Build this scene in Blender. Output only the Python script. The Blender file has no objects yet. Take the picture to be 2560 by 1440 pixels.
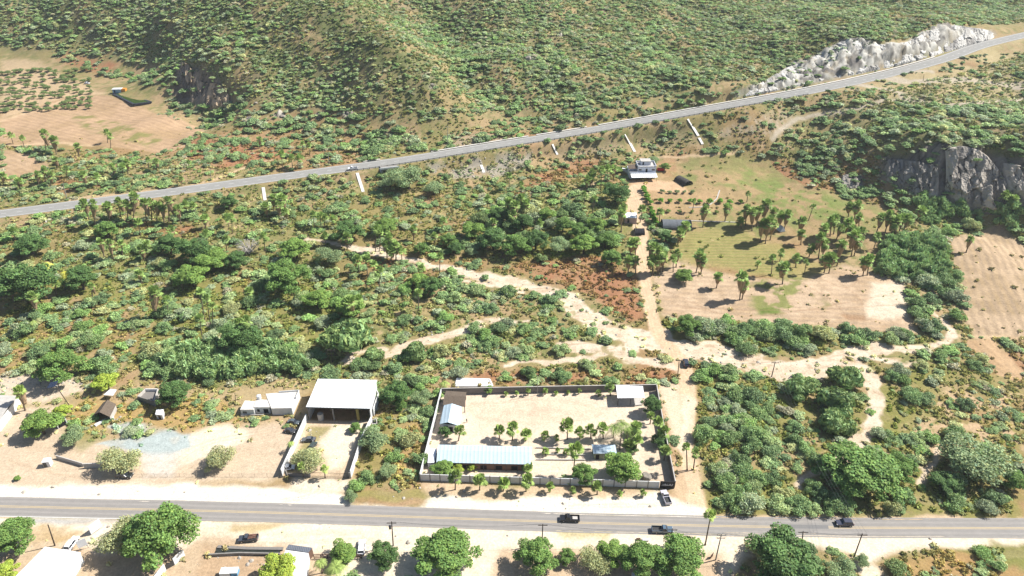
import bpy, bmesh, math, random
import numpy as np
from mathutils import Vector, Matrix, Euler

# ------------------------------------------------------------ camera, sky, sun, exposure
S = bpy.context.scene
R_ = math.radians
CAM_H, PITCH, FPX = 158.6, 31.5, 1707.0
cd = bpy.data.cameras.new("camera"); cam = bpy.data.objects.new("camera", cd); S.collection.objects.link(cam)
cd.sensor_width = 36.0; cd.lens = 36.0 * FPX / 2560.0; cd.clip_start = 1.0; cd.clip_end = 12000
cam.location = (0, 0, CAM_H); cam.rotation_euler = (R_(90 - PITCH), 0, 0)
S.camera = cam
SUN_EL, SUN_AZ = 46.0, 15.0          # azimuth from +X towards +Y
W = bpy.data.worlds.new("World"); S.world = W; W.use_nodes = True
nt = W.node_tree; bg = nt.nodes["Background"]
sky = nt.nodes.new("ShaderNodeTexSky"); sky.sky_type = 'NISHITA'; sky.sun_disc = False
sky.sun_elevation = R_(SUN_EL); sky.sun_rotation = R_(90 - SUN_AZ); sky.altitude = 100
nt.links.new(sky.outputs[0], bg.inputs[0]); bg.inputs[1].default_value = 0.07
sl = bpy.data.lights.new("sun", 'SUN'); sl.energy = 5.0; sl.angle = R_(0.5); sl.color = (1.0, 0.965, 0.905)
so = bpy.data.objects.new("sun", sl); S.collection.objects.link(so)
sd = Vector((math.cos(R_(SUN_EL)) * math.cos(R_(SUN_AZ)), math.cos(R_(SUN_EL)) * math.sin(R_(SUN_AZ)), math.sin(R_(SUN_EL))))
so.rotation_euler = sd.to_track_quat('Z', 'Y').to_euler(); so.location = (300, 100, 400)
S.view_settings.view_transform = 'Standard'; S.view_settings.look = 'None'
S.view_settings.exposure = 0.94; S.view_settings.gamma = 1.0
S.render.engine = 'CYCLES'
S.cycles.max_bounces = 5; S.cycles.diffuse_bounces = 2; S.cycles.glossy_bounces = 2; S.cycles.transmission_bounces = 3
S.cycles.volume_bounces = 0; S.cycles.caustics_reflective = False; S.cycles.caustics_refractive = False

COL = S.collection
LEAFGAIN = 2.35
RNG = np.random.default_rng(7); random.seed(7)

# ------------------------------------------------------------ helpers: colour, names, materials
def lin(c):
    c = np.asarray(c, float) / 255.0
    return np.where(c <= 0.04045, c / 12.92, ((c + 0.055) / 1.055) ** 2.4)
def alb(r, g, b, k=0.80):
    return lin((r, g, b)) * k * 0.78
def tag(o, label=None, cat=None, group=None, kind=None):
    if label: o["label"] = label
    if cat: o["category"] = cat
    if group: o["group"] = group
    if kind: o["kind"] = kind
    return o
def empty(name, loc=(0, 0, 0), rz=0.0, label=None, cat=None, group=None):
    o = bpy.data.objects.new(name, None); COL.objects.link(o)
    o.empty_display_size = 0.3; o.location = loc; o.rotation_euler = (0, 0, rz)
    return tag(o, label, cat, group)
_m = {}
def mat(name, rgb, rough=0.85, metal=0.0, noise=0.0, scale=1.0, bump=0.0, rgb2=None, spec=0.3, stripe=None, coat=0.0):
    """procedural material: base colour varied by two noises; stripe=(axis, width_m, amount) adds corrugation."""
    if name in _m: return _m[name]
    m = bpy.data.materials.new(name); m.use_nodes = True; n = m.node_tree; b = n.nodes["Principled BSDF"]
    b.inputs["Roughness"].default_value = rough; b.inputs["Metallic"].default_value = metal
    b.inputs["Specular IOR Level"].default_value = spec
    if coat: b.inputs["Coat Weight"].default_value = coat
    c1 = tuple(rgb) + (1,); c2 = tuple(rgb2 if rgb2 is not None else [x * (1 - noise) for x in rgb]) + (1,)
    tc = n.nodes.new("ShaderNodeTexCoord")
    nz = n.nodes.new("ShaderNodeTexNoise"); nz.inputs["Scale"].default_value = scale; nz.inputs["Detail"].default_value = 6; nz.inputs["Roughness"].default_value = 0.65
    n.links.new(tc.outputs["Object"], nz.inputs["Vector"])
    rp = n.nodes.new("ShaderNodeValToRGB"); rp.color_ramp.elements[0].position = 0.35; rp.color_ramp.elements[1].position = 0.68
    rp.color_ramp.elements[0].color = c1; rp.color_ramp.elements[1].color = c2
    n.links.new(nz.outputs["Fac"], rp.inputs[0])
    colout = rp.outputs[0]; n.links.new(colout, b.inputs["Base Color"])
    h = nz.outputs["Fac"]
    if stripe:
        wv = n.nodes.new("ShaderNodeTexWave"); wv.wave_type = 'BANDS'; wv.bands_direction = stripe[0]
        wv.inputs["Scale"].default_value = 0.31416 / stripe[1]; n.links.new(tc.outputs["Object"], wv.inputs["Vector"])
        bp = n.nodes.new("ShaderNodeBump"); bp.inputs["Strength"].default_value = stripe[2]; bp.inputs["Distance"].default_value = 0.08
        n.links.new(wv.outputs["Fac"], bp.inputs["Height"]); n.links.new(bp.outputs[0], b.inputs["Normal"])
        pw = n.nodes.new("ShaderNodeMath"); pw.operation = 'POWER'; pw.inputs[1].default_value = 5; n.links.new(wv.outputs["Fac"], pw.inputs[0]); ma = n.nodes.new("ShaderNodeMath"); ma.operation = 'MULTIPLY_ADD'; ma.inputs[1].default_value = -.22; ma.inputs[2].default_value = 1; n.links.new(pw.outputs[0], ma.inputs[0])
        vs = n.nodes.new("ShaderNodeVectorMath"); vs.operation = 'SCALE'; n.links.new(colout, vs.inputs[0]); n.links.new(ma.outputs[0], vs.inputs["Scale"]); n.links.new(vs.outputs[0], b.inputs["Base Color"])
    elif bump:
        bp = n.nodes.new("ShaderNodeBump"); bp.inputs["Strength"].default_value = bump; bp.inputs["Distance"].default_value = 0.1
        n.links.new(h, bp.inputs["Height"]); n.links.new(bp.outputs[0], b.inputs["Normal"])
    _m[name] = m
    return m
def leaf_mat(name, src, transl=0.3, rough=0.65):
    """foliage: colour from the object ('OBJ'), the instance ('INST') or fixed; varied by the per-leaf attribute v."""
    if name in _m: return _m[name]
    m = bpy.data.materials.new(name); m.use_nodes = True; n = m.node_tree; b = n.nodes["Principled BSDF"]; out = n.nodes["Material Output"]
    b.inputs["Roughness"].default_value = rough; b.inputs["Specular IOR Level"].default_value = 0.25
    if isinstance(src, str) and src == 'OBJ':
        oi = n.nodes.new("ShaderNodeObjectInfo"); base = oi.outputs["Color"]
    elif isinstance(src, str) and src == 'INST':
        at = n.nodes.new("ShaderNodeAttribute"); at.attribute_type = 'INSTANCER'; at.attribute_name = "tint"; base = at.outputs["Color"]
    else:
        rg = n.nodes.new("ShaderNodeRGB"); rg.outputs[0].default_value = tuple(src) + (1,); base = rg.outputs[0]
    av = n.nodes.new("ShaderNodeAttribute"); av.attribute_name = "v"
    mx = n.nodes.new("ShaderNodeVectorMath"); mx.operation = 'MULTIPLY'
    n.links.new(base, mx.inputs[0]); n.links.new(av.outputs["Color"], mx.inputs[1])
    g_ = n.nodes.new("ShaderNodeVectorMath"); g_.operation = 'SCALE'; g_.inputs["Scale"].default_value = LEAFGAIN; n.links.new(mx.outputs[0], g_.inputs[0]); mx = g_; n.links.new(mx.outputs[0], b.inputs["Base Color"])
    if transl > 0:
        t = n.nodes.new("ShaderNodeBsdfTranslucent"); n.links.new(mx.outputs[0], t.inputs["Color"])
        ms = n.nodes.new("ShaderNodeMixShader"); ms.inputs[0].default_value = transl
        n.links.new(b.outputs[0], ms.inputs[1]); n.links.new(t.outputs[0], ms.inputs[2]); n.links.new(ms.outputs[0], out.inputs["Surface"])
    _m[name] = m
    return m

# ------------------------------------------------------------ helpers: meshes
def mesh_np(name, V, F, m=None, col=None, smooth=False):
    """mesh from numpy arrays; F is (n,k) with k equal for all faces; col is a per-vertex RGB attribute 'v'."""
    V = np.asarray(V, np.float32); F = np.asarray(F, np.int32)
    me = bpy.data.meshes.new(name); nf, k = F.shape
    me.vertices.add(len(V)); me.vertices.foreach_set("co", V.ravel())
    me.loops.add(nf * k); me.loops.foreach_set("vertex_index", F.ravel())
    me.polygons.add(nf); me.polygons.foreach_set("loop_start", np.arange(nf, dtype=np.int32) * k)
    me.polygons.foreach_set("loop_total", np.full(nf, k, np.int32))
    if smooth: me.polygons.foreach_set("use_smooth", np.ones(nf, bool))
    if col is not None:
        a = me.color_attributes.new("v", 'FLOAT_COLOR', 'POINT')
        c = np.ones((len(V), 4), np.float32); c[:, :3] = col; a.data.foreach_set("color", c.ravel())
    me.update(calc_edges=True); me.validate()
    if m: me.materials.append(m)
    return me
def link(name, me, parent=None):
    o = bpy.data.objects.new(name, me); COL.objects.link(o)
    if parent is not None: o.parent = parent
    return o
class MB:
    """collects boxes, tubes and sheets, then links them as one mesh object"""
    def __init__(s): s.v = []; s.f = []
    def add(s, vs, fs):
        k = len(s.v); s.v += [tuple(map(float, p)) for p in vs]; s.f += [tuple(i + k for i in f) for f in fs]; return s
    def hexa(s, b4, t4):
        return s.add(list(b4) + list(t4), [(3, 2, 1, 0), (4, 5, 6, 7), (0, 1, 5, 4), (1, 2, 6, 5), (2, 3, 7, 6), (3, 0, 4, 7)])
    def box(s, x0, x1, y0, y1, z0, z1):
        return s.hexa([(x0, y0, z0), (x1, y0, z0), (x1, y1, z0), (x0, y1, z0)], [(x0, y0, z1), (x1, y0, z1), (x1, y1, z1), (x0, y1, z1)])
    def wall(s, p, q, z0, z1, th=0.2, z0b=None, z1b=None):
        p = np.array(p[:2], float); q = np.array(q[:2], float); d = q - p; d /= max(np.linalg.norm(d), 1e-6); n = np.array((-d[1], d[0])) * th / 2
        z0b = z0 if z0b is None else z0b; z1b = z1 if z1b is None else z1b
        c = [(p - n, z0, z1), (q - n, z0b, z1b), (q + n, z0b, z1b), (p + n, z0, z1)]
        return s.hexa([(a[0], a[1], z) for a, z, _ in c], [(a[0], a[1], z) for a, _, z in c])
    def tube(s, p, q, r0, r1=None, n=8, caps=True):
        p = Vector(p); q = Vector(q); r1 = r0 if r1 is None else r1; d = (q - p).normalized()
        a = d.orthogonal().normalized(); b = d.cross(a); k = len(s.v)
        for c, r in ((p, r0), (q, r1)):
            for i in range(n):
                t = 2 * math.pi * i / n; s.v.append(tuple(c + a * (r * math.cos(t)) + b * (r * math.sin(t))))
        for i in range(n): s.f.append((k + i, k + (i + 1) % n, k + n + (i + 1) % n, k + n + i))
        if caps: s.f.append(tuple(k + i for i in range(n))[::-1]); s.f.append(tuple(k + n + i for i in range(n)))
        return s
    def path(s, pts, rs, n=7):
        for i in range(len(pts) - 1): s.tube(pts[i], pts[i + 1], rs[i], rs[i + 1], n)
        return s
    def slab(s, c4, th):
        """sheet through four 3-D corners, th thick downward"""
        return s.hexa([(p[0], p[1], p[2] - th) for p in c4], [tuple(p) for p in c4])
    def prof(s, pts, y0, y1, y0t=None):
        """side profile (x,z) extruded from y0 to y1"""
        n = len(pts)
        return s.add([(x, y0, z) for x, z in pts] + [(x, y1, z) for x, z in pts],
                     [tuple(range(n)), tuple(range(2 * n - 1, n - 1, -1))] + [((i + 1) % n, i, n + i, n + (i + 1) % n) for i in range(n)])
    def build(s, name, m, parent=None, bevel=0.0, smooth=False):
        me = bpy.data.meshes.new(name); me.from_pydata(s.v, [], s.f); me.materials.append(m)
        if bevel or True:
            b = bmesh.new(); b.from_mesh(me)
            bmesh.ops.recalc_face_normals(b, faces=b.faces)
            if bevel: bmesh.ops.bevel(b, geom=list(b.edges), offset=bevel, segments=2, affect='EDGES', profile=0.5, clamp_overlap=True)
            b.to_mesh(me); b.free()
        if smooth:
            for p in me.polygons: p.use_smooth = True
        me.update()
        return link(name, me, parent)

# ------------------------------------------------------------ noise in numpy
def _h(ix, iy, s):
    v = (ix * 374761393 + iy * 668265263 + s * 1274126177) & 0x7fffffff
    v = ((v ^ (v >> 13)) * 1103515245) & 0x7fffffff
    return ((v ^ (v >> 16)) & 0xffff) / 65535.0
def vnoise(x, y, s=0):
    ix = np.floor(x).astype(np.int64); iy = np.floor(y).astype(np.int64); fx = x - ix; fy = y - iy
    fx = fx * fx * (3 - 2 * fx); fy = fy * fy * (3 - 2 * fy)
    a = _h(ix, iy, s); b = _h(ix + 1, iy, s); c = _h(ix, iy + 1, s); d = _h(ix + 1, iy + 1, s)
    return (a * (1 - fx) + b * fx) * (1 - fy) + (c * (1 - fx) + d * fx) * fy
def fbm(x, y, sc, oct=4, s=0, g=0.5):
    """0..1 noise with feature size sc metres"""
    t = 0; a = 1; n = 0; x = x / sc; y = y / sc
    for i in range(oct):
        t = t + a * vnoise(x, y, s + i * 17); n += a; a *= g; x = x * 2.03 + 11.3; y = y * 2.03 - 7.7
    return t / n
def worley(x, y, sc, s=0):
    """(F1, id) cellular noise"""
    x = x / sc; y = y / sc; ix = np.floor(x).astype(np.int64); iy = np.floor(y).astype(np.int64)
    best = np.full(x.shape, 9.0); idv = np.zeros(x.shape); ox = np.zeros(x.shape); oy = np.zeros(x.shape)
    for a in (-1, 0, 1):
        for b in (-1, 0, 1):
            cx = ix + a; cy = iy + b; dx = cx + _h(cx, cy, s) - x; dy = cy + _h(cx, cy, s + 5) - y; d = dx * dx + dy * dy
            m = d < best; best = np.where(m, d, best); idv = np.where(m, _h(cx, cy, s + 9), idv); ox = np.where(m, dx, ox); oy = np.where(m, dy, oy)
    worley.off = (ox, oy)
    return np.sqrt(best), idv
def sstep(a, b, x):
    t = np.clip((x - a) / (b - a), 0, 1); return t * t * (3 - 2 * t)

# ------------------------------------------------------------ photo pixel (2560x1440) -> world
CP, SP = math.cos(R_(PITCH)), math.sin(R_(PITCH))
def ray(px, py):
    u = (np.asarray(px, float) - 1280) / FPX; v = (np.asarray(py, float) - 720) / FPX
    return u, CP - v * SP, -SP - v * CP
def at_z(px, py, z):
    dx, dy, dz = ray(px, py); t = (z - CAM_H) / dz
    return np.array((dx * t, dy * t, z + 0 * t))
def proj(P):
    x, y, z = P[0], P[1], P[2] - CAM_H
    d = y * CP - z * SP; v = -(y * SP + z * CP) / d
    return 1280 + FPX * x / d, 720 + FPX * v, d
# control points of the land: pixel and height above the near road
HW = [(-160, 554, 9.0), (0, 535, 10), (250, 503, 12.2), (500, 470, 14.6), (750, 436, 17), (1000, 402, 20), (1250, 362, 23), (1500, 322, 26.5), (1750, 277, 33), (2000, 232, 40), (2200, 190, 45), (2350, 150, 50), (2440, 118, 53), (2520, 97, 55), (2640, 70, 58)]
CTRL = [(x, y, 0) for y in (1440, 1310, 1180, 1060) for x in (-100, 600, 1280, 1900, 2660)]
CTRL += [(0, 950, .5), (700, 930, .5), (1300, 930, .5), (1900, 930, .3), (2560, 930, .8),
 (0, 800, 2.5), (600, 800, 2.5), (1200, 800, 2.3), (1640, 800, 2.2), (2100, 790, 2.5), (2560, 790, 3),
 (0, 690, 5), (500, 690, 5), (1000, 690, 5), (1500, 690, 4.5), (2000, 690, 4.6), (2500, 690, 5),
 (0, 600, 7.5), (500, 600, 8), (1000, 600, 8), (1500, 600, 7.5), (2000, 600, 7.2), (2450, 600, 8),
 (500, 530, 11), (1000, 520, 11), (1500, 520, 10.5), (2000, 520, 11), (1000, 455, 14), (1250, 435, 14), (700, 490, 12.5), (400, 530, 10.5),
 (1400, 450, 13.5), (1607, 458, 13), (1800, 450, 13.5), (1750, 410, 15.5), (1500, 400, 15.5), (1400, 415, 14.5), (1600, 395, 16), (1620, 370, 18), (1750, 365, 21), (1900, 350, 25), (1900, 395, 17),
 (1400, 345, 24), (1100, 388, 20), (2000, 470, 13), (2120, 515, 11.5), (2230, 545, 10.5),
 # fields left beyond the highway
 (0, 480, 12), (200, 450, 13.5), (500, 420, 16), (800, 385, 18.5), (0, 370, 14.5), (250, 370, 15.5), (500, 340, 17.5), (0, 250, 16.5), (250, 240, 17.5), (0, 170, 19), (150, 180, 19), (300, 210, 19), (420, 290, 18.5),
 (0, 110, 31), (0, 0, 60), (200, 0, 63), (200, 90, 38), (300, 150, 26), (380, 170, 24), (400, 80, 48), (600, 0, 76), (600, 100, 55),
 (510, 150, 44), (470, 255, 19.5), (560, 278, 19.5), (570, 180, 42), (640, 230, 35), (700, 130, 52), (700, 300, 24), (800, 340, 20.5), (850, 200, 42), (800, 60, 68),
 (850, 0, 80), (950, 90, 67), (1080, 200, 46.5), (1200, 300, 28), (1000, 300, 29), (1100, 365, 21.5), (980, 360, 20.5),
 (1050, 60, 57), (1180, 225, 36), (1300, 318, 24.5), (1000, 0, 70), (1120, 130, 47),
 (1250, 0, 73), (1400, 0, 71), (1250, 130, 53), (1340, 130, 50), (1400, 270, 31.5), (1450, 150, 49), (1450, 240, 36), (1550, 0, 67), (1600, 150, 47), (1600, 240, 37), (1700, 0, 64), (1750, 150, 46), (1750, 230, 40),
 (1850, 80, 54), (1900, 0, 61), (2100, 0, 58), (2560, 0, 57), (2330, 0, 57), (2300, 50, 57.5), (2560, 50, 56), (2000, 130, 53), (2120, 92, 63), (2250, 100, 61), (2370, 62, 66), (2480, 72, 60), (1880, 225, 42),
 # the hill on the right with its cliffs
 (2100, 250, 40), (2300, 220, 43.5), (2560, 180, 48), (2060, 325, 28), (2300, 300, 41), (2560, 300, 43), (2450, 345, 40), (2250, 380, 32), (2380, 375, 37), (2540, 385, 38), (2130, 400, 24), (2150, 440, 17.5),
 (2000, 400, 17.5), (2100, 472, 14), (2200, 500, 12.5), (2300, 515, 12.5), (2400, 525, 12), (2520, 545, 11.5), (2640, 560, 12), (2640, 400, 38),
]
_c = [at_z(a, b, c) for a, b, c in CTRL + [(p[0], p[1], p[2]) for p in HW]]
_c += [np.array(p, float) for p in ((-700, 300, 12), (-700, 600, 40), (-600, 850, 110), (0, 850, 115), (600, 850, 90), (900, 500, 60), (800, 250, 20), (900, 0, 0), (-900, 0, 0), (0, -200, 0), (0, 60, 0), (-400, 100, 0), (400, 100, 0), (2500, 2500, 120), (-2500, 2500, 120), (0, 3500, 160), (-3000, 0, 10), (3000, 0, 10), (0, -3000, 0))]
_c = np.array(_c)
_K = 14.0
def _phi(d2): return np.sqrt(d2 + _K * _K)
_d2 = ((_c[:, None, :2] - _c[None, :, :2]) ** 2).sum(-1)
_n = len(_c)
_A = np.zeros((_n + 1, _n + 1)); _A[:_n, :_n] = _phi(_d2) - 0.6 * np.eye(_n); _A[:_n, _n] = 1; _A[_n, :_n] = 1
_w = np.linalg.lstsq(_A, np.append(_c[:, 2], 0), rcond=None)[0]
def base_h(X, Y):
    sh = X.shape; X = X.ravel(); Y = Y.ravel(); out = np.empty(X.size)
    for i in range(0, X.size, 20000):
        d2 = (X[i:i + 20000, None] - _c[None, :, 0]) ** 2 + (Y[i:i + 20000, None] - _c[None, :, 1]) ** 2
        out[i:i + 20000] = _phi(d2) @ _w[:_n] + _w[_n]
    return out.reshape(sh)
# the terrain grid: finer where the land is close
def axis(segs):
    a = [segs[0][0]]
    for x0, x1, st in segs:
        n = max(1, int(round((x1 - x0) / st))); a += list(np.linspace(x0, x1, n + 1)[1:])
    return np.array(a)
GX = axis([(-3000, -1000, 250), (-1000, -560, 20), (-560, -330, 3), (-330, -175, 1.5), (-175, 185, 0.65), (185, 330, 1.4), (330, 560, 3), (560, 1000, 20), (1000, 3000, 250)])
GY = axis([(-2500, -200, 200), (-200, 90, 15), (90, 112, 2), (112, 240, 0.5), (240, 380, 0.8), (380, 540, 1.3), (540, 760, 2.5), (760, 1000, 12), (1000, 3500, 200)])
XX, YY = np.meshgrid(GX, GY)
def coarse_fill():
    cx = GX[::4] if (len(GX) - 1) % 4 == 0 else np.append(GX[::4], GX[-1]); cy = GY[::4] if (len(GY) - 1) % 4 == 0 else np.append(GY[::4], GY[-1])
    A, B = np.meshgrid(cx, cy); Hc = base_h(A, B)
    T = np.array([np.interp(GX, cx, r) for r in Hc])
    return np.array([np.interp(GY, cy, T[:, j]) for j in range(T.shape[1])]).T
HH = coarse_fill()
def seg_dist(X, Y, pts):
    """distance to a polyline and the interpolated extra value of its points (x, y, value...)"""
    best = np.full(X.shape, 1e9); val = np.zeros(X.shape); side = np.zeros(X.shape)
    for (a, b) in zip(pts[:-1], pts[1:]):
        dx, dy = b[0] - a[0], b[1] - a[1]; L = dx * dx + dy * dy + 1e-9
        t = np.clip(((X - a[0]) * dx + (Y - a[1]) * dy) / L, 0, 1)
        ex = X - (a[0] + t * dx); ey = Y - (a[1] + t * dy); d = ex * ex + ey * ey; m = d < best
        best = np.where(m, d, best); val = np.where(m, a[2] + (b[2] - a[2]) * t, val); side = np.where(m, np.sign(dx * ey - dy * ex), side)
    return np.sqrt(best), val, side
def smooth_line(pts, n=8):
    """Catmull-Rom through points"""
    P = [np.array(p, float) for p in pts]; P = [2 * P[0] - P[1]] + P + [2 * P[-1] - P[-2]]; out = []
    for i in range(1, len(P) - 2):
        for k in range(n):
            t = k / n; a, b, c, d = P[i - 1:i + 3]
            out.append(0.5 * ((2 * b) + (c - a) * t + (2 * a - 5 * b + 4 * c - d) * t * t + (3 * b - a - 3 * c + d) * t ** 3))
    out.append(P[-2]); return np.array(out)
HWL = smooth_line([at_z(*p) for p in HW], 6)
sub = (XX > -400) & (XX < 640) & (YY > 260) & (YY < 640)
d_hw = np.full(XX.shape, 1e3); z_hw = np.zeros(XX.shape); s_hw = np.zeros(XX.shape)
d_hw[sub], z_hw[sub], s_hw[sub] = seg_dist(XX[sub], YY[sub], HWL)
# relief: gullies and bumps on the hills only
hill = sstep(22, 42, HH) * sstep(9, 40, d_hw)
near = sstep(150, 260, YY)
wx = XX + 18 * (fbm(XX, YY, 60, 3, 3) - .5); wy = YY + 18 * (fbm(XX, YY, 60, 3, 4) - .5)
dg = wx * 0.80 + wy * 0.60                                   # gullies run down towards the right and the road
g1 = np.abs((dg / 46 + 0.35 * fbm(XX, YY, 90, 2, 9)) % 1.0 - .5) * 2
HH += hill * ((g1 - .5) * 2.2 * sstep(.35, .65, fbm(XX, YY, 70, 2, 17)) + (fbm(XX, YY, 30, 4, 21) - .5) * 8.0 + (fbm(XX, YY, 6, 2, 31) - .5) * 1.2)
HH += near * (1 - hill) * ((fbm(XX, YY, 30, 3, 41) - .5) * 1.6 + (fbm(XX, YY, 5, 2, 43) - .5) * 0.5)
def interp_h(x, y, A=None):
    A = HH if A is None else A
    fx = np.interp(x, GX, np.arange(len(GX))); fy = np.interp(y, GY, np.arange(len(GY)))
    ix = np.clip(fx.astype(int), 0, len(GX) - 2); iy = np.clip(fy.astype(int), 0, len(GY) - 2); fx = fx - ix; fy = fy - iy
    return (A[iy, ix] * (1 - fx) + A[iy, ix + 1] * fx) * (1 - fy) + (A[iy + 1, ix] * (1 - fx) + A[iy + 1, ix + 1] * fx) * fy
def at(px, py):
    """where the sight line through a pixel of the photograph meets the land"""
    px = np.atleast_1d(np.asarray(px, float)); py = np.atleast_1d(np.asarray(py, float)); dx, dy, dz = ray(px, py)
    t = np.full(px.shape, 110.0); done = np.zeros(px.shape, bool); st = 2.0; lo = t.copy()
    for _ in range(480):
        z = CAM_H + dz * t; h = interp_h(dx * t, dy * t); hit = z <= h
        done |= hit; t = np.where(done, t, t + st)
        if done.all(): break
    lo = t - st; hi = t
    for _ in range(14):
        mid = (lo + hi) / 2; z = CAM_H + dz * mid; h = interp_h(dx * mid, dy * mid); b = z <= h
        hi = np.where(b, mid, hi); lo = np.where(b, lo, mid)
    X = dx * hi; Y = dy * hi
    return np.stack([X, Y, interp_h(X, Y)], -1)
def at1(px, py): return at([px], [py])[0]
# ------------------------------------------------------------ roads carried by the land
near_edge_t = [(-120, 1242), (0, 1243.5), (250, 1248), (500, 1254), (750, 1261), (1000, 1267), (1250, 1277), (1500, 1288), (1700, 1292.5), (1900, 1295), (2150, 1297.5), (2300, 1298), (2560, 1297), (2700, 1296)]
near_edge_b = [(-120, 1289), (0, 1292), (250, 1296.5), (500, 1302), (750, 1308), (1000, 1317), (1250, 1324), (1500, 1330), (1700, 1332), (1900, 1334), (2150, 1338), (2300, 1340), (2560, 1345), (2700, 1347)]
near_mid = [(-120, 1264), (0, 1266), (250, 1271.5), (500, 1277), (750, 1284), (1000, 1291.5), (1250, 1300), (1500, 1308.5), (1700, 1313), (1900, 1317), (2150, 1319.5), (2300, 1320), (2560, 1321), (2700, 1321)]
def flat(pts): return np.array([at_z(a, b, 0.0) for a, b in pts])
RT, RB, RM = smooth_line(flat(near_edge_t), 6), smooth_line(flat(near_edge_b), 6), smooth_line(flat(near_mid), 6)
# near ground is level under the road and the yards
HH *= 1 - (1 - sstep(158, 196, YY)) * (YY > 80)
k = 1 - sstep(6.8, 13.0, d_hw); kk = sub
HH = np.where(kk, HH * (1 - k) + z_hw * k, HH)

# land colour, painted zone by zone (world space); each zone is a polygon or a line taken from the photograph
N = XX.shape
colr = np.zeros(N + (3,))
def mixc(m, c): 
    global colr
    c = np.asarray(c); colr += (c - colr) * m[..., None]
n1 = fbm(XX, YY, 22, 4, 101); n2 = fbm(XX, YY, 5, 4, 111); n3 = fbm(XX, YY, 1.6, 3, 121); n4 = fbm(XX, YY, 55, 3, 131)
WX = XX + (fbm(XX, YY, 7, 3, 141) - .5) * 5 + (n3 - .5) * 1.0; WY = YY + (fbm(XX, YY, 7, 3, 151) - .5) * 5 + (n3 - .5) * 1.0
def bbox(P, mg):
    i0, i1 = np.searchsorted(GY, [P[:, 1].min() - mg, P[:, 1].max() + mg]); j0, j1 = np.searchsorted(GX, [P[:, 0].min() - mg, P[:, 0].max() + mg])
    return slice(max(i0 - 1, 0), i1 + 1), slice(max(j0 - 1, 0), j1 + 1)
def polymask(px, f=1.0, warp=1.0, world=False):
    P = np.array(px, float)[:, :2] if world else at([p[0] for p in px], [p[1] for p in px])[:, :2]
    s = bbox(P, 8); X = XX[s] + (WX[s] - XX[s]) * warp; Y = YY[s] + (WY[s] - YY[s]) * warp
    ins = np.zeros(X.shape, bool); d = np.full(X.shape, 1e9)
    for a, b in zip(P, np.roll(P, -1, 0)):
        c = ((a[1] > Y) != (b[1] > Y)) & (X < (b[0] - a[0]) * (Y - a[1]) / (b[1] - a[1] + 1e-12) + a[0]); ins ^= c
        dx, dy = b - a; t = np.clip(((X - a[0]) * dx + (Y - a[1]) * dy) / (dx * dx + dy * dy + 1e-9), 0, 1)
        d = np.minimum(d, np.hypot(X - a[0] - t * dx, Y - a[1] - t * dy))
    m = np.zeros(N); m[s] = sstep(-f, f, np.where(ins, d, -d)); return m
def linemask(px, f=0.8, warp=0.7, sm=True, rag=0.0):
    P = at([p[0] for p in px], [p[1] for p in px]); P[:, 2] = [p[2] for p in px]
    if sm: P = smooth_line(P, 5)
    s = bbox(P, 25); X = XX[s] + (WX[s] - XX[s]) * warp; Y = YY[s] + (WY[s] - YY[s]) * warp
    d, w, _ = seg_dist(X, Y, P); m = np.zeros(N); m[s] = sstep(-f, f, w / 2 * (1 + rag * (n2[s] - .5)) - d); return m
# -- base: dry valley floor
mixc(np.ones(N), alb(186, 160, 120))
mixc(sstep(.38, .58, n1) * .85, alb(160, 148, 98)); mixc(sstep(.46, .60, n2) * .7, alb(126, 134, 78)); mixc(sstep(.54, .64, n4) * .5, alb(180, 136, 100))
mixc(sstep(.60, .72, n2) * .6, alb(214, 182, 142))
# -- hills: ochre soil with dry grass, greener in gullies
hm = hill
mixc(hm, alb(166, 150, 108)); mixc(hm * sstep(.38, .58, fbm(XX, YY, 14, 4, 161)) * .85, alb(132, 136, 90)); mixc(hm * sstep(.58, .70, fbm(XX, YY, 4, 3, 163)) * .6, alb(200, 170, 128))
mixc(hm * sstep(.55, .7, fbm(XX, YY, 9, 3, 165)) * .45, alb(140, 132, 110)); mixc(hm * sstep(.5, .15, g1) * .5, alb(108, 118, 70))
# -- red-brown grass patches
for pl in ([(460, 340), (560, 350), (760, 385), (700, 400), (540, 420), (470, 400)], [(1290, 490), (1450, 440), (1500, 400), (1440, 400), (1330, 440)], [(1500, 640), (1330, 640), (1240, 670), (1400, 715), (1590, 790), (1600, 700)], [(1450, 710), (1590, 700), (1600, 790), (1560, 800)],
           [(1860, 405), (1960, 400), (2040, 460), (2120, 480), (1990, 470), (1910, 445)], [(300, 560), (480, 560), (520, 590), (380, 600)], [(520, 690), (640, 670), (650, 720), (560, 740)], [(890, 650), (1000, 650), (960, 700), (900, 680)],
           [(2440, 880), (2560, 870), (2560, 940), (2460, 930)], [(1560, 925), (1690, 915), (1690, 965), (1560, 960)], [(1180, 935), (1500, 930), (1540, 955), (1180, 962)], [(120, 440), (260, 470), (160, 480)], [(150, 120), (300, 160), (250, 190), (150, 150)], [(2330, 1375), (2460, 1385), (2560, 1420), (2400, 1440)]):
    mixc(polymask(pl, 3, 1.6) * (.55 + .45 * sstep(.3, .6, n2)), alb(180, 132, 98))
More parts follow.
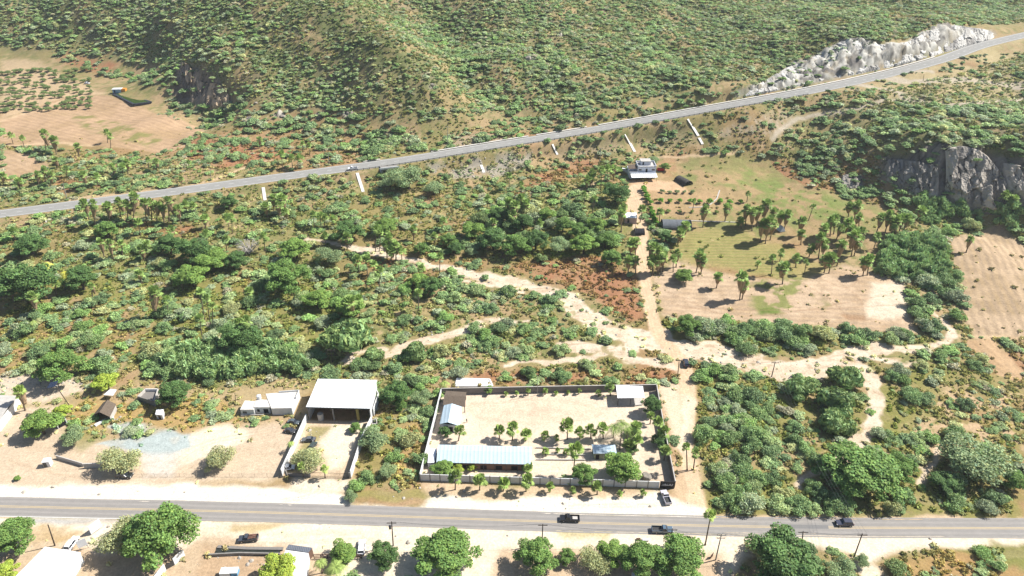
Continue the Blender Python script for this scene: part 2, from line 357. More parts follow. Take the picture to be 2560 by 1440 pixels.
# -- greener meadows
mixc(polymask([(0, 600), (250, 560), (640, 590), (900, 600), (940, 700), (0, 700)], 6, 3) * .55, alb(146, 142, 88)); mixc(polymask([(560, 500), (1000, 440), (1400, 500), (1600, 490), (1590, 640), (1100, 640), (900, 600), (640, 580)], 6, 3) * .5 * sstep(.3, .5, n1), alb(148, 148, 90))
for pl in ([(1750, 560), (1700, 640), (1900, 690), (2000, 640), (1980, 590), (1850, 560)], [(2200, 1180), (2560, 1200), (2560, 1290), (1990, 1290), (1760, 1270), (1760, 1240)], [(2200, 930), (2420, 900), (2560, 960), (2560, 1180), (2300, 1200), (2150, 1130), (2210, 1000)],
           [(0, 690), (900, 700), (900, 860), (0, 940)], [(1740, 930), (1930, 950), (2140, 1000), (2140, 1130), (1990, 1240), (1750, 1250)], [(1290, 555), (1560, 540), (1560, 640), (1290, 640)], [(1650, 810), (2300, 830), (2290, 860), (1930, 880), (1680, 850)], [(2250, 1370), (2560, 1360), (2560, 1400), (2300, 1400)]):
    mixc(polymask(pl, 4, 2.0) * sstep(.26, .56, n2 * .6 + n1 * .4) * .85, alb(150, 146, 82))
mixc(polymask([(2380, 930), (2560, 960), (2560, 1120), (2300, 1180), (2250, 1100)], 5, 2) * sstep(.46, .6, n2) * .85, alb(216, 184, 148))
# -- ploughed and fallow fields (furrows across each field)
def field(pl, c1, c2, p, q, gap, amt=.7, f=.8, dark=.62):
    m = polymask(pl, f, .35); a, b = at1(*p), at1(*q); t = math.atan2(b[1] - a[1], b[0] - a[0])
    u = -(XX * math.sin(t)) + YY * math.cos(t) + (fbm(XX, YY, 16, 2, 171) - .5) * 1.6
    w = .5 + .5 * np.sin(u * 2 * math.pi / gap); mixc(m, np.array(c1)); mixc(m * sstep(.38, .66, n1 * .6 + n2 * .4) * .8, np.array(c2)); mixc(m * w * amt * (.3 + 1.2 * n2), np.array(c1) * dark)
    return m
SAND = alb(238, 218, 190)
field([(0, 300), (180, 242), (262, 238), (340, 262), (515, 322), (470, 358), (420, 382), (350, 376), (200, 360), (0, 366)], alb(212, 178, 142), alb(190, 160, 118), (60, 290), (420, 375), 4.0)
mixc(polymask([(160, 285), (240, 290), (420, 350), (380, 368), (250, 335)], 3, 1.5) * sstep(.35, .6, n2) * .8, alb(140, 142, 80))
field([(0, 374), (60, 384), (125, 412), (100, 440), (20, 455), (0, 430)], alb(214, 182, 146), alb(196, 164, 122), (0, 385), (100, 425), 3.5)
mixc(polymask([(0, 150), (90, 150), (200, 205), (260, 235), (180, 240), (0, 298)], 3, 1) * .8, alb(214, 186, 150))
mC = field([(1690, 395), (1830, 385), (1925, 402), (2020, 468), (2120, 486), (2235, 525), (2240, 560), (2100, 600), (1650, 620), (1660, 560), (1640, 480), (1690, 460)], alb(184, 158, 116), alb(148, 150, 90), (1700, 520), (2000, 520), 5, .25)
mixc(polymask([(1700, 400), (2000, 470), (2210, 530), (2180, 590), (1700, 600), (1660, 500)], 6, 2) * sstep(.42, .6, n1 * .5 + n2 * .5) * .7, alb(140, 146, 88))
mixc(polymask([(1850, 420), (1960, 450), (2080, 490), (2140, 540), (1980, 560), (1900, 500)], 6, 3) * sstep(.36, .60, n2 * .6 + n3 * .4) * .8, alb(132, 148, 80))
mixc(polymask([(1650, 585), (1850, 570), (2000, 640), (2100, 690), (1900, 690), (1700, 650)], 3, 1.5), alb(176, 160, 106)); mixc(polymask([(1700, 580), (1850, 575), (1960, 640), (2000, 690), (1850, 680), (1700, 640)], 4, 2) * (.5 + .5 * np.sin(YY * 5.2)) * .8, alb(140, 146, 82))
field([(1635, 690), (1690, 655), (1780, 680), (1900, 700), (2020, 700), (2110, 660), (2180, 680), (2262, 704), (2290, 835), (2000, 812), (1850, 802), (1660, 790)], alb(224, 196, 164), alb(198, 168, 132), (1700, 780), (2200, 800), 3.2, .6, 2.0)
mixc(polymask([(1880, 700), (2010, 690), (2060, 760), (1960, 790), (1880, 770)], 3, 2) * sstep(.48, .58, n2) * .85, alb(138, 146, 78)); mixc(polymask([(1890, 770), (1950, 772), (1950, 788), (1890, 786)], 1.5, 1), alb(120, 136, 66))
mixc(polymask([(2180, 706), (2262, 706), (2275, 795), (2160, 795)], 2, .8) * .7, alb(246, 230, 204)); mixc(polymask([(2100, 785), (2160, 790), (2165, 800), (2110, 798)], 1.2, .5) * .8, alb(176, 140, 106))
mR = field([(2368, 597), (2420, 585), (2500, 556), (2600, 640), (2600, 846), (2440, 840), (2404, 790), (2395, 700)], alb(214, 186, 152), alb(178, 152, 112), (2400, 600), (2470, 800), 3.4, 1.0)
field([(2405, 850), (2480, 848), (2560, 930), (2560, 960), (2500, 940), (2430, 890)], alb(214, 180, 140), alb(186, 152, 112), (2420, 860), (2520, 940), 2.8, .5)
mixc(polymask([(1380, 462), (1520, 430), (1600, 450), (1690, 450), (1720, 480), (1650, 490), (1600, 520), (1540, 470), (1500, 440)], 2, 1) * .5, alb(200, 160, 118))
mixc(polymask([(1640, 450), (1700, 455), (1720, 480), (1660, 485), (1590, 470), (1570, 450)], 1.5, .6), alb(224, 188, 150))
mixc(polymask([(1600, 480), (1800, 480), (1850, 520), (1640, 545)], 2, .6) * .7, alb(196, 164, 124))
# -- banks of the highway and the quarry land at its right
mixc(polymask([(1060, 412), (1210, 396), (1330, 386), (1330, 405), (1260, 440), (1140, 445), (1080, 430)], 2, 1) * sstep(.25, .55, n2), alb(178, 168, 150))
mixc(polymask([(1390, 372), (1550, 350), (1560, 380), (1420, 395)], 3, 1) * .7, alb(170, 154, 124)); mixc(polymask([(1580, 345), (1710, 310), (1740, 350), (1620, 372)], 3, 1) * .5, alb(164, 150, 118))
mixc(polymask([(1790, 335), (1880, 290), (1950, 275), (2010, 300), (1940, 345), (1840, 358)], 3, 1.2) * (.45 + .2 * np.sin(XX * 1.9 + n2 * 8)) * sstep(.3, .55, n2) , alb(196, 180, 158))
mixc(polymask([(1100, 350), (1250, 335), (1300, 345), (1200, 365), (1130, 370)], 3, 1) * .8, alb(196, 174, 146))
mixc(polymask([(1960, 225), (2260, 175), (2500, 100), (2560, 92), (2560, 260), (2450, 270), (2250, 262), (2090, 225)], 4, 1.5) * sstep(.3, .6, n2 * .5 + n1 * .5) * .9, alb(196, 178, 136))
for ln in ([(2090, 205, 5), (2200, 195, 9), (2300, 205, 8), (2420, 200, 8), (2560, 215, 9)], [(2130, 210, 6), (2230, 225, 5), (2290, 252, 7), (2400, 262, 6), (2560, 250, 6)], [(2250, 245, 3), (2150, 268, 3.5), (2020, 290, 3.5), (1950, 325, 3), (1930, 350, 2)], [(2200, 182, 5), (2330, 180, 4)]):
    mixc(linemask(ln, 1.2) * .85, alb(206, 192, 170))
# -- tracks and sand washes
for ln in ([(180, 500, 3), (260, 490, 4), (450, 470, 4), (560, 440, 2.5), (640, 410, 2.5), (680, 400, 2)], [(0, 367, 3), (120, 358, 3), (230, 366, 2)], [(0, 303, 3), (120, 265, 3), (215, 236, 3), (260, 232, 3)], [(400, 385, 2), (470, 360, 2), (512, 326, 2)], [(1400, 500, 2), (1460, 470, 2), (1530, 440, 2), (1570, 455, 3)], [(1780, 600, 1)] * 2,
           [(1640, 395, 1.5), (1760, 388, 2), (1840, 382, 2)], [(2440, 845, 1.5), (2560, 846, 1.5)], [(2380, 842, 2), (2520, 840, 1.5)]):
    mixc(linemask(ln, .9) * .85, alb(222, 192, 154))
WASH = [[(760, 600, 2), (830, 610, 2), (900, 622, 5), (960, 632, 6), (1010, 648, 4), (1100, 668, 4), (1180, 685, 5), (1270, 703, 7), (1350, 722, 6), (1420, 745, 9), (1465, 790, 11), (1520, 822, 12), (1590, 840, 14), (1660, 855, 14), (1720, 872, 14), (1800, 890, 14), (1880, 908, 13), (1960, 925, 12), (2040, 922, 11), (2090, 902, 10), (2130, 884, 9), (2190, 870, 7), (2260, 873, 4), (2330, 862, 3), (2378, 845, 4), (2370, 812, 2.5), (2340, 780, 2), (2335, 730, 1.8)],
        [(2110, 890, 9), (2160, 930, 8), (2186, 980, 7), (2182, 1040, 6), (2155, 1090, 6), (2110, 1135, 4.5), (2070, 1165, 2.5), (2000, 1190, 2), (1990, 1215, 2)],
        [(1310, 798, 2), (1230, 806, 3.5), (1150, 830, 6), (1080, 850, 5), (1000, 872, 6.5), (950, 892, 4)], [(1400, 868, 4), (1450, 866, 5), (1530, 878, 6), (1570, 895, 7), (1620, 905, 6), (1690, 912, 6)],
        [(1530, 880, 4), (1440, 900, 5), (1350, 905, 3), (1270, 915, 2)], [(1560, 880, 8), (1590, 850, 8)], [(860, 905, 4), (900, 880, 3), (960, 870, 3)], [(2150, 885, 4), (2240, 905, 4), (2290, 908, 2)], [(1150, 700, 3), (1290, 722, 4), (1310, 735, 3)], [(2340, 1120, 1.5), (2310, 1180, 1.5), (2300, 1210, 2)], [(2190, 1120, 1), (2280, 1160, 1.2), (2310, 1180, 1.5)]]
wash = np.zeros(N)
for ln in WASH: wash = np.maximum(wash, linemask([(a, b, c * .92) for a, b, c in ln], .6, 1.1, rag=.8))
washkeep = np.zeros(N)
for ln in WASH: washkeep = np.maximum(washkeep, linemask([(a, b, c * .95 + 2.0) for a, b, c in ln], 1.0, .6))
wash *= 1 - .8 * sstep(.70, .76, fbm(XX, YY, 6, 3, 181))
mixc(wash, alb(240, 220, 194)); mixc(wash * sstep(.42, .62, fbm(XX, YY * 2.2, 7, 4, 183)) * .45, alb(214, 186, 154)); mixc(wash * sstep(.64, .74, fbm(XX, YY * 2.5, 3, 3, 185)) * .5, alb(190, 160, 126))
DIRT = [[(1592, 470, 9), (1586, 500, 8.5), (1588, 540, 8), (1603, 580, 7), (1606, 640, 6.5), (1612, 690, 6), (1622, 740, 6), (1630, 790, 6), (1652, 840, 6), (1690, 885, 6), (1714, 930, 6), (1720, 1000, 5.5), (1720, 1060, 5), (1716, 1120, 5), (1728, 1180, 4.5), (1738, 1230, 5), (1742, 1275, 7)]]
dm = linemask(DIRT[0], .6, .35)
mixc(polymask([(1640, 960), (1700, 960), (1712, 1100), (1690, 1120), (1655, 1010)], 2, .5), alb(238, 214, 184))
mixc(polymask([(1660, 1170), (1745, 1120), (1760, 1285), (1690, 1285)], 2, .8) * .8, alb(226, 196, 160))
mixc(dm, alb(236, 206, 170)); mixc(dm * sstep(180, 200, YY) * (.5 + .5 * np.sin(XX * 5.5)) * .3, alb(196, 158, 122))
mixc(polymask([(1704, 990), (1732, 1000), (1734, 1110), (1710, 1130)], 2.5, 1.2) * .6, alb(250, 236, 214))
# -- yards by the road
mixc(polymask([(-60, 955), (60, 940), (160, 950), (420, 965), (560, 980), (640, 955), (760, 945), (770, 1050), (705, 1195), (700, 1215), (-60, 1225)], 2.5, 1.2) * .8, alb(196, 172, 132)); mixc(polymask([(-60, 940), (60, 935), (180, 945), (210, 975), (140, 1000), (60, 1010), (-60, 985)], 2, 1), alb(226, 206, 180))
mixc(polymask([(-60, 1040), (50, 1020), (150, 1010), (180, 1080), (240, 1110), (340, 1110), (480, 1085), (560, 1060), (700, 1060), (735, 1090), (700, 1200), (-60, 1225)], 2, .8), alb(222, 199, 170))
mixc(polymask([(480, 1085), (560, 1060), (640, 1080), (600, 1110), (480, 1150), (380, 1180), (420, 1120)], 2, 1), alb(248, 230, 204))
mixc(polymask([(265, 1062), (390, 1060), (475, 1085), (470, 1120), (400, 1145), (330, 1125), (240, 1115), (300, 1095)], .8, .8) * (.75 + .25 * sstep(.35, .5, n2)), alb(192, 202, 198))
mixc(polymask([(330, 1125), (440, 1135), (430, 1190), (370, 1190)], 2, .8) * .8, alb(226, 218, 206))
mixc(polymask([(200, 1000), (340, 1010), (560, 1000), (600, 1060), (480, 1075), (280, 1060), (200, 1100), (170, 1080)], 2.5, 1.5) * .75, alb(190, 158, 100)); mixc(polymask([(160, 1070), (240, 1060), (260, 1100), (200, 1130), (160, 1110)], 2, 1.2) * .6, alb(150, 148, 90))
mixc(polymask([(765, 1050), (925, 1055), (880, 1192), (705, 1188)], .5, .1), alb(226, 200, 168)); mixc(polymask([(770, 1070), (830, 1065), (780, 1120), (740, 1180), (715, 1180)], 1.2, .8) * .8, alb(160, 152, 96)); mixc(polymask([(835, 1060), (915, 1060), (875, 1150), (820, 1180), (800, 1100)], 2, .8) * .8, alb(250, 236, 212))
mixc(polymask([(730, 1190), (880, 1195), (880, 1230), (800, 1240), (720, 1225)], 2, .8), alb(248, 230, 204))
mixc(polymask([(930, 1060), (1085, 1010), (1045, 1200), (880, 1215), (900, 1120)], 2.5, 1.5) * .8, alb(160, 150, 92)); mixc(polymask([(1000, 1080), (1070, 1030), (1040, 1190), (990, 1190)], 2, 1.5) * .6, alb(196, 156, 112))
COMP = [(1103, 978), (1638, 962), (1682, 1218), (1050, 1200)]
mixc(polymask(COMP, .4, .1), alb(244, 222, 196)); mixc(polymask([(1180, 1000), (1480, 990), (1520, 1040), (1200, 1080)], 4, 1) * .25, alb(214, 182, 150)); mixc(polymask([(1640, 1050), (1660, 1060), (1680, 1210), (1600, 1210), (1600, 1130)], 2, 1) * .4, alb(206, 186, 160))
# pale shoulders on both sides of the near road
mixc(polymask([(-120, 1215), (200, 1212), (330, 1205), (480, 1212), (700, 1222), (850, 1240), (880, 1262), (1060, 1262), (1060, 1240), (1200, 1245), (1640, 1232), (1760, 1265), (1760, 1300), (1000, 1290), (-120, 1260)], 1.2, .8), alb(254, 242, 222))
mixc(polymask([(1050, 1205), (1640, 1225), (1640, 1240), (1200, 1248), (1050, 1235)], 1.2, .8) * .8, alb(232, 204, 170))
mixc(polymask([(1750, 1290), (1800, 1285), (2080, 1290), (2350, 1293), (2600, 1291), (2600, 1310), (1750, 1310)], .8, .8), alb(226, 198, 164))
mixc(polymask([(-120, 1285), (150, 1295), (700, 1300), (1600, 1325), (2700, 1335), (2700, 1362), (2560, 1366), (2250, 1372), (2190, 1400), (2240, 1470), (2160, 1470), (2130, 1385), (1980, 1360), (1870, 1390), (1800, 1470), (-120, 1470)], 1.2, .6), alb(250, 232, 206))
mixc(polymask([(60, 1310), (180, 1315), (200, 1350), (90, 1370), (60, 1340)], 2, 1.4) * (.4 + .6 * n2), alb(196, 164, 112)); mixc(polymask([(60, 1294), (330, 1298), (180, 1312), (60, 1308)], 1, .4), alb(204, 200, 192))
mixc(polymask([(-120, 1380), (110, 1362), (210, 1372), (330, 1380), (520, 1352), (740, 1362), (830, 1390), (830, 1470), (-120, 1470)], 2.5, 1.2) * .85, alb(206, 178, 144)); mixc(polymask([(500, 1370), (700, 1395), (690, 1470), (480, 1470)], 1.5, 1) * .6, alb(196, 162, 126)); mixc(polymask([(580, 1308), (740, 1312), (640, 1330), (570, 1330)], 1, .8) * .8, alb(206, 182, 128)); mixc(polymask([(1390, 1330), (1540, 1335), (1520, 1352), (1420, 1352)], 1, 1) * .7, alb(196, 182, 124))
mixc(polymask([(1250, 1370), (1800, 1380), (1780, 1470), (1200, 1470)], 2, 1) * .7, alb(206, 172, 134)); mixc(polymask([(860, 1225), (1040, 1215), (1060, 1240), (900, 1252)], 1, 1.2) * .85, alb(160, 152, 92))
mixc(polymask([(2200, 1400), (2350, 1378), (2600, 1368), (2600, 1470), (2220, 1470)], 2, 1.5) * .85, alb(188, 154, 104)); mixc(polymask([(2400, 1372), (2600, 1368), (2600, 1430), (2480, 1400)], 2, 1.5) * .7, alb(116, 136, 66))
# darker tyre marks, damp streaks and a general fine mottling
nearsand = 1 - sstep(150, 175, YY)
mixc(nearsand * sstep(.58, .72, fbm(XX * .35, YY * 1.6, 6, 4, 201)) * .22, alb(196, 170, 138))

# -- rock: cliffs, the road cut and outcrops; the land itself is broken up there
def rockzone(pl, amp, sc, c1, c2, seed, f=2.5, keep=None, streak=0):
    global HH
    m = polymask(pl, f, 1.0)
    if keep is not None: m = m * keep
    F2, id2 = worley(XX, YY, sc * .38, seed + 3); F1, idv = worley(XX + (n2 - .5) * 4, YY * .8 + XX * .25 + (n2 - .5) * 4, sc, seed)
    tl = worley.off; HH = HH + m * ((idv - .5) * amp + (tl[0] * np.sin(idv * 40) + tl[1] * np.cos(idv * 40)) * amp * 1.1 + (id2 - .5) * amp * .45 + (fbm(XX, YY, 2.5, 3, seed) - .5) * amp * .6)
    ck = np.abs(fbm(XX * 1.5, YY * .8, 6, 4, seed + 7) - .5)
    t = np.clip(idv * .55 + id2 * .30 + n2 * .3 - .1, 0, 1)
    mixc(m, np.array(c1)); mixc(m * sstep(.35, .75, t), np.array(c2)); mixc(m * sstep(.035, .01, ck) * .75, np.array(c1) * .32); mixc(m * sstep(.62, .8, F1) * .4, np.array(c2) * .5)
    return m
off = sstep(7.5, 12, d_hw)
rock = rockzone([(1840, 245), (1910, 205), (1970, 165), (2030, 140), (2110, 100), (2200, 112), (2260, 108), (2300, 82), (2380, 62), (2490, 76), (2470, 105), (2400, 130), (2300, 160), (2150, 195), (2000, 226), (1900, 246)], 1.9, 6, alb(196, 190, 178), alb(232, 228, 216), 301, 1.5, off)
mixc(rock * sstep(.55, .68, fbm(XX, YY, 9, 3, 305)), alb(140, 134, 126)); mixc(rock * sstep(.6, .75, fbm(XX, YY, 4, 3, 306)) * .5, alb(160, 142, 108)); mixc(rock * sstep(.60, .66, 1 - np.abs(fbm(XX, YY, 7, 4, 307) - .5) * 2 - .33), alb(112, 108, 104))
rk2 = rockzone([(440, 175), (490, 165), (540, 200), (575, 225), (580, 262), (540, 278), (480, 262), (430, 240)], 3.0, 6, alb(136, 124, 110), alb(176, 158, 136), 311, 2.0)
rk3 = rockzone([(2200, 400), (2270, 385), (2360, 365), (2430, 372), (2560, 385), (2640, 400), (2640, 540), (2500, 525), (2380, 510), (2260, 478), (2200, 440)], 2.8, 6, alb(126, 120, 112), alb(166, 156, 142), 321, 2.0)
rk3 = np.maximum(rk3, rockzone([(2100, 440), (2150, 440), (2160, 468), (2110, 472)], 2.0, 4, alb(150, 142, 130), alb(186, 176, 160), 331, 1.0))
for (x, y, r) in ((1322, 146, 9), (1080, 215, 6), (870, 285, 8), (800, 290, 8), (700, 285, 7), (1010, 345, 7), (620, 300, 6), (1180, 80, 4), (1400, 90, 4), (960, 330, 7)):
    pl = [(x + r * 1.8 * math.cos(a), y + r * math.sin(a)) for a in np.linspace(0, 6.28, 9)[:-1]]
    rockzone(pl, 2.2, 3.5, alb(150, 142, 128), alb(206, 198, 182), 341 + x % 7, 1.2)
rocks = np.maximum(np.maximum(rock, rk2), rk3)
HH = np.where(sub & (d_hw < 7.0), z_hw, HH)

mixc(linemask([(1180, 1010, .9), (1300, 1002, .9), (1430, 1004, .9), (1500, 1030, .9), (1440, 1050, .9), (1300, 1058, .9), (1190, 1045, .9), (1178, 1015, .9)], .8, .6) * .3, alb(206, 176, 146)); mixc(polymask([(1210, 1018), (1380, 1010), (1450, 1030), (1350, 1048), (1220, 1046)], 3, 1) * .22 * sstep(.3, .6, n2), alb(200, 168, 140))
for q0, q1, q2 in (((380, 1200), (500, 1110), (700, 1070)), ((390, 1210), (520, 1140), (690, 1110)), ((60, 1120), (220, 1130), (380, 1190)), ((20, 1150), (180, 1190), (420, 1215)), ((500, 1345), (700, 1352), (950, 1345)), ((480, 1350), (560, 1400), (540, 1440)), ((1740, 1250), (1600, 1262), (1400, 1258)), ((1800, 1440), (1830, 1380), (1900, 1350)), ((1830, 1440), (1870, 1380), (2000, 1352)), ((2160, 1440), (2200, 1390), (2300, 1360)), ((840, 1180), (850, 1230), (900, 1258)), ((800, 1190), (790, 1230), (700, 1250))):
    for o_ in (0, 9): mixc(linemask([(q0[0] + o_, q0[1] + o_ * .6, .4), (q1[0] + o_, q1[1] + o_ * .6, .4), (q2[0] + o_, q2[1] + o_ * .6, .4)], .35, .15) * .38, alb(200, 170, 138))
mixc(nearsand * (1 - sstep(112, 170, YY * 0 + 200)) * sstep(.56, .66, fbm(XX * .5, YY * 2.4, 3.5, 3, 207)) * .18, alb(206, 182, 150))
# tyre marks curving over the lower field
for q0, q1, q2 in (((1680, 760), (1900, 790), (2230, 735)), ((1670, 730), (1760, 770), (1830, 800)), ((1990, 700), (2060, 740), (2120, 790)), ((2090, 700), (2150, 750), (2160, 800)), ((1700, 770), (2000, 775), (2260, 760)), ((2040, 690), (2110, 720), (2150, 700))):
    mixc(linemask([(*q0, .5), (*q1, .5), (*q2, .5)], .3, .1) * .5, alb(176, 142, 110))
colr = np.clip(colr * (0.90 + 0.2 * n3)[..., None], 0.01, 0.86)
TV = np.stack([XX.ravel(), YY.ravel(), HH.ravel()], -1)
ny, nx = N; idx = np.arange(ny * nx).reshape(ny, nx)
TF = np.stack([idx[:-1, :-1].ravel(), idx[:-1, 1:].ravel(), idx[1:, 1:].ravel(), idx[1:, :-1].ravel()], -1)
gm = bpy.data.materials.new("dry ground"); gm.use_nodes = True; n = gm.node_tree; b = n.nodes["Principled BSDF"]
b.inputs["Roughness"].default_value = 0.95; b.inputs["Specular IOR Level"].default_value = 0.1
av = n.nodes.new("ShaderNodeAttribute"); av.attribute_name = "v"
geo = n.nodes.new("ShaderNodeNewGeometry")
def noise(sc, d=5): 
    q = n.nodes.new("ShaderNodeTexNoise"); q.inputs["Scale"].default_value = sc; q.inputs["Detail"].default_value = d; q.inputs["Roughness"].default_value = .7; n.links.new(geo.outputs["Position"], q.inputs["Vector"]); return q
q1, q2 = noise(1.4), noise(0.35)
mr = n.nodes.new("ShaderNodeMapRange"); mr.inputs["From Min"].default_value = .3; mr.inputs["From Max"].default_value = .7; mr.inputs["To Min"].default_value = .80; mr.inputs["To Max"].default_value = 1.14; n.links.new(q1.outputs["Fac"], mr.inputs["Value"])
mr2 = n.nodes.new("ShaderNodeMapRange"); mr2.inputs["From Min"].default_value = .3; mr2.inputs["From Max"].default_value = .7; mr2.inputs["To Min"].default_value = .88; mr2.inputs["To Max"].default_value = 1.08; n.links.new(q2.outputs["Fac"], mr2.inputs["Value"])
mm = n.nodes.new("ShaderNodeMath"); mm.operation = 'MULTIPLY'; n.links.new(mr.outputs[0], mm.inputs[0]); n.links.new(mr2.outputs[0], mm.inputs[1])
vm = n.nodes.new("ShaderNodeVectorMath"); vm.operation = 'SCALE'; n.links.new(av.outputs["Color"], vm.inputs[0]); n.links.new(mm.outputs[0], vm.inputs["Scale"]); n.links.new(vm.outputs[0], b.inputs["Base Color"])
bp = n.nodes.new("ShaderNodeBump"); bp.inputs["Strength"].default_value = .5; bp.inputs["Distance"].default_value = .25; n.links.new(q1.outputs["Fac"], bp.inputs["Height"]); n.links.new(bp.outputs[0], b.inputs["Normal"])
ter = link("ground", mesh_np("ground", TV, TF, gm, colr.reshape(-1, 3))); tag(ter, kind="structure")

# -- road surfaces as sheets just above the land
def strip(name, A, B, m, dz, across=6, ext=0.0, hfun=None):
    n_ = len(A); t = np.linspace(-ext, 1 + ext, across + 1); V = np.zeros((n_, across + 1, 3))
    for k_, tt in enumerate(t):
        p = A + (B - A) * tt; V[:, k_, :] = p; V[:, k_, 2] = (interp_h(p[:, 0], p[:, 1]) if hfun is None else p[:, 2]) + dz
    ii = np.arange(n_ * (across + 1)).reshape(n_, across + 1)
    F = np.stack([ii[:-1, :-1].ravel(), ii[1:, :-1].ravel(), ii[1:, 1:].ravel(), ii[:-1, 1:].ravel()], -1)
    me = mesh_np(name, V.reshape(-1, 3), F, m); 
    if me.polygons[0].normal.z < 0: me.flip_normals()
    return link(name, me)
def resample(P, Q, n=160):
    def rs(A):
        d = np.r_[0, np.cumsum(np.linalg.norm(np.diff(A[:, :2], axis=0), axis=1))]; t = np.linspace(0, d[-1], n)
        return np.stack([np.interp(t, d, A[:, i]) for i in range(3)], -1)
    return rs(P), rs(Q)
asph = mat("worn asphalt", alb(184, 178, 172, .66), .9, noise=.14, scale=.35, bump=.15, spec=.2)
asphL = mat("pale asphalt", alb(186, 184, 178, .66), .9, noise=.12, scale=.3, bump=.1, spec=.2)
yel = mat("yellow road paint", alb(236, 208, 150, .8), .7, noise=.1, scale=2)
whi = mat("white road paint", alb(240, 238, 232, .85), .7, noise=.12, scale=2)
RA, RBs = resample(RT, RB, 700)
for L_, sg in ((RA, 1), (RBs, -1)):
    L_[:, 1] += sg * ((fbm(L_[:, 0], 0 * L_[:, 0] + sg, 1.3, 3, 601) - .5) * .7 + (fbm(L_[:, 0], 0 * L_[:, 0] + sg, 9, 2, 603) - .5) * .6 - .1)
tag(strip("road", RA, RBs, asph, .05), kind="structure")
def offset(L, o):
    T = np.gradient(L[:, :2], axis=0); T /= np.linalg.norm(T, axis=1)[:, None]; P = L.copy(); P[:, 0] -= T[:, 1] * o; P[:, 1] += T[:, 0] * o; return P
RMs, _ = resample(RM, RM)
trk = mat("polished wheel track", alb(178, 173, 167, .65), .85, noise=.16, scale=.5); trk2 = mat("dusty lane middle", alb(189, 183, 176, .67), .9, noise=.14, scale=.5)
for o, m_ in ((-2.55, trk), (-1.0, trk), (1.0, trk), (2.6, trk), (-1.8, trk2), (1.8, trk2), (3.3, trk2), (-3.2, trk2)):
    LL = offset(RMs, o); LL[:, 1] += (fbm(LL[:, 0], 0 * LL[:, 0] + o, 14, 2, 611) - .5) * .3; tag(strip("road_wheel_track", offset(LL, -.22), offset(LL, .22), m_, .054, 1), kind="structure")
for o in (-.22, .22): tag(strip("road_centre_line", offset(RMs, o - .07), offset(RMs, o + .07), yel, .058, 1), kind="structure")
wl = np.array([at_z(x, y, 0) for x, y in ((-100, 1289), (60, 1292), (180, 1294.5), (330, 1297.5))]); tag(strip("road_edge_line", offset(wl, -.12), offset(wl, .12), whi, .058, 1), kind="structure")
# tar patch and faint wheel tracks on the near road
tarp = mat("tar patch", alb(160, 158, 156, .6), .9, noise=.1, scale=1)
pp = np.array([at_z(x, y, .064) for x, y in ((1962, 1311), (2070, 1313), (2072, 1322), (1968, 1321))]); tag(link("road_patch", mesh_np("road_patch", pp, [[3, 2, 1, 0]], tarp)), kind="structure")
HWs, _ = resample(HWL, HWL, 300)
tag(strip("highway", offset(HWs, -5.4), offset(HWs, 5.4), asphL, .06, 4), kind="structure")
for o in (-4.4, 4.4): tag(strip("highway_edge_line", offset(HWs, o - .13), offset(HWs, o + .13), whi, .068, 1), kind="structure")
DSH = MB()
for i in range(0, 296, 3):
    a, b2 = HWs[i], HWs[i + 1]; d = (b2 - a)[:2]; d /= np.linalg.norm(d); nn = np.array((-d[1], d[0])) * .11
    DSH.add([(a[0] - nn[0], a[1] - nn[1], a[2] + .069), (b2[0] - nn[0], b2[1] - nn[1], b2[2] + .069), (b2[0] + nn[0], b2[1] + nn[1], b2[2] + .069), (a[0] + nn[0], a[1] + nn[1], a[2] + .069)], [(0, 1, 2, 3)])
tag(DSH.build("highway_lane_dashes", whi), kind="structure")
# ------------------------------------------------------------ foliage prototypes
def leaf_cloud(blobs, n, size, seed, flat=.35, vr=(.7, 1.25), shell=.6, up=.35, ar=1.0):
    """n small leaf faces spread over blobs (x,y,z,r); returns V,F,col"""
    r = np.random.default_rng(seed); B = np.array(blobs, float); w = B[:, 3] ** 2; k = r.choice(len(B), n, p=w / w.sum())
    d = r.normal(size=(n, 3)); d[:, 2] = np.abs(d[:, 2]) * .9 + d[:, 2] * .35; d /= np.linalg.norm(d, axis=1)[:, None]
    rad = B[k, 3] * (shell + (1.08 - shell) * r.random(n) ** .6)
    P = B[k, :3] + d * rad[:, None] * np.array((1, 1, .85))
    nn = d + r.normal(size=(n, 3)) * flat * 1.6; nn[:, 2] += up * 1.8; nn /= np.linalg.norm(nn, axis=1)[:, None]
    t = r.normal(size=(n, 3)); t -= (t * nn).sum(1)[:, None] * nn; t /= np.linalg.norm(t, axis=1)[:, None]; bt = np.cross(nn, t)
    s = size * (.6 + .8 * r.random(n)); a = (t * s[:, None]) * ar; b = bt * s[:, None] * .75
    V = np.stack([P - a - b * .3, P + a * .1 - b, P + a + b * .2, P - a * .1 + b], 1).reshape(-1, 3)
    tint = vr[0] + (vr[1] - vr[0]) * r.random(n); bt_ = (.85 + .3 * r.random(len(B)))[k]; tint = tint * bt_
    hue = r.normal(size=n) * .07; c = np.stack([tint * (1 + hue), tint, tint * (1 - hue)], -1)
    return V, np.arange(4 * n).reshape(n, 4), np.repeat(c, 4, 0)
def crown_blobs(seed, n=16, ax=1.0, az=.75, br=.36, cz=0):
    r = random.Random(seed); out = [(0, 0, cz - .05, .55)]
    for i in range(n):
        a = r.random() * 6.283; e = r.uniform(-.45, 1.0); q = r.uniform(.42, .90); c = math.sqrt(max(0, 1 - max(0, e) ** 2))
        out.append((math.cos(a) * q * c * ax, math.sin(a) * q * c * ax, cz + e * az * .72, br * r.uniform(.55, 1.35)))
    return out
M_LEAF = leaf_mat("leaves", 'OBJ', .28); M_TREELEAF = M_LEAF
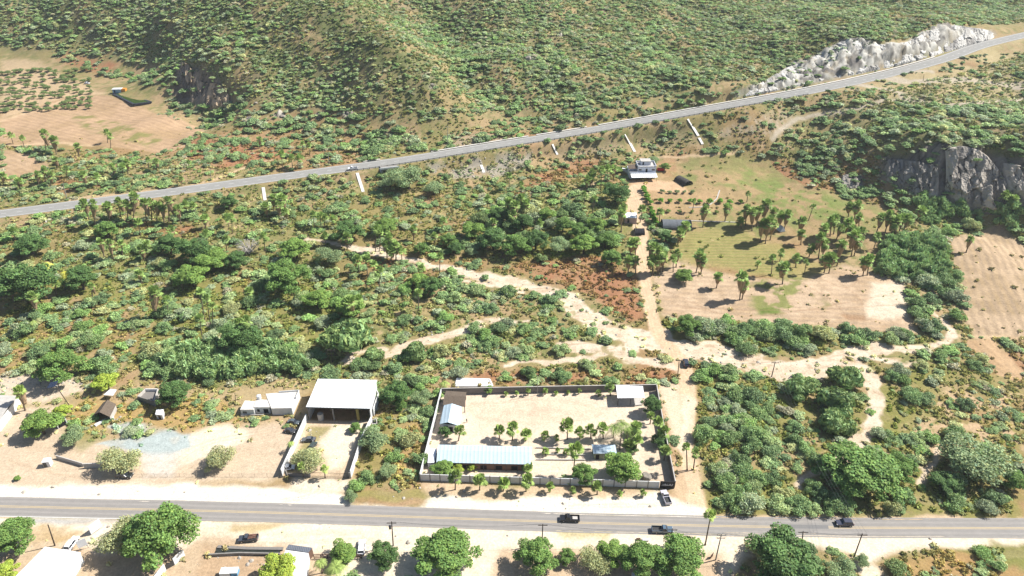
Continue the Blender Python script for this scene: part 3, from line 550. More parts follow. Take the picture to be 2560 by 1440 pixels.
M_INST = leaf_mat("scrub leaves", 'INST', .25)
M_BARK = mat("bark", alb(120, 104, 88, .7), .95, noise=.35, scale=3, bump=.5)
M_PALMBARK = mat("palm bark", alb(150, 132, 112, .75), .95, noise=.3, scale=5, bump=.6)
M_DEAD = leaf_mat("dead fronds", alb(156, 132, 104, .62), .1)
def branches(seed, n=7, cz=1.0, spread=.55, r0=.07, thin=1.0):
    r = random.Random(seed); mb = MB(); f = (0.03 * r.uniform(-1, 1), .03 * r.uniform(-1, 1), cz * .45)
    mb.path([(0, 0, -.12), (f[0] * .5, f[1] * .5, cz * .2), f], [r0 * 1.25, r0, r0 * .8], 8)
    for i in range(n):
        a = 6.283 * i / n + r.uniform(-.4, .4); q = spread * r.uniform(.6, 1.1); h = cz * r.uniform(.85, 1.25)
        m1 = (f[0] + math.cos(a) * q * .45, f[1] + math.sin(a) * q * .45, f[2] + (h - f[2]) * .55)
        e = (math.cos(a) * q, math.sin(a) * q, h); mb.path([f, m1, e], [r0 * .6 * thin, r0 * .38 * thin, r0 * .15], 5)
        for k in range(2):
            b = a + r.uniform(-.8, .8); mb.tube(m1, (m1[0] + math.cos(b) * .3, m1[1] + math.sin(b) * .3, h * r.uniform(.8, 1.15)), r0 * .25 * thin, r0 * .08, 4)
    return mb
TREES = {}
def tree_proto(kind, seed, n, size, cz, az, nb, br, shell=.6, flat=.35, ax=1.0, bran=7, r0=.07, thin=1, up=.35, ar=1.0):
    V, F, c = leaf_cloud(crown_blobs(seed, nb, ax, az, br, cz), n, size, seed, flat, shell=shell, up=up, ar=ar)
    me = mesh_np(kind + "_crown", V, F, M_LEAF, c)
    t = branches(seed, bran, cz, .5, r0, thin).build("trunk", M_BARK); tm = t.data; bpy.data.objects.remove(t)
    TREES.setdefault(kind, []).append((me, tm, cz))
for s_ in range(3):
    tree_proto("dense", 11 + s_, 9000, .044, .80, .85, 34, .27, shell=.5)               # mango-like, rounded bright clumps
    tree_proto("big", 21 + s_, 12000, .034, .86, .92, 46, .22, shell=.3, flat=.5)       # large broad crown with gaps
    tree_proto("feathery", 31 + s_, 6500, .036, .66, .55, 15, .38, shell=.15, flat=.8, thin=.8)   # acacia and mesquite
    tree_proto("shrub", 41 + s_, 2600, .058, .42, .55, 10, .42, shell=.3, flat=.7, bran=5, r0=.04)
    tree_proto("reed", 51 + s_, 3600, .085, .45, .62, 12, .45, shell=.2, flat=.2, bran=5, r0=.03, up=-.2, ar=2.0)
def bare_proto():
    r = random.Random(5); mb = MB()
    for i in range(26):
        a = r.random() * 6.283; p = (math.cos(a) * .05, math.sin(a) * .05, .05); q = r.uniform(.4, .8)
        m1 = (math.cos(a) * q * .5, math.sin(a) * q * .5, r.uniform(.3, .6)); e = (math.cos(a) * q, math.sin(a) * q, r.uniform(.6, 1.1)); mb.path([p, m1, e], [.03, .018, .006], 4)
        for k in range(7):
            b = a + r.uniform(-1.2, 1.2); z = r.uniform(.4, 1.2); mb.tube(m1 if k % 2 else e, (e[0] + math.cos(b) * .28, e[1] + math.sin(b) * .28, z), .011, .003, 3)
    return mb
_o = bare_proto().build("bare", mat("bleached twigs", alb(212, 204, 196, .85), .9)); BARE = _o.data; bpy.data.objects.remove(_o)

KINDCOL = {'M': (104, 128, 62), 'D': (82, 108, 60), 'A': (122, 138, 98), 'O': (140, 144, 102), 'Y': (134, 148, 60), 'B': (98, 124, 64), 'R': (112, 132, 82), 'G': (200, 196, 190), 'S': (106, 122, 76)}
KINDPROTO = {'M': "dense", 'D': "big", 'A': "feathery", 'O': "feathery", 'Y': "dense", 'B': "big", 'R': "reed", 'S': "shrub"}
KINDWORD = {'M': "bright green round-crowned tree", 'D': "dark green bushy tree", 'A': "soft grey-green feathery tree", 'O': "dusty olive open-crowned tree", 'Y': "yellow-green leafy tree", 'B': "broad leafy green tree", 'R': "clump of pale green cane", 'G': "leafless pale grey tree", 'S': "green shrub"}
def basexy(cx, cy, hc_fn):
    """ground point whose point at height hc(s) shows at the pixel (cx, cy)"""
    bx, by = cx, cy + 5
    for _ in range(7):
        P = at1(bx, by); s = FPX / proj(P)[2]; hc = hc_fn(s); q = proj((P[0], P[1], P[2] + hc)); by += (cy - q[1]) * .9; bx += cx - q[0]
    return at1(bx, by), s
placed = []                                                     # (x, y, radius) of hand-placed plants, kept clear of the scrub
used_kind = {}
def plant_tree(cx, cy, w, kind, name, label, cat="tree", group=None, ar=1.0, col=None):
    ar = ar * (.86 if kind in 'MBD' else .92)
    pr = KINDPROTO.get(kind)
    if kind == 'G': me, tm, cz = BARE, None, .6
    else:
        i = used_kind.get(pr, 0); used_kind[pr] = i + 1; me, tm, cz = TREES[pr][i % 3]
    P, s = basexy(cx, cy, lambda s: (w / 2 / s) * cz * ar); Rr = w / 2 / s * .95
    t = empty(name, (P[0], P[1], P[2] - .1), random.random() * 6.28, label, cat, group); t.scale = (Rr, Rr, Rr * ar)
    c = np.array(alb(*(col or KINDCOL[kind]), .82)) * random.uniform(.92, 1.1)
    o = link("crown" if tm else "bare_branches", me, t); o.color = tuple(c) + (1,)
    if tm: link("trunk", tm, t)
    placed.append((P[0], P[1], Rr)); return t

# ------------------------------------------------------------ palms
def fan_crown(seed, n=36, R=1.0, drop=.25):
    r = np.random.default_rng(seed); V = []; F = []; C = []
    for i in range(n):
        a = r.random() * 6.283; e = math.radians(r.uniform(-35, 85) if i > n * .3 else r.uniform(20, 88)); L = R * .52 * (r.uniform(.25, .6) if i % 3 == 0 else r.uniform(.8, 1.1))
        d = np.array((math.cos(a) * math.cos(e), math.sin(a) * math.cos(e), math.sin(e))); c = d * L; c[2] -= drop * .2
        u = np.cross(d, (0, 0, 1.0)); u /= np.linalg.norm(u) + 1e-6; w = np.cross(u, d); fr = R * .46 * r.uniform(.85, 1.15); tint = r.uniform(.72, 1.25)
        k = len(V); V += [d * .06, d * .06 + u * .02, c + u * .02, c]; F.append((k, k + 1, k + 2, k + 3)); C += [tint] * 4
        m = 9
        for j in range(m):
            t0 = -1.75 + 3.5 * j / m; t1 = t0 + 3.5 / m; tm = (t0 + t1) / 2; tip = c + (d * math.cos(tm) + u * math.sin(tm)) * fr * (1 - .12 * abs(tm)) ; tip[2] -= fr * (.16 + .12 * abs(tm))
            b0 = c + (d * math.cos(t0) + u * math.sin(t0)) * fr * .55 ; b1 = c + (d * math.cos(t1) + u * math.sin(t1)) * fr * .55
            fold = w * fr * .03 * (1 if j % 2 else -1); k = len(V); V += [c, b0 + fold, tip, b1 - fold]; F.append((k, k + 1, k + 2, k + 3)); C += [tint * r.uniform(.9, 1.1)] * 4
    C = np.array(C)[:, None] * np.array((1, 1, 1)); return mesh_np("fan_crown", V, F, M_LEAF, C)
def skirt_mesh(seed, n=150, L=1.6):
    r = np.random.default_rng(seed); V = []; F = []; C = []
    for i in range(n):
        a = r.random() * 6.283; z0 = -r.random() ** 1.3 * L * .7; q = .62 * (1 + z0 / L * .8); ln = r.uniform(.45, .8); wd = r.uniform(.05, .12)
        p0 = np.array((math.cos(a) * .08, math.sin(a) * .08, z0 + .1)); p1 = np.array((math.cos(a) * q, math.sin(a) * q, z0 - .18)); p2 = np.array((math.cos(a) * q * .75, math.sin(a) * q * .75, z0 - .18 - ln)); u = np.array((-math.sin(a), math.cos(a), 0)) * wd
        k = len(V); V += [p0 - u * .3, p1 - u, p1 + u, p0 + u * .3, p1 - u, p2 - u * .8, p2 + u * .8, p1 + u]; F += [(k, k + 1, k + 2, k + 3), (k + 4, k + 5, k + 6, k + 7)]; C += [r.uniform(.6, 1.3)] * 8
    return mesh_np("dead_fronds", V, F, M_DEAD, np.array(C)[:, None] * np.ones(3))
def coco_crown(seed, n=17):
    r = np.random.default_rng(seed); V = []; F = []; C = []
    for i in range(n):
        a = i * 2.4 + r.uniform(-.2, .2); e0 = r.uniform(.1, 1.3); tint = r.uniform(.8, 1.25); h = np.array((math.cos(a), math.sin(a), 0)); u = np.array((-math.sin(a), math.cos(a), 0)); pts = []
        for j in range(9):
            t = j / 8; x = t * math.cos(e0 * .6); z = t * math.sin(e0) * .9 - t * t * 1.05; pts.append(h * x * 1.15 + np.array((0, 0, z)))
        for j in range(8):
            p, q = pts[j], pts[j + 1]; wl_ = .26 * math.sin(math.pi * (.12 + .8 * (j + .5) / 8))
            for sd_ in (-1, 1):
                for m_ in range(2):
                    a0 = p + (q - p) * (m_ * .5); a1 = p + (q - p) * (m_ * .5 + .32); tip = a1 + u * sd_ * wl_ + (q - p) * .6 - np.array((0, 0, wl_ * .55)); k = len(V)
                    V += [a0, a1, tip + (q - p) * .1, tip]; F.append((k, k + 1, k + 2, k + 3)); C += [tint * r.uniform(.85, 1.15)] * 4
    return mesh_np("feather_crown", V, F, M_LEAF, np.array(C)[:, None] * np.ones(3))
FANS = [fan_crown(100 + i) for i in range(3)]; SKIRTS = [skirt_mesh(200 + i) for i in range(2)]; COCOS = [coco_crown(300 + i) for i in range(2)]
_tb = MB(); _tb.path([(0, 0, 0), (0, 0, .06), (0, 0, .5), (0, 0, 1)], [1.5, 1.05, .9, .75], 8); _o = _tb.build("palm_trunk", M_PALMBARK, smooth=True); PTR = _o.data; bpy.data.objects.remove(_o)
npalm = 0
def palm(cx, cy, bx, by, w, kind, label, group, col=None):
    """crown centre pixel, base pixel, crown width in px; kind f fan, s fan with skirt, c coconut"""
    global npalm
    B = at1(bx, by); dx, dy, dz = ray(cx, cy); t = B[1] / dy; T = np.array((dx * t, B[1], CAM_H + dz * t))
    s = FPX / proj(B)[2]; Rr = w / 2 / s; T[2] = max(T[2], B[2] + .5 * Rr); i = npalm; npalm += 1
    Rr = min(max(Rr, .9), 3.4)
    root = empty("coconut_palm" if kind == 'c' else "fan_palm", tuple(B - np.array((0, 0, .05))), 0, label, "palm tree", group)
    v = Vector(T - B); q = v.to_track_quat('Z', 'Y').to_euler()
    tr = link("trunk", PTR, root); tr.rotation_euler = q; rr = .26 if kind == 's' else (.17 if kind == 'c' else .2); tr.scale = (rr, rr, v.length)
    cr = link("crown", COCOS[i % 2] if kind == 'c' else FANS[i % 3], root); cr.location = v; cr.rotation_euler = (v.x * .03, 0, (i * 2.399) % 6.28); k_ = Rr * (1.15 if kind != 'c' else 1.0); cr.scale = (k_, k_, k_ * (1.15 if kind != 'c' else 1))
    c = np.array(alb(*(col or (112, 132, 72)), .95)) * random.uniform(.85, 1.12); cr.color = tuple(c) + (1,)
    if kind == 's':
        sk = link("dead_fronds", SKIRTS[i % 2], root); sk.location = v; sk.rotation_euler = (q[0], q[1], i * 1.7); z_ = min(v.length * .62, Rr * 2.6) / 2.0; sk.scale = (Rr * .95, Rr * .95, z_)
    placed.append((B[0], B[1], .8)); return root
PALMS = [  # zone phrase, group, default kind, [(cx,cy,bx,by,w,kind)]
 ("in the dense row just below the highway", "palms in the row below the highway", [(210,510,222,548,26,'s'),(233,510,238,567,24,'s'),(269,517,274,556,26,'s'),(297,505,302,545,24,'s'),(317,510,320,555,24,'s'),(336,494,334,548,28,'s'),(361,507,366,557,24,'s'),(376,507,380,550,24,'s'),(393,514,392,556,24,'s'),(406,520,410,555,20,'s'),(420,503,423,555,24,'s'),(443,524,452,559,24,'s'),(463,510,470,537,20,'f'),(482,514,489,534,20,'f')]),
 ("on the red grass left of the pale bare tree", "palms on the red grass", [(346,557,351,588,24,'f'),(428,577,432,599,26,'s'),(512,547,514,572,24,'s'),(515,584,517,614,20,'f'),(579,544,581,584,22,'f'),(250,606,262,646,22,'s'),(274,608,284,651,22,'s'),(34,579,38,602,24,'f'),(303,608,306,640,18,'f')]),
 ("in the thicket of the left woodland", "palms in the left woodland", [(354,624,361,655,26,'s'),(366,610,368,650,20,'f'),(386,631,390,645,20,'s'),(348,685,354,708,24,'s'),(386,732,386,794,40,'s'),(416,749,421,787,22,'f'),(453,695,457,730,24,'f'),(23,712,35,754,30,'s'),(81,742,91,787,28,'s'),(138,708,141,740,22,'f'),(228,715,232,749,18,'s'),(565,597,567,628,20,'f')]),
 ("among the tall slender palms of the clearing", "slender palms in the clearing", [(500,730,512,799,22,'f'),(516,745,527,816,20,'f'),(531,765,532,819,20,'f'),(499,796,507,854,24,'f'),(616,802,623,863,28,'f'),(596,806,600,831,22,'f'),(623,729,624,752,24,'f')]),
 ("in the group below the sloping drain", "palms below the highway drain", [(663,517,670,547,24,'s'),(683,497,685,530,24,'s'),(705,497,708,535,28,'s'),(712,530,709,557,22,'s'),(696,512,698,545,22,'s'),(660,591,662,628,24,'f'),(568,545,572,566,22,'f')]),
 ("in the thin grove left of the sandy track", "palms left of the sandy track", [(783,537,786,567,20,'f'),(801,539,803,570,20,'f'),(813,544,810,571,20,'f'),(833,547,833,567,20,'f'),(867,594,868,624,28,'s'),(812,590,814,615,20,'f'),(894,648,899,682,26,'f'),(917,648,919,698,22,'f'),(934,661,936,688,22,'f'),(949,678,948,720,26,'f')]),
 ("beside the head of the sand wash", "palms at the head of the sand wash", [(939,574,939,628,22,'f'),(951,581,948,628,20,'f'),(979,628,978,653,26,'s'),(974,597,976,640,30,'s'),(989,614,990,650,24,'s'),(1003,626,1005,652,24,'f'),(966,612,968,645,24,'s'),(1100,641,1099,688,20,'f'),(1053,671,1054,700,22,'f'),(1046,732,1046,776,22,'f'),(875,755,875,804,36,'s'),(897,749,900,792,26,'f'),(1107,552,1104,581,20,'f')]),
 ("in the tall clump of the middle wood", "palms in the middle wood", [(1219,497,1218,520,20,'f'),(1273,505,1276,545,26,'s'),(1287,515,1286,560,28,'s'),(1303,497,1304,535,26,'s'),(1316,510,1315,540,24,'s'),(1283,537,1287,567,26,'s'),(1350,557,1350,584,20,'f'),(1203,571,1201,591,20,'f'),(1233,557,1233,590,24,'s'),(1033,574,1034,600,22,'s'),(1085,590,1086,612,20,'s'),(1273,440,1273,477,18,'f'),(1303,463,1303,495,20,'f')]),
 ("left of the two-storey house", "palms by the two-storey house", [(1504,425,1502,471,20,'f'),(1519,423,1518,465,24,'f'),(1533,423,1535,452,22,'s'),(1469,449,1470,475,22,'s'),(1481,433,1480,470,22,'s'),(1476,441,1477,472,22,'s'),(1461,487,1460,517,20,'f'),(1486,497,1481,534,18,'f'),(1554,534,1553,580,26,'s'),(1558,520,1557,560,24,'s')]),
 ("lining the dirt drive", "palms lining the dirt drive", [(1606,524,1600,556,24,'f'),(1579,611,1575,640,30,'s'),(1590,604,1588,638,24,'s'),(1572,651,1570,685,26,'s'),(1589,651,1589,685,24,'s'),(1633,620,1632,680,30,'s'),(1650,628,1650,680,28,'s'),(1629,650,1632,688,28,'s'),(1645,650,1645,686,28,'s'),(1660,640,1657,680,24,'s'),(1693,634,1690,668,24,'s'),(1683,648,1683,680,22,'f'),(1703,577,1702,605,24,'s')]),
 ("near the grey shade tent", "palms near the grey shade tent", [(1735,503,1731,530,14,'f'),(1762,525,1757,568,28,'s'),(1818,520,1812,554,26,'s'),(1701,584,1694,612,26,'s'),(1713,565,1706,600,26,'s'),(1650,530,1648,556,22,'f')]),
 ("standing alone on the lower ploughed field", "palms on the lower ploughed field", [(1749,641,1740,682,38,'s'),(1757,652,1752,686,26,'s'),(1796,692,1791,720,24,'s'),(1855,694,1849,750,34,'s'),(1862,712,1855,748,26,'s'),(1960,670,1956,710,46,'s'),(1932,645,1928,688,20,'f'),(1954,631,1949,653,20,'f'),(1896,658,1892,673,14,'f'),(1992,645,1989,668,24,'s'),(2016,655,2011,685,16,'f')]),
 ("at the left end of the field grove", "palms at the left end of the field grove", [(1851,554,1853,572,24,'s'),(1868,524,1863,564,26,'s'),(1881,530,1880,577,24,'s'),(1895,527,1891,567,26,'s'),(1915,512,1910,560,32,'s'),(1935,530,1931,555,24,'s'),(1908,561,1900,607,30,'s'),(1922,555,1913,609,30,'s'),(1933,562,1925,600,26,'s'),(1952,540,1949,572,24,'s'),(1969,537,1960,575,26,'s'),(1870,485,1867,505,16,'f')]),
 ("in the middle of the field grove", "palms in the middle of the field grove", [(2006,554,1998,590,26,'s'),(2004,584,2002,612,22,'s'),(2033,517,2021,551,16,'f'),(2029,621,2022,643,24,'s'),(2053,594,2046,645,28,'s'),(2063,608,2055,645,26,'s'),(2063,571,2058,600,26,'s'),(2080,551,2075,590,26,'s'),(2089,546,2084,585,24,'s'),(2069,648,2060,682,36,'s'),(2080,645,2072,683,28,'s'),(2103,571,2088,604,22,'s'),(2106,611,2092,665,24,'s')]),
 ("at the right end of the field grove", "palms at the right end of the field grove", [(2123,517,2121,542,26,'s'),(2143,515,2135,550,32,'s'),(2122,557,2118,595,28,'s'),(2148,544,2147,570,22,'s'),(2137,588,2128,641,34,'s'),(2145,601,2135,640,30,'s'),(2153,581,2150,622,28,'s'),(2130,575,2126,610,26,'s'),(2164,655,2157,690,30,'s'),(2174,648,2168,688,28,'s'),(2194,591,2184,622,22,'f')]),
 ("along the cane bed under the cliffs", "palms along the cane bed", [(2204,544,2190,585,24,'s'),(2224,538,2212,584,26,'s'),(2244,551,2236,590,28,'s'),(2235,557,2228,592,26,'s'),(2256,545,2248,580,24,'s'),(2271,547,2256,582,26,'s'),(2305,527,2291,552,26,'s'),(2426,598,2415,631,20,'s'),(2513,490,2503,517,26,'f'),(2535,497,2530,520,22,'f')]),
 ("in the far left field margin", "palms of the far left field margin", [(27,339,33,360,18,'f'),(55,346,60,366,16,'f'),(109,334,116,380,22,'s'),(134,351,141,386,24,'s'),(193,366,198,393,18,'s'),(267,330,269,357,16,'f'),(275,340,277,372,16,'f'),(138,400,143,423,18,'s'),(165,423,167,445,18,'f'),(111,427,113,455,22,'s'),(94,437,97,465,20,'s'),(126,437,127,468,20,'s'),(8,440,8,462,20,'s'),(47,453,50,475,20,'s')]),
 ("between the far left fields and the highway", "palms between far fields and highway", [(207,437,215,470,20,'s'),(242,440,245,465,18,'f'),(282,417,284,440,18,'s'),(306,417,308,445,20,'f'),(317,407,320,435,20,'s'),(370,400,372,420,16,'f'),(390,403,392,425,16,'s'),(472,407,473,425,14,'f'),(453,447,455,465,14,'f'),(648,349,650,370,16,'s'),(704,386,706,420,20,'f'),(729,395,731,420,20,'f'),(749,396,751,422,22,'f'),(756,360,757,380,14,'f'),(772,363,775,390,14,'f')]),
 ("on the sandy yard inside the walled compound", "palms across the compound yard", [(1249,1076,1248,1097,27,'f'),(1282,1070,1281,1100,31,'f'),(1316,1086,1314,1102,26,'f'),(1363,1088,1362,1099,21,'f'),(1392,1093,1391,1102,14,'f'),(1419,1064,1418,1098,34,'f'),(1450,1080,1449,1098,25,'f'),(1477,1074,1477,1096,28,'f'),(1150,1077,1146,1102,26,'f'),(1507,1070,1508,1096,26,'f')]),
 ("in the planted strip inside the compound", "palms of the compound planting", [(1439,1125,1433,1187,38,'f'),(1364,1127,1363,1137,18,'f'),(1394,1124,1394,1132,12,'f'),(1416,1129,1416,1137,16,'f'),(1535,1068,1533,1094,34,'c'),(1556,1060,1549,1125,40,'c'),(1568,1076,1566,1100,26,'c'),(1591,1068,1590,1108,28,'f'),(1594,1100,1588,1130,26,'f'),(1572,1110,1570,1132,26,'f')]),
 ("in the row outside the near compound wall", "palms outside the near compound wall", [(1139,1190,1138,1224,32,'f'),(1200,1201,1199,1225,30,'f'),(1261,1209,1258,1228,30,'f'),(1319,1200,1315,1228,32,'f'),(1376,1215,1375,1230,20,'f'),(1433,1224,1431,1235,16,'f'),(1493,1216,1493,1236,26,'f'),(1550,1233,1548,1242,14,'f'),(1608,1230,1607,1240,16,'f'),(1320,1172,1319,1190,22,'f')]),
 ("against the far compound wall", "young palms by the far compound wall", [(1265,984,1265,990,8,'f'),(1292,982,1292,990,10,'f'),(1320,976,1320,988,13,'f'),(1363,976,1363,986,13,'f'),(1390,982,1390,987,9,'f'),(1420,980,1420,986,9,'f'),(1448,976,1447,985,10,'f'),(1496,982,1496,991,16,'f'),(1525,968,1526,989,24,'f')]),
 ("along the right-hand compound wall", "palms by the right compound wall", [(1628,1040,1625,1060,20,'f'),(1646,1055,1650,1090,26,'f'),(1660,1078,1655,1106,28,'f'),(1664,1127,1660,1150,26,'f'),(1716,1117,1718,1175,20,'f'),(1739,1133,1733,1175,20,'f')]),
]
ALONE = [(1777,1288,1763,1362,34,'f',"tall leaning fan palm standing over the near road"),(50,978,63,1026,36,'s',"tall fan palm beside the pale roofed building on the left"),(727,1107,727,1128,22,'c',"small palm leaning over the left wall of the warehouse yard"),(754,1166,759,1192,24,'f',"short palm behind the left part of the warehouse yard gate"),(811,1172,813,1195,24,'f',"short palm at the middle of the warehouse yard gate"),
         (165,681,160,725,36,'c',"yellowish feather palm in the left woodland"),(114,660,112,690,30,'c',"yellow-green feather palm behind the dark trees at the left edge"),(838,1418,845,1455,60,'c',"broad coconut palm cut by the bottom edge of the view"),(80,805,82,830,22,'c',"small coconut palm by the white wall stub on the left"),(1110,957,1112,975,30,'c',"leafy banana-like palm behind the far left compound corner"),(800,1405,806,1432,36,'c',"short coconut palm left of the bottom edge trees"),(940,1030,940,1031,4,'f',None)]
ORD = ["leftmost", "second from left", "third from left", "fourth from left", "fifth from left", "sixth from left", "seventh from left", "eighth from left"]
def ordinal(i, n):
    if i < (n + 1) // 2: return ORD[i] if i < 8 else "about %dth from left" % (i + 1)
    j = n - 1 - i; return ["rightmost", "second from right", "third from right", "fourth from right", "fifth from right", "sixth from right", "seventh from right", "eighth from right"][j]
for ph, grp, lst in PALMS:
    order = sorted(range(len(lst)), key=lambda i: lst[i][0])
    for rk_, i in enumerate(order):
        cx, cy, bx, by, w, kd = lst[i]; wd = {'s': "shaggy fan palm", 'f': "fan palm", 'c': "feather palm"}[kd]
        palm(cx, cy, bx, by, w * (1.25 if cy > 1000 else 1.15), kd, "%s %s, %s" % (wd, ph, ordinal(rk_, len(lst))), grp, (108, 126, 66) if cy > 950 else None)
for cx, cy, bx, by, w, kd, lb in ALONE:
    if lb: palm(cx, cy, bx, by, w, kd, lb, None, (168, 166, 72) if "yellow" in lb else (130, 146, 80))

# ------------------------------------------------------------ hand-placed trees: cx, cy, width px, kind, place, crown height ratio
TR = [(75,612,82,'D',"at the left edge below the highway"),(60,705,150,'D',"largest dark crown at the left edge"),(200,695,90,'D',"beside the yellowish palm"),(145,915,115,'B',"above the junk yard at the left"),(738,622,80,'M',"right of the pale bare tree"),
 (482,625,95,'D',"at the head of the winding grove"),(540,645,72,'M',"in the middle of the winding grove"),(592,650,66,'D',"at the right end of the winding grove"),(478,690,84,'M',"at the lower end of the winding grove"),(512,662,80,'M',"bending through the winding grove"),(716,690,122,'B',"large and alone in the left clearing"),(790,748,72,'M',"low and bright right of the clearing"),(878,768,76,'M',"around the skirted palm by the clearing"),(1078,716,66,'D',"ball-shaped below the sand wash"),(1045,702,56,'M',"touching the ball-shaped tree"),
 (422,612,74,'D',"behind the palms above the winding grove"),(868,578,84,'D',"left of the sand wash head"),(822,638,66,'A',"beside the clearing track"),(600,845,112,'D',"behind the slender palms above the cane"),(965,565,62,'M',"behind the wash palms"),(1180,575,66,'M',"at the left of the middle wood"),(1232,598,84,'D',"low in the middle wood"),(1288,612,80,'B',"at the front of the middle wood"),(1340,600,72,'D',"centre front of the middle wood"),(1398,612,62,'A',"right front of the middle wood"),(1460,612,76,'M',"dense at the right end of the middle wood"),(1492,562,54,'M',"bright behind the right end of the middle wood"),(1366,535,48,'M',"small and bright above the middle wood"),(1408,560,54,'B',"behind the centre of the middle wood"),(1446,575,56,'B',"between bright crowns of the middle wood"),(1250,535,58,'D',"in the shade of the tall palm clump"),(1205,548,56,'S',"upper left of the middle wood"),
 (1054,622,46,'B',"round beside the sand wash"),(1140,620,46,'D',"round above the sand wash"),(1180,628,42,'A',"dome-shaped above the sand wash"),(1540,480,76,'D',"large left of the house drive"),(1665,592,42,'D',"beside the dirt drive"),(1310,555,60,'D',"deep in the middle wood"),(1350,645,40,'S',"below the middle wood"),(1514,600,60,'B',"by the track left of the dirt drive"),(1530,645,60,'B',"by the shadowed bend of the dirt drive"),(1120,600,50,'B',"left front of the middle wood"),
 (620,618,64,'G',"beside the left woodland"),(1600,440,26,'S',"behind the two-storey house"),(1662,417,30,'M',"beside the red vehicle"),(1545,425,26,'M',"left of the two-storey house"),(1634,400,34,'A',"behind the two-storey house, right side"),
 (1020,445,96,'A',"largest grey-green mass below the culvert"),(975,455,60,'A',"beside the culvert mouth"),(1085,470,60,'A',"right of the culvert trees"),(570,505,50,'D',"by the white heap below the highway"),(265,575,64,'B',"below the palm row"),(1710,690,52,'M',"low beside the drive and field"),(1720,812,70,'B',"at the corner of the ploughed field"),(2070,228,16,'D',"alone beside the highway bend"),(2013,213,10,'D',"tiny against the rock cut"),
 (1224,974,30,'M',"against the far compound wall"),(1112,1078,34,'D',"tall before the white gable roof",1.25),(1104,1170,56,'M',"at the left end of the long roof"),(1145,1172,34,'Y',"in front of the long roof"),(1180,1168,28,'Y',"right of the yellow one by the long roof"),(1317,1165,34,'D',"at the right end of the long roof"),(1628,1012,56,'D',"tall beside the pavilion roof",1.3),(1650,1100,46,'D',"at the right-hand compound wall"),(1557,1170,100,'M',"large inside the near compound wall"),(1460,1185,70,'B',"spreading by the near compound wall"),(1585,1078,40,'D',"behind the small compound hut"),(1576,1115,42,'D',"beside the small compound hut"),
 (990,982,84,'D',"right of the white warehouse"),(1058,992,56,'A',"left of the compound's far corner"),(432,985,92,'D',"right of the unfinished block hut"),(100,1060,96,'M',"large by the left yard"),(155,1028,46,'Y',"behind the large left yard tree"),(182,1088,72,'A',"sprawling in the left yard"),(262,955,62,'Y',"behind the tilted white shelter"),(298,1150,98,'O',"over the black car in the dirt yard"),(544,1150,80,'O',"alone in the middle of the dirt yard"),(930,1098,86,'A',"leaning over the warehouse wall"),(888,1068,34,'B',"inside the right warehouse wall"),(770,1150,90,'O',"over the wrecks in the warehouse yard"),(42,1195,18,'M',"small sapling by the road"),(965,1180,50,'A',"below the warehouse wall"),(875,1240,40,'A',"low by the road shoulder"),(1000,1010,40,'B',"behind the small concrete box"),
 (25,1345,125,'B',"at the lower left edge"),(10,1432,70,'Y',"in the lower left corner"),(395,1335,180,'B',"largest, over the white gate",1.15),(305,1340,120,'O',"left half of the big pair by the gate"),(960,1385,84,'D',"by the utility pole below the road"),(858,1382,76,'M',"right of the brown fence"),(700,1420,96,'Y',"in front of the white walled house"),(1118,1382,180,'B',"widest below the road",.66),(1340,1386,108,'B',"in front of the middle utility pole"),(1418,1392,52,'B',"right of the middle utility pole"),(1530,1384,84,'M',"left end of the grove below the road"),(1602,1396,112,'B',"middle of the grove below the road"),(1700,1392,146,'B',"right end of the grove below the road",.85),(1962,1398,196,'D',"largest at the lower right",.85),(2110,1425,84,'A',"scruffy by the lower right track"),(2155,1400,44,'A',"thin by the lower right utility pole"),(2245,1425,60,'S',"low right of the sandy track"),(1488,1400,84,'O',"twiggy and greyish below the road"),
 (2165,1178,215,'B',"huge by the near road at right",.62),(2078,1180,86,'D',"dark left side of the huge tree"),(2430,1160,180,'A',"huge and airy near the right edge",.72),(2370,1205,90,'D',"dark under the airy tree",.7),(2535,1200,70,'B',"at the right edge above the road"),(2250,1165,90,'B',"right shoulder of the huge tree"),
 (860,850,122,'R',"left of the pale sand wash"),(1040,888,70,'R',"below the branching sand wash"),(935,885,46,'R',"small beside the branching wash"),(2107,945,84,'R',"at the fork of the sand washes"),(2108,1005,98,'R',"left of the southern wash"),(2090,1055,80,'R',"lowest beside the southern wash"),(2003,978,72,'R',"on the green meadow"),(1330,930,44,'R',"behind the far compound wall"),(2420,862,0,'R',"")]
for i, t_ in enumerate(TR):
    cx, cy, w, kd, pl = t_[:5]
    if w < 5: continue
    plant_tree(cx, cy, w, kd, {'R': "cane_clump", 'S': "shrub", 'G': "bare_tree"}.get(kd, "tree"), KINDWORD[kd] + " " + pl, {'R': "cane", 'S': "shrub"}.get(kd, "tree"), ar=t_[5] if len(t_) > 5 else 1.0)
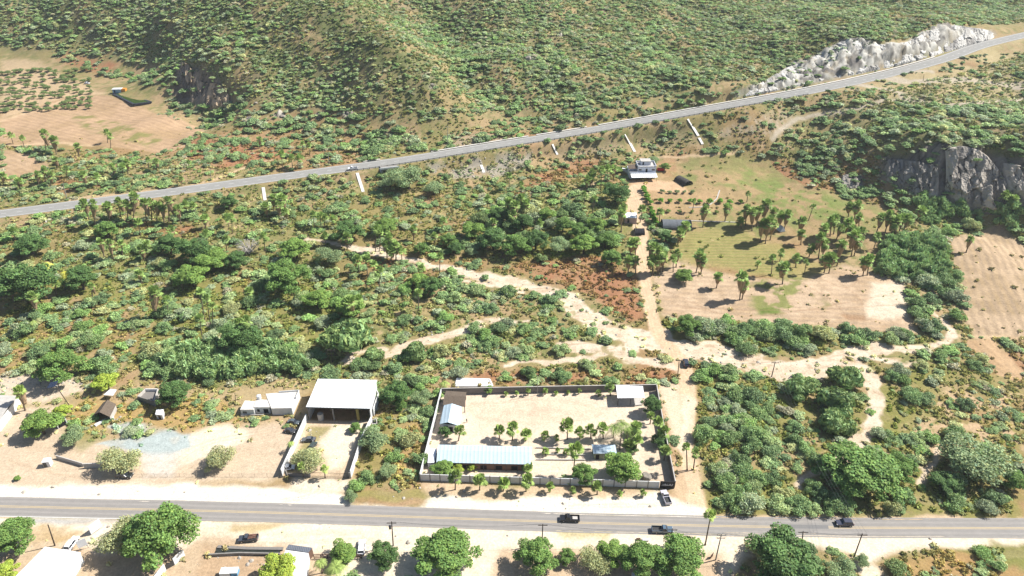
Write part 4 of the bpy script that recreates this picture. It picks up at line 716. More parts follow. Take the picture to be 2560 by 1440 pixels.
# orchard rows by the house and the far left grove
def rows(name, lab, grp, A, B, C, nr, nc, w, col, kd='M', jit=1.5, ar=1.0, perc=1.0):
    A, B, C = map(np.array, (A, B, C))
    for r_ in range(nr):
        for c_ in range(nc):
            if random.random() > perc: continue
            f = r_ / max(nr - 1, 1); p = A + (B - A) * (c_ / max(nc - 1, 1)) + (C - A) * f + np.array((random.uniform(-jit, jit), random.uniform(-jit, jit)))
            rw = ["back", "second", "third", "fourth", "fifth", "sixth", "seventh", "front"][r_ if r_ < nr - 1 else 7] if nr > 1 else ""
            plant_tree(p[0], p[1], w * random.uniform(.85, 1.15), kd, "orchard_tree", (lab + (", %s row" % rw if nr > 1 else "") + ", " + ordinal(c_, nc)), "tree", grp, ar, col)
rows("o", "small bright orchard tree by the shade tent", "orchard trees by the house", (1650, 500), (1850, 503), (1655, 501), 1, 9, 17, (104, 144, 52), ar=1.2)
rows("o", "small orchard tree in front of the house", "orchard trees by the house", (1655, 478), (1730, 480), (1655, 478), 1, 5, 16, (120, 134, 92), 'A')
rows("o", "small orchard tree in the hedge beside the drive", "hedge trees by the drive", (1607, 468), (1625, 505), (1607, 468), 1, 6, 16, (96, 138, 46), ar=1.2)
rows("o", "small orchard tree in the lower drive hedge", "hedge trees by the drive", (1628, 520), (1640, 555), (1628, 520), 1, 5, 16, (96, 138, 46), ar=1.2)
rows("o", "small orchard tree behind the shade tent", "orchard trees by the house", (1672, 528), (1850, 532), (1672, 528), 1, 7, 13, (112, 132, 70), 'A')
rows("o", "small fruit tree of the far left orchard", "fruit trees of the far left orchard", (4, 178), (222, 174), (4, 272), 8, 14, 18, (108, 124, 76), 'A', 4, perc=.86)
# ------------------------------------------------------------ scrub, grass and cane as scattered ground cover
def gn_scatter(name, P, rot, scl, pid, tint, protos, label):
    me = bpy.data.meshes.new(name); me.vertices.add(len(P)); me.vertices.foreach_set("co", np.asarray(P, np.float32).ravel())
    def att(nm, ty, data, key):
        a = me.attributes.new(nm, ty, 'POINT'); a.data.foreach_set(key, np.asarray(data, np.float32 if key != "value_i" else np.int32).ravel())
    att("rotv", 'FLOAT_VECTOR', rot, "vector"); att("sclv", 'FLOAT_VECTOR', scl, "vector"); att("tint", 'FLOAT_VECTOR', tint, "vector")
    a = me.attributes.new("pid", 'INT', 'POINT'); a.data.foreach_set("value", np.asarray(pid, np.int32))
    pc = bpy.data.collections.new(name + " kinds")
    for i, pm in enumerate(protos):
        po = bpy.data.objects.new("%s_%02d" % (name, i), pm); pc.objects.link(po)
    o = link(name, me); tag(o, label, "plants", kind="stuff")
    g = bpy.data.node_groups.new(name, 'GeometryNodeTree'); g.interface.new_socket("Geometry", in_out='INPUT', socket_type='NodeSocketGeometry'); g.interface.new_socket("Geometry", in_out='OUTPUT', socket_type='NodeSocketGeometry')
    gi = g.nodes.new("NodeGroupInput"); go = g.nodes.new("NodeGroupOutput"); ip = g.nodes.new("GeometryNodeInstanceOnPoints"); ci = g.nodes.new("GeometryNodeCollectionInfo")
    ci.inputs["Collection"].default_value = pc; ci.inputs["Separate Children"].default_value = True; ci.inputs["Reset Children"].default_value = True
    ip.inputs["Pick Instance"].default_value = True
    def na(nm, ty):
        q = g.nodes.new("GeometryNodeInputNamedAttribute"); q.data_type = ty; q.inputs["Name"].default_value = nm; return [s for s in q.outputs if s.enabled and s.name == "Attribute"][0]
    L = g.links.new
    L(gi.outputs[0], ip.inputs["Points"]); L(ci.outputs[0], ip.inputs["Instance"]); L(na("pid", 'INT'), ip.inputs["Instance Index"]); L(na("sclv", 'FLOAT_VECTOR'), ip.inputs["Scale"])
    e2r = g.nodes.new("FunctionNodeEulerToRotation"); L(na("rotv", 'FLOAT_VECTOR'), e2r.inputs[0]); L(e2r.outputs[0], ip.inputs["Rotation"])
    L(ip.outputs[0], go.inputs[0]); md = o.modifiers.new("scatter", 'NODES'); md.node_group = g
    return o
def small_proto(nm, seed, n, size, cz, az, nb, br, shell, flat, up=.35, ar=1.0, vr=(.65, 1.3)):
    V, F, c = leaf_cloud(crown_blobs(seed, nb, 1, az, br, cz), n, size, seed, flat, shell=shell, up=up, ar=ar, vr=vr); return mesh_np(nm, V, F, M_INST, c)
SCR = [small_proto("scrub%d" % i, 60 + i, 620, .11, .40, .5, 9, .38, .45, .5, up=.6) for i in range(4)] + [small_proto("scrubloose%d" % i, 70 + i, 420, .11, .42, .6, 8, .42, 0, .9, vr=(.5, 1.4)) for i in range(3)]
TUFT = [small_proto("tuft%d" % i, 80 + i, 46, .34, .18, .45, 4, .5, .1, .9, ar=1.4) for i in range(3)]
CANE = [small_proto("cane%d" % i, 90 + i, 360, .17, .55, .75, 7, .42, .1, .3, up=-.3, ar=2.4, vr=(.6, 1.35)) for i in range(3)]

keep = 1 - sstep(.2, .7, washkeep) * .93
keep *= 1 - sstep(.1, .5, dm)
for pl in ([(-60, 1040), (150, 1010), (180, 1080), (240, 1110), (480, 1070), (700, 1060), (735, 1090), (700, 1220), (-60, 1235)], COMP, [(765, 950), (935, 950), (925, 1055), (880, 1232), (700, 1232)], [(595, 975), (755, 970), (745, 1040), (600, 1042)], [(-120, 1215), (1765, 1238), (1765, 1290), (-120, 1262)], [(1640, 960), (1745, 960), (1745, 1120), (1700, 1130), (1655, 1010)], [(1690, 1180), (1750, 1120), (1765, 1285), (1690, 1285)],
           [(500, 330), (260, 236), (0, 296), (0, 366), (400, 386)], [(0, 374), (60, 384), (125, 412), (100, 440), (0, 440)], [(1640, 390), (1830, 385), (1925, 402), (2020, 468), (2235, 525), (2240, 560), (2180, 690), (2262, 704), (2292, 835), (1655, 795), (1640, 700), (1700, 600), (1560, 470)], [(2368, 597), (2500, 556), (2600, 640), (2600, 850), (2430, 845), (2395, 700)], [(-100, 1295), (1600, 1325), (2700, 1345), (2700, 1370), (2250, 1372), (2230, 1470), (2160, 1470), (2130, 1385), (1870, 1370), (1800, 1470), (-100, 1470)],
           [(0, 150), (100, 140), (230, 180), (290, 215), (340, 262), (260, 240), (180, 245), (0, 300)], [(2405, 850), (2480, 848), (2560, 930), (2500, 930)], [(1545, 520), (1600, 520), (1600, 590), (1550, 590)], [(0, 940), (180, 940), (210, 975), (140, 1005), (0, 1010)], [(340, 965), (410, 965), (400, 1010), (340, 1010)], [(235, 965), (300, 965), (290, 1050), (230, 1050)], [(1130, 940), (1235, 940), (1235, 970), (1130, 970)], [(1040, 1198), (1690, 1215), (1690, 1250), (1040, 1240)]):
    keep *= 1 - polymask(pl, .8, .3)
rd, _, _ = seg_dist(XX[:, :], YY[:, :], np.array([(p[0], p[1], 0) for p in RM[::3]])) if False else (None, None, None)
_t = np.interp(XX.ravel(), RT[:, 0], RT[:, 1]).reshape(N); _b = np.interp(XX.ravel(), RB[:, 0], RB[:, 1]).reshape(N)
keep *= 1 - ((YY < _t + 1.5) & (YY > _b - 1.5))
roadk = 1 - ((YY < _t + .9) & (YY > _b - .9))
keep *= sstep(6.2, 7.5, d_hw)
rockkeep = 1 - .78 * np.clip(rocks, 0, 1)
vis_x = np.abs(XX) < (.82 * YY * .95 + 40)
PXg = np.zeros(N)                                                # density (coverage) and size maps
cov = np.zeros(N); siz = np.full(N, 1.2)
nz1 = fbm(XX, YY, 9, 3, 401); nz2 = fbm(XX, YY, 30, 3, 403)
valley = (YY < 460) & (hill < .3)
cov += valley * (.10 + .62 * sstep(.46, .60, nz1 * .6 + nz2 * .4)); siz = np.where(valley, 1.25 + .5 * nz2, siz)
cov = np.where(hill >= .3, (.22 + .68 * sstep(.40, .62, fbm(XX, YY, 16, 4, 421)) + .25 * sstep(.42, .6, nz1) + .35 * sstep(.5, .15, g1) ) * (1 - .45 * sstep(.5, .62, fbm(XX, YY, 55, 3, 411))), cov); siz = np.where(hill >= .3, .92 + .5 * nz1, siz)
def zone(pl, c, s, f=3, w=1.5, mode='set'):
    global cov, siz
    m = polymask(pl, f, w); cov = cov * (1 - m) + c * m * (.55 + .9 * sstep(.35, .6, nz1)); siz = siz * (1 - m) + s * m
DENSE = [([(0, 560), (200, 560), (640, 600), (880, 640), (940, 740), (960, 880), (940, 950), (600, 950), (0, 935)], .38, 1.8), ([(0, 820), (250, 850), (500, 860), (800, 850), (940, 900), (760, 950), (480, 960), (0, 935)], .72, 2.1),
 ([(900, 540), (1180, 470), (1600, 480), (1610, 620), (1480, 650), (1100, 640), (950, 620)], .36, 1.7), ([(1170, 540), (1600, 520), (1600, 640), (1190, 640)], .8, 2.3), ([(1740, 930), (1800, 920), (1960, 950), (2010, 1030), (2100, 1130), (2000, 1200), (1990, 1280), (1790, 1275), (1765, 1200), (1745, 1100)], .70, 1.9), ([(1900, 950), (2130, 960), (2160, 1100), (2060, 1140), (1960, 1100), (1900, 1020)], .30, 1.5), ([(1930, 1150), (2040, 1150), (2010, 1270), (1900, 1260)], .35, 1.6), ([(1790, 960), (1850, 960), (1830, 1050), (1780, 1060)], .35, 1.4),
 ([(1680, 830), (1760, 800), (2000, 815), (2290, 835), (2280, 860), (2120, 880), (1920, 890), (1800, 880)], 1.0, 2.2), ([(2280, 700), (2390, 600), (2400, 790), (2400, 835), (2300, 830)], .9, 2.4), ([(2290, 560), (2560, 540), (2560, 600), (2500, 560), (2370, 600)], .7, 2.2),
 ([(2000, 1180), (2560, 1150), (2560, 1290), (1990, 1285)], .5, 1.9), ([(2190, 920), (2330, 900), (2420, 1000), (2400, 1100), (2200, 1130)], .26, 1.7), ([(930, 740), (1290, 700), (1480, 760), (1460, 800), (1200, 830), (960, 880)], .45, 1.7), ([(1190, 700), (1440, 740), (1460, 800), (1300, 790)], .75, 1.7), ([(1060, 860), (1350, 800), (1500, 840), (1500, 870), (1350, 900), (1100, 930), (1000, 920)], .62, 1.7),
 ([(1500, 640), (1330, 640), (1240, 670), (1400, 715), (1590, 800), (1600, 700)], .08, 1.2), ([(940, 540), (600, 510), (620, 600), (900, 590)], .35, 1.6), ([(1180, 925), (1700, 925), (1700, 960), (1120, 970)], .22, 1.5), ([(2440, 930), (2560, 930), (2560, 1120), (2400, 1140)], .22, 1.2),
 ([(1050, 450), (1260, 400), (1700, 330), (1740, 370), (1500, 460), (1200, 500)], .22, 1.3), ([(1060, 410), (1330, 385), (1250, 445), (1110, 445)], .06, 1.0), ([(1990, 390), (2100, 320), (2560, 330), (2560, 560), (2250, 510), (2100, 470)], .95, 1.8), ([(2000, 240), (2250, 262), (2560, 270), (2560, 345), (2080, 320), (1960, 300)], .52, 1.8), ([(2100, 210), (2560, 130), (2560, 262), (2250, 262)], .10, 1.2),
 ([(1780, 340), (1960, 270), (2010, 300), (1900, 355)], .10, 1.1), ([(400, 170), (560, 270), (720, 300), (1000, 310), (1080, 380), (820, 400), (520, 300), (420, 270)], .85, 2.2), ([(560, 330), (900, 340), (820, 400), (520, 400)], .35, 1.8), ([(0, 400), (460, 400), (420, 480), (200, 510), (0, 520)], .50, 1.6), ([(100, 110), (420, 160), (420, 240), (300, 200), (150, 160)], .5, 2.0), ([(0, 20), (430, 10), (480, 130), (300, 150), (0, 110)], .62, 1.8),
 ([(1300, 300), (1150, 210), (1020, 60), (1080, 60), (1240, 210), (1360, 300), (1360, 330)], 1.1, 2.0), ([(1330, 100), (1400, 110), (1440, 230), (1480, 300), (1430, 310), (1370, 230)], .95, 1.8), ([(1560, 60), (1640, 60), (1700, 180), (1740, 260), (1690, 260), (1620, 170)], .8, 1.7), ([(560, 270), (640, 120), (720, 60), (560, 40), (480, 150)], .55, 1.7), ([(700, 0), (1000, 0), (960, 90), (1080, 200), (1190, 290), (1050, 280), (850, 160), (700, 90)], .20, 1.0), ([(930, 1060), (1085, 1010), (1045, 1200), (860, 1240), (900, 1120)], .40, 1.7), ([(2230, 1380), (2560, 1365), (2560, 1440), (2240, 1440)], .25, 1.2),
 ([(200, 950), (760, 945), (740, 1000), (560, 1060), (480, 1080), (200, 1060), (180, 1000)], .16, 1.3), ([(140, 1060), (245, 1050), (290, 1095), (200, 1135)], .2, 1.2)]
for pl, c, s in DENSE: zone(pl, c, s)
for a_, b_ in [((658, 469), (663, 501)), ((893, 433), (908, 480)), ((1203, 413), (1210, 432)), ((1382, 361), (1394, 387)), ((1563, 336), (1587, 380)), ((1720, 298), (1757, 361)), ((940, 425), (1000, 418))]: keep *= 1 - linemask([(*a_, 6), ((a_[0] + b_[0]) / 2, (a_[1] + b_[1]) / 2, 6), (*b_, 6)], .8, .2)
for ln_ in ([(2090, 205, 9), (2200, 195, 12), (2300, 205, 12), (2420, 200, 12), (2560, 215, 12)], [(2130, 210, 8), (2230, 225, 8), (2290, 252, 9), (2400, 262, 8), (2560, 250, 8)], [(2250, 245, 5), (2150, 268, 6), (2020, 290, 6), (1950, 325, 5), (1930, 350, 4)]): keep *= 1 - linemask(ln_, 1.0, .6)
cov *= keep * rockkeep * vis_x * (YY > 108) * (YY < 760)
CANEZ = [[(2170, 640), (2230, 600), (2330, 595), (2360, 640), (2350, 690), (2290, 700), (2190, 690)], [(2290, 510), (2400, 520), (2440, 550), (2300, 560)], [(2480, 530), (2540, 540), (2540, 570), (2480, 560)], [(420, 880), (620, 850), (760, 880), (740, 940), (520, 950), (400, 930)]]
cane = np.zeros(N)
for pl in CANEZ: cane = np.maximum(cane, polymask(pl, 2, 1))
cov *= 1 - cane * .9
# draw the plants: walk cell by cell with the local coverage
def scatter(covm, sizm, seed, per=1.0, smin=.45, smax=1.9):
    r = np.random.default_rng(seed); ax = np.zeros(N); ax[:-1, :-1] = np.outer(np.diff(GY), np.diff(GX))
    lamb = covm * ax / (math.pi * (sizm * .78) ** 2) * per; n_ = r.poisson(np.clip(lamb, 0, 5)); iy, ix = np.nonzero(n_); k_ = n_[iy, ix]; iy = np.repeat(iy, k_); ix = np.repeat(ix, k_)
    x = GX[ix] + r.random(len(ix)) * (GX[np.minimum(ix + 1, nx - 1)] - GX[ix]); y = GY[iy] + r.random(len(ix)) * (GY[np.minimum(iy + 1, ny - 1)] - GY[iy])
    s = sizm[iy, ix] * (smin + (smax - smin) * r.random(len(ix)) ** 2.0); return x, y, s, r
x, y, s, r = scatter(cov, siz, 77, 1.05, .38, 2.15)
if len(placed):
    PL = np.array(placed); ok = np.ones(len(x), bool)
    for a, b2, rr in PL: ok &= ~((np.abs(x - a) < 12) & (np.hypot(x - a, y - b2) < rr * .75 + s * .3))
    x, y, s = x[ok], y[ok], s[ok]
z = interp_h(x, y) - .06 * s
PAL = np.array([alb(*c, .98) for c in ((106, 126, 78), (130, 142, 98), (92, 112, 72), (130, 136, 112), (146, 144, 100), (86, 104, 72), (160, 150, 132), (108, 134, 72))]); PAL = PAL * .68 + PAL[[0, 1, 2, 5, 7]].mean(0) * .32
hz = interp_h(x, y, hill) > .3; wv = nz1; q = interp_h(x, y, nz2)
pw_h = np.array((.18, .16, .14, .17, .12, .10, .07, .06)); pw_v = np.array((.22, .14, .16, .14, .09, .10, .07, .08))
ci_ = np.where(hz, r.choice(8, len(x), p=pw_h), r.choice(8, len(x), p=pw_v)); dz_ = s > 2.8; ci_ = np.where(dz_ & (ci_ == 6), 2, ci_)
tint = PAL[ci_] * r.uniform(.82, 1.22, (len(x), 1)) * np.where(hz, 1.2, 1.05)[:, None]; pid = np.where(ci_ == 6, 4 + r.integers(0, 3, len(x)), np.where(ci_ == 3, r.integers(0, 7, len(x)), r.integers(0, 4, len(x))))
px_, py_, dd_ = proj(np.array((x, y, z))); onscr = (px_ > 8) & (px_ < 2550) & (py_ > 0) & (py_ < 1436)
size_px = s / dd_ * onscr
# the shrubs that show largest are things of their own
LAND = [(855, 1000, "the white warehouse"), (675, 1010, "the flat-roofed white house"), (435, 990, "the block hut tree"), (265, 1020, "the grey-roofed hut"), (100, 930, "the junk yard"), (1000, 985, "the dark tree right of the warehouse"), (1065, 1100, "the left compound wall"), (1180, 955, "the white pool slab"), (1400, 970, "the far compound wall"), (1600, 930, "the far right compound corner"), (1760, 990, "the bend of the dirt drive"), (1720, 905, "the dark car on the drive"), (1560, 850, "the widest part of the wash"), (1460, 790, "the narrow bend of the wash"), (1300, 710, "the middle of the upper wash"), (1120, 670, "the upper wash"), (1075, 715, "the ball-shaped tree"), (885, 770, "the skirted clearing palm"), (860, 850, "the big cane clump"), (1040, 890, "the round cane clump"), (1230, 808, "the left branch wash"), (1340, 870, "the grey scrub island"), (1450, 890, "the thin middle wash"),
 (715, 690, "the large clearing tree"), (620, 618, "the pale bare tree"), (560, 640, "the winding grove"), (390, 770, "the stout woodland palms"), (515, 800, "the slender clearing palms"), (600, 850, "the dark tree by slender palms"), (60, 700, "the largest left edge tree"), (190, 690, "the yellowish palm"), (75, 610, "the upper left edge tree"), (150, 900, "the broad tree above the junk yard"), (340, 870, "the stone heap in the cane"), (470, 560, "the palm row"), (680, 500, "the white sloping drain"), (900, 570, "the head of the wash"), (1020, 450, "the culvert"), (1290, 520, "the tall palm clump"), (1400, 600, "the middle wood"), (1540, 480, "the dark tree by the drive"), (1607, 430, "the two-storey house"), (1640, 640, "the drive palms"), (1850, 725, "the lone field palms"), (1720, 810, "the field corner tree"), (1850, 840, "the hedge below the field"), (2050, 850, "the middle of the field hedge"), (2240, 850, "the right end of the field hedge"), (2380, 870, "the right tip of the wash"), (2340, 740, "the narrow footpath"), (2270, 650, "the cane bed"), (2380, 700, "the right-hand field edge"), (2450, 540, "the foot of the right cliffs"), (2400, 400, "the right cliffs"), (2180, 430, "the small outcrop"), (2100, 380, "the wooded cliff shoulder"), (2010, 330, "the quarry track"), (2350, 280, "the quarry land"),
 (2180, 1000, "the southern wash"), (2100, 990, "the cane clumps"), (2003, 978, "the meadow cane clump"), (1935, 925, "the leaning pole by the wash"), (1850, 1050, "the thick drive scrub"), (1900, 1200, "the roadside scrub"), (2150, 1190, "the huge roadside tree"), (2300, 1060, "the open right meadow"), (2440, 1030, "the bare patches at right"), (2440, 1180, "the airy roadside tree"), (2500, 900, "the furrowed strip at right"), (2300, 1420, "the lower right track"), (2500, 1400, "the lower right meadow"), (960, 1180, "the warehouse yard gate"), (940, 1240, "the road shoulder"), (190, 1090, "the left yard tree"), (480, 1060, "the concrete slab")]
LP = np.array([(a, b) for a, b, _ in LAND], float)
big = np.argsort(-size_px)[:285]; big = [i for i in big if size_px[i] > 0]
cells = {}
CW = ["mid-green", "light green", "deep green", "grey-green", "yellowish", "dark", "greyish twiggy", "bright green"]
for i in big:
    d = (LP - (px_[i], py_[i])) * (1, 1.6); j = int(np.argmin((d ** 2).sum(1))); dx_, dy_ = px_[i] - LP[j, 0], (py_[i] - LP[j, 1]) * 1.6
    wh = ("right of" if dx_ > 0 else "left of") if abs(dx_) > abs(dy_) else ("just below" if dy_ > 0 else "just above"); cells.setdefault((int(ci_[i]), j, wh), []).append((dx_ * dx_ + dy_ * dy_, i))
RK = ["nearest it", "second nearest it", "third nearest it", "fourth nearest it", "fifth nearest it", "sixth nearest it"]
for (c, j, wh), lst in cells.items():
    for rk_, (_, i) in enumerate(sorted(lst)):
        me, tm, cz = TREES["shrub"][i % 3]
        lb = "%s shrub %s %s" % (CW[c], wh, LAND[j][2]) + ("" if len(lst) == 1 else ", " + RK[min(rk_, 5)])
        t = empty("shrub", (x[i], y[i], z[i]), float(r.random() * 6.28), lb, "shrub", "shrubs of the dry valley"); k_ = s[i]; t.scale = (k_, k_, k_ * float(r.uniform(.75, 1.1)))
        o = link("crown", me, t); o.color = tuple(tint[i]) + (1,); link("trunk", tm, t)
rest = np.ones(len(x), bool); rest[big] = False
x, y, z, s, tint, pid = x[rest], y[rest], z[rest], s[rest], tint[rest], pid[rest]; m_ = len(x)
def rots(m): return np.stack([r.normal(size=m) * .08, r.normal(size=m) * .08, r.random(m) * 6.28], -1)
gn_scatter("scrub", np.stack([x, y, z], -1), rots(m_), np.stack([s, s, s * r.uniform(.5, .85, m_)], -1), pid, tint, SCR, "green and grey desert scrub covering the hills and the valley")
print("scrub", m_)
# cane thickets
xc, yc, sc_, r = scatter(cane * keep, np.full(N, 1.6), 5, 1.8); zc = interp_h(xc, yc) - .1
gn_scatter("cane_thicket", np.stack([xc, yc, zc], -1), rots(len(xc)), np.stack([sc_, sc_, sc_ * 1.3], -1), r.integers(0, 3, len(xc)), np.array(alb(120, 140, 92, .92)) * r.uniform(.85, 1.15, (len(xc), 1)), CANE, "pale green cane growing in dense beds by the fields")
# grass tufts coloured like the turf they grow on
tcov = (.34 + .75 * sstep(.4, .6, fbm(XX, YY, 4, 3, 431))) * np.clip(keep + .04 * (1 - wash), 0, 1) * (YY < 420) * (YY > 108) * vis_x * (1 - .7 * sstep(330, 420, YY)) * (hill < .3) * rockkeep * roadk * sstep(6.2, 7.5, d_hw) * (1 - .9 * polymask([(-60, 1130), (700, 1130), (700, 1215), (1765, 1238), (1765, 1290), (-60, 1262)], .8, .3)) * (1 - .8 * polymask([(-100, 1295), (1600, 1325), (2700, 1345), (2700, 1370), (2230, 1372), (1870, 1370), (1800, 1400), (-100, 1340)], .8, .3))
tcov *= 1 - .9 * np.clip(polymask(COMP, .4, .1), 0, 1)
xt, yt, st_, r = scatter(tcov, np.full(N, .55), 9, .34, .5, 2.2); zt = interp_h(xt, yt)
th = (.75 * (hill >= .3) * vis_x * rockkeep * sstep(6.2, 7.5, d_hw) * (YY > 108) * (YY < 720)); x2, y2, s2_, r = scatter(th, np.full(N, .72), 10, .30, .6, 2.0); xt = np.r_[xt, x2]; yt = np.r_[yt, y2]; st_ = np.r_[st_, s2_]; zt = np.r_[zt, interp_h(x2, y2)]
gc = np.stack([interp_h(xt, yt, colr[..., i]) for i in range(3)], -1) * np.array((.80, .98, .74)) * r.uniform(.55, 1.05, (len(xt), 1))
gn_scatter("dry_grass", np.stack([xt, yt, zt], -1), rots(len(xt)), np.stack([st_, st_, st_ * .9], -1), r.integers(0, 3, len(xt)), gc, TUFT, "tufts of dry and green grass over the open ground")
print("tufts", len(xt))
# ------------------------------------------------------------ buildings, walls and yards
WHITE = mat("white paint", alb(240, 240, 240, .92), .7, noise=.10, scale=.6)
WROOF = mat("white sheet roof", (.86, .87, .87), .45, noise=.06, scale=.4, stripe=('X', 1.1, .25))
WROOFY = mat("pale blue sheet roof", alb(206, 226, 238, .9), .45, noise=.10, scale=.5, stripe=('X', 1.2, .35))
GREYROOF = mat("grey sheet roof", alb(150, 156, 168, .6), .5, noise=.2, scale=1, stripe=('X', .5, .5))
CONC = mat("bare concrete", alb(170, 165, 158, .75), .95, noise=.25, scale=1.2, bump=.3)
CONCW = mat("stained pale concrete", alb(214, 208, 200, .85), .9, noise=.22, scale=.8, bump=.2)
BLOCK = mat("grey block wall", alb(150, 144, 138, .8), .95, noise=.2, scale=1.5, bump=.3)
WALLW = mat("whitewashed wall", alb(236, 236, 234, .9), .9, noise=.12, scale=.7)
BRICK = mat("brown brick", alb(142, 112, 96, .8), .95, noise=.25, scale=4, bump=.3)
THATCH = mat("weathered thatch", alb(138, 122, 106, .7), 1, noise=.4, scale=2.5, bump=.9)
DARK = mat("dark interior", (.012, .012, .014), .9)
GLASSD = mat("dark window glass", (.02, .025, .035), .12, spec=.6)
STEEL = mat("grey steel", alb(120, 122, 126, .6), .5, metal=.6, noise=.2, scale=5)
RUST = mat("rusty iron", alb(110, 80, 62, .7), .9, noise=.4, scale=4)
WOOD = mat("old wood", alb(120, 104, 90, .65), .95, noise=.35, scale=6, bump=.4)
YELLOWP = mat("ochre plaster", alb(196, 176, 100, .8), .9, noise=.2, scale=1)
def root_at(name, px, py, rz, label, cat, group=None, z=None):
    P = at1(px, py); return empty(name, (P[0], P[1], P[2] if z is None else z), rz, label, cat, group)
def heading(p, q):
    a, b = at1(*p), at1(*q); return math.atan2(b[1] - a[1], b[0] - a[0])
def px3(px, py, z): return at_z(px, py, z)
class Site:
    """buildings set out from roof corners in world space; pieces are stored relative to a root at the base"""
    def __init__(s, name, c4, hf, hb, label, cat, group=None, z0=None):
        # c4: back-left, back-right, front-right, front-left roof corners in pixels
        bx, by = sum(p[0] for p in c4) / 4, sum(p[1] for p in c4) / 4; g = at1(bx, by + 12)[2] if z0 is None else z0
        s.g = g; hs = (hb, hb, hf, hf); s.R = [px3(p[0], p[1], g + h) for p, h in zip(c4, hs)]
        c = sum(s.R) / 4; s.o = np.array((c[0], c[1], g)); s.root = empty(name, tuple(s.o), 0, label, cat, group)
        s.R = [r_ - s.o for r_ in s.R]; s.hs = hs
    def inset(s, d):
        c = sum(s.R) / 4; out = []
        for r_ in s.R:
            v = (r_ - c)[:2]; L = np.linalg.norm(v); out.append(np.array((r_[0] - v[0] / L * d, r_[1] - v[1] / L * d, r_[2])))
        return out
    def roof(s, m, th=.12, nm="roof"):
        a, b, c, d = s.R; return MB().slab([d, c, b, a], th).build(nm, m, s.root)
    def wall(s, i, j, m, d=.35, th=.2, top=None, nm="wall", f0=0, f1=1):
        q = s.inset(d); p0 = q[i] + (q[j] - q[i]) * f0; p1 = q[i] + (q[j] - q[i]) * f1; return MB().wall(p0, p1, -.3, (p0[2] if top is None else top) - .14, th, -.3, (p1[2] if top is None else top) - .14).build(nm, m, s.root)
    def opening(s, i, j, u, w, z0, z1, nm="window", d=.35, m=None, frame=None):
        q = s.inset(d); p, e = q[i], q[j]; v = (e - p)[:2]; L = np.linalg.norm(v); v /= L; c = p[:2] + v * L * u; n_ = np.array((v[1], -v[0])); cc = c + n_ * .12
        mb = MB().wall(cc - v * w / 2, cc + v * w / 2, z0, z1, .06); o = mb.build(nm, m or GLASSD, s.root)
        if frame:
            fb = MB()
            for a, b2, za, zb in ((-w / 2 - .08, -w / 2, z0 - .08, z1 + .08), (w / 2, w / 2 + .08, z0 - .08, z1 + .08), (-w / 2, w / 2, z0 - .08, z0), (-w / 2, w / 2, z1, z1 + .08)): fb.wall(cc + v * a, cc + v * b2, za, zb, .12)
            fb.build("frame", frame, o)
        return o
# the open warehouse
s = Site("warehouse", [(795, 947), (942, 950), (925, 1021), (765, 1017)], 5.8, 6.8, "open-fronted white-roofed warehouse with a dark interior", "warehouse", z0=0)
s.roof(WROOF, .18); MB().wall(s.R[3] - (0, .05, 0), s.R[2] - (0, .05, 0), 5.35, 5.6, .12).build("fascia", STEEL, s.root)
for i, j, nm in ((0, 3, "side_wall"), (1, 2, "side_wall"), (0, 1, "back_wall")): s.wall(i, j, WALLW, .4, .22, nm=nm)
q = s.inset(.45)
for f, m_, w_ in ((.0, CONC, .35), (.40, CONC, .45), (.80, YELLOWP, .9), (1.0, CONC, .35)):
    p = q[3] + (q[2] - q[3]) * f; MB().box(p[0] - w_ / 2, p[0] + w_ / 2, p[1] - .1, p[1] + .3, -.3, 5.5).build("column", m_, s.root)
tb = MB()
for k in range(16):
    a = q[3] + (q[2] - q[3]) * (k / 16); b2 = q[3] + (q[2] - q[3]) * ((k + 1) / 16); tb.tube((a[0], a[1] + .25, 4.9), (b2[0], b2[1] + .25, 5.45 if k % 2 == 0 else 4.9), .05, n=4); tb.tube((a[0], a[1] + .25, 4.9), (b2[0], b2[1] + .25, 4.9), .05, n=4)
tb.build("truss", STEEL, s.root)
t = root_at("storage_tank", 803, 1048, 0, "pale upright tank standing inside the open warehouse", "tank"); MB().tube((0, 0, 0), (0, 0, 2.6), 1.0, 1.0, 14).build("body", CONCW, t); MB().tube((0, 0, 2.6), (0, 0, 3.1), 1.0, .3, 14).build("lid", CONC, t)
def wallrun(name, pts, h, m, label, cat="wall", th=.22, group=None, pilaster=0, cap=None, z=None, pm=None):
    P = [at1(*p) for p in pts]; o = P[0].copy(); r_ = empty(name, tuple(o), 0, label, cat, group); mb = MB(); pb = []
    for a, b2 in zip(P[:-1], P[1:]):
        L = np.linalg.norm((b2 - a)[:2]); k_ = max(1, int(L / 3))
        for i in range(k_):
            p, q2 = a + (b2 - a) * i / k_, a + (b2 - a) * (i + 1) / k_; zp = min(p[2], q2[2]) - .4 - o[2]; mb.wall(p - o, q2 - o, zp, p[2] - o[2] + h, th, zp, q2[2] - o[2] + h)
            if pilaster: pb.append((p - o, p[2] - o[2]))
    mb.build("panel", m, r_)
    if pilaster:
        pm_ = MB()
        for p, z_ in pb: pm_.box(p[0] - .14, p[0] + .14, p[1] - .19, p[1] + .19, z_ - .3, z_ + h + .06)
        pm_.build("piers", pm or m, r_)
    if cap:
        cb = MB()
        for a, b2 in zip(P[:-1], P[1:]): cb.wall(a - o, b2 - o, a[2] - o[2] + h, a[2] - o[2] + h + .08, th + .08, b2[2] - o[2] + h, b2[2] - o[2] + h + .08)
        cb.build("coping", cap, r_)
    return r_
wallrun("boundary_wall", [(768, 1052), (738, 1120), (706, 1190)], 2.9, WALLW, "whitewashed wall on the left of the warehouse yard", pilaster=1)
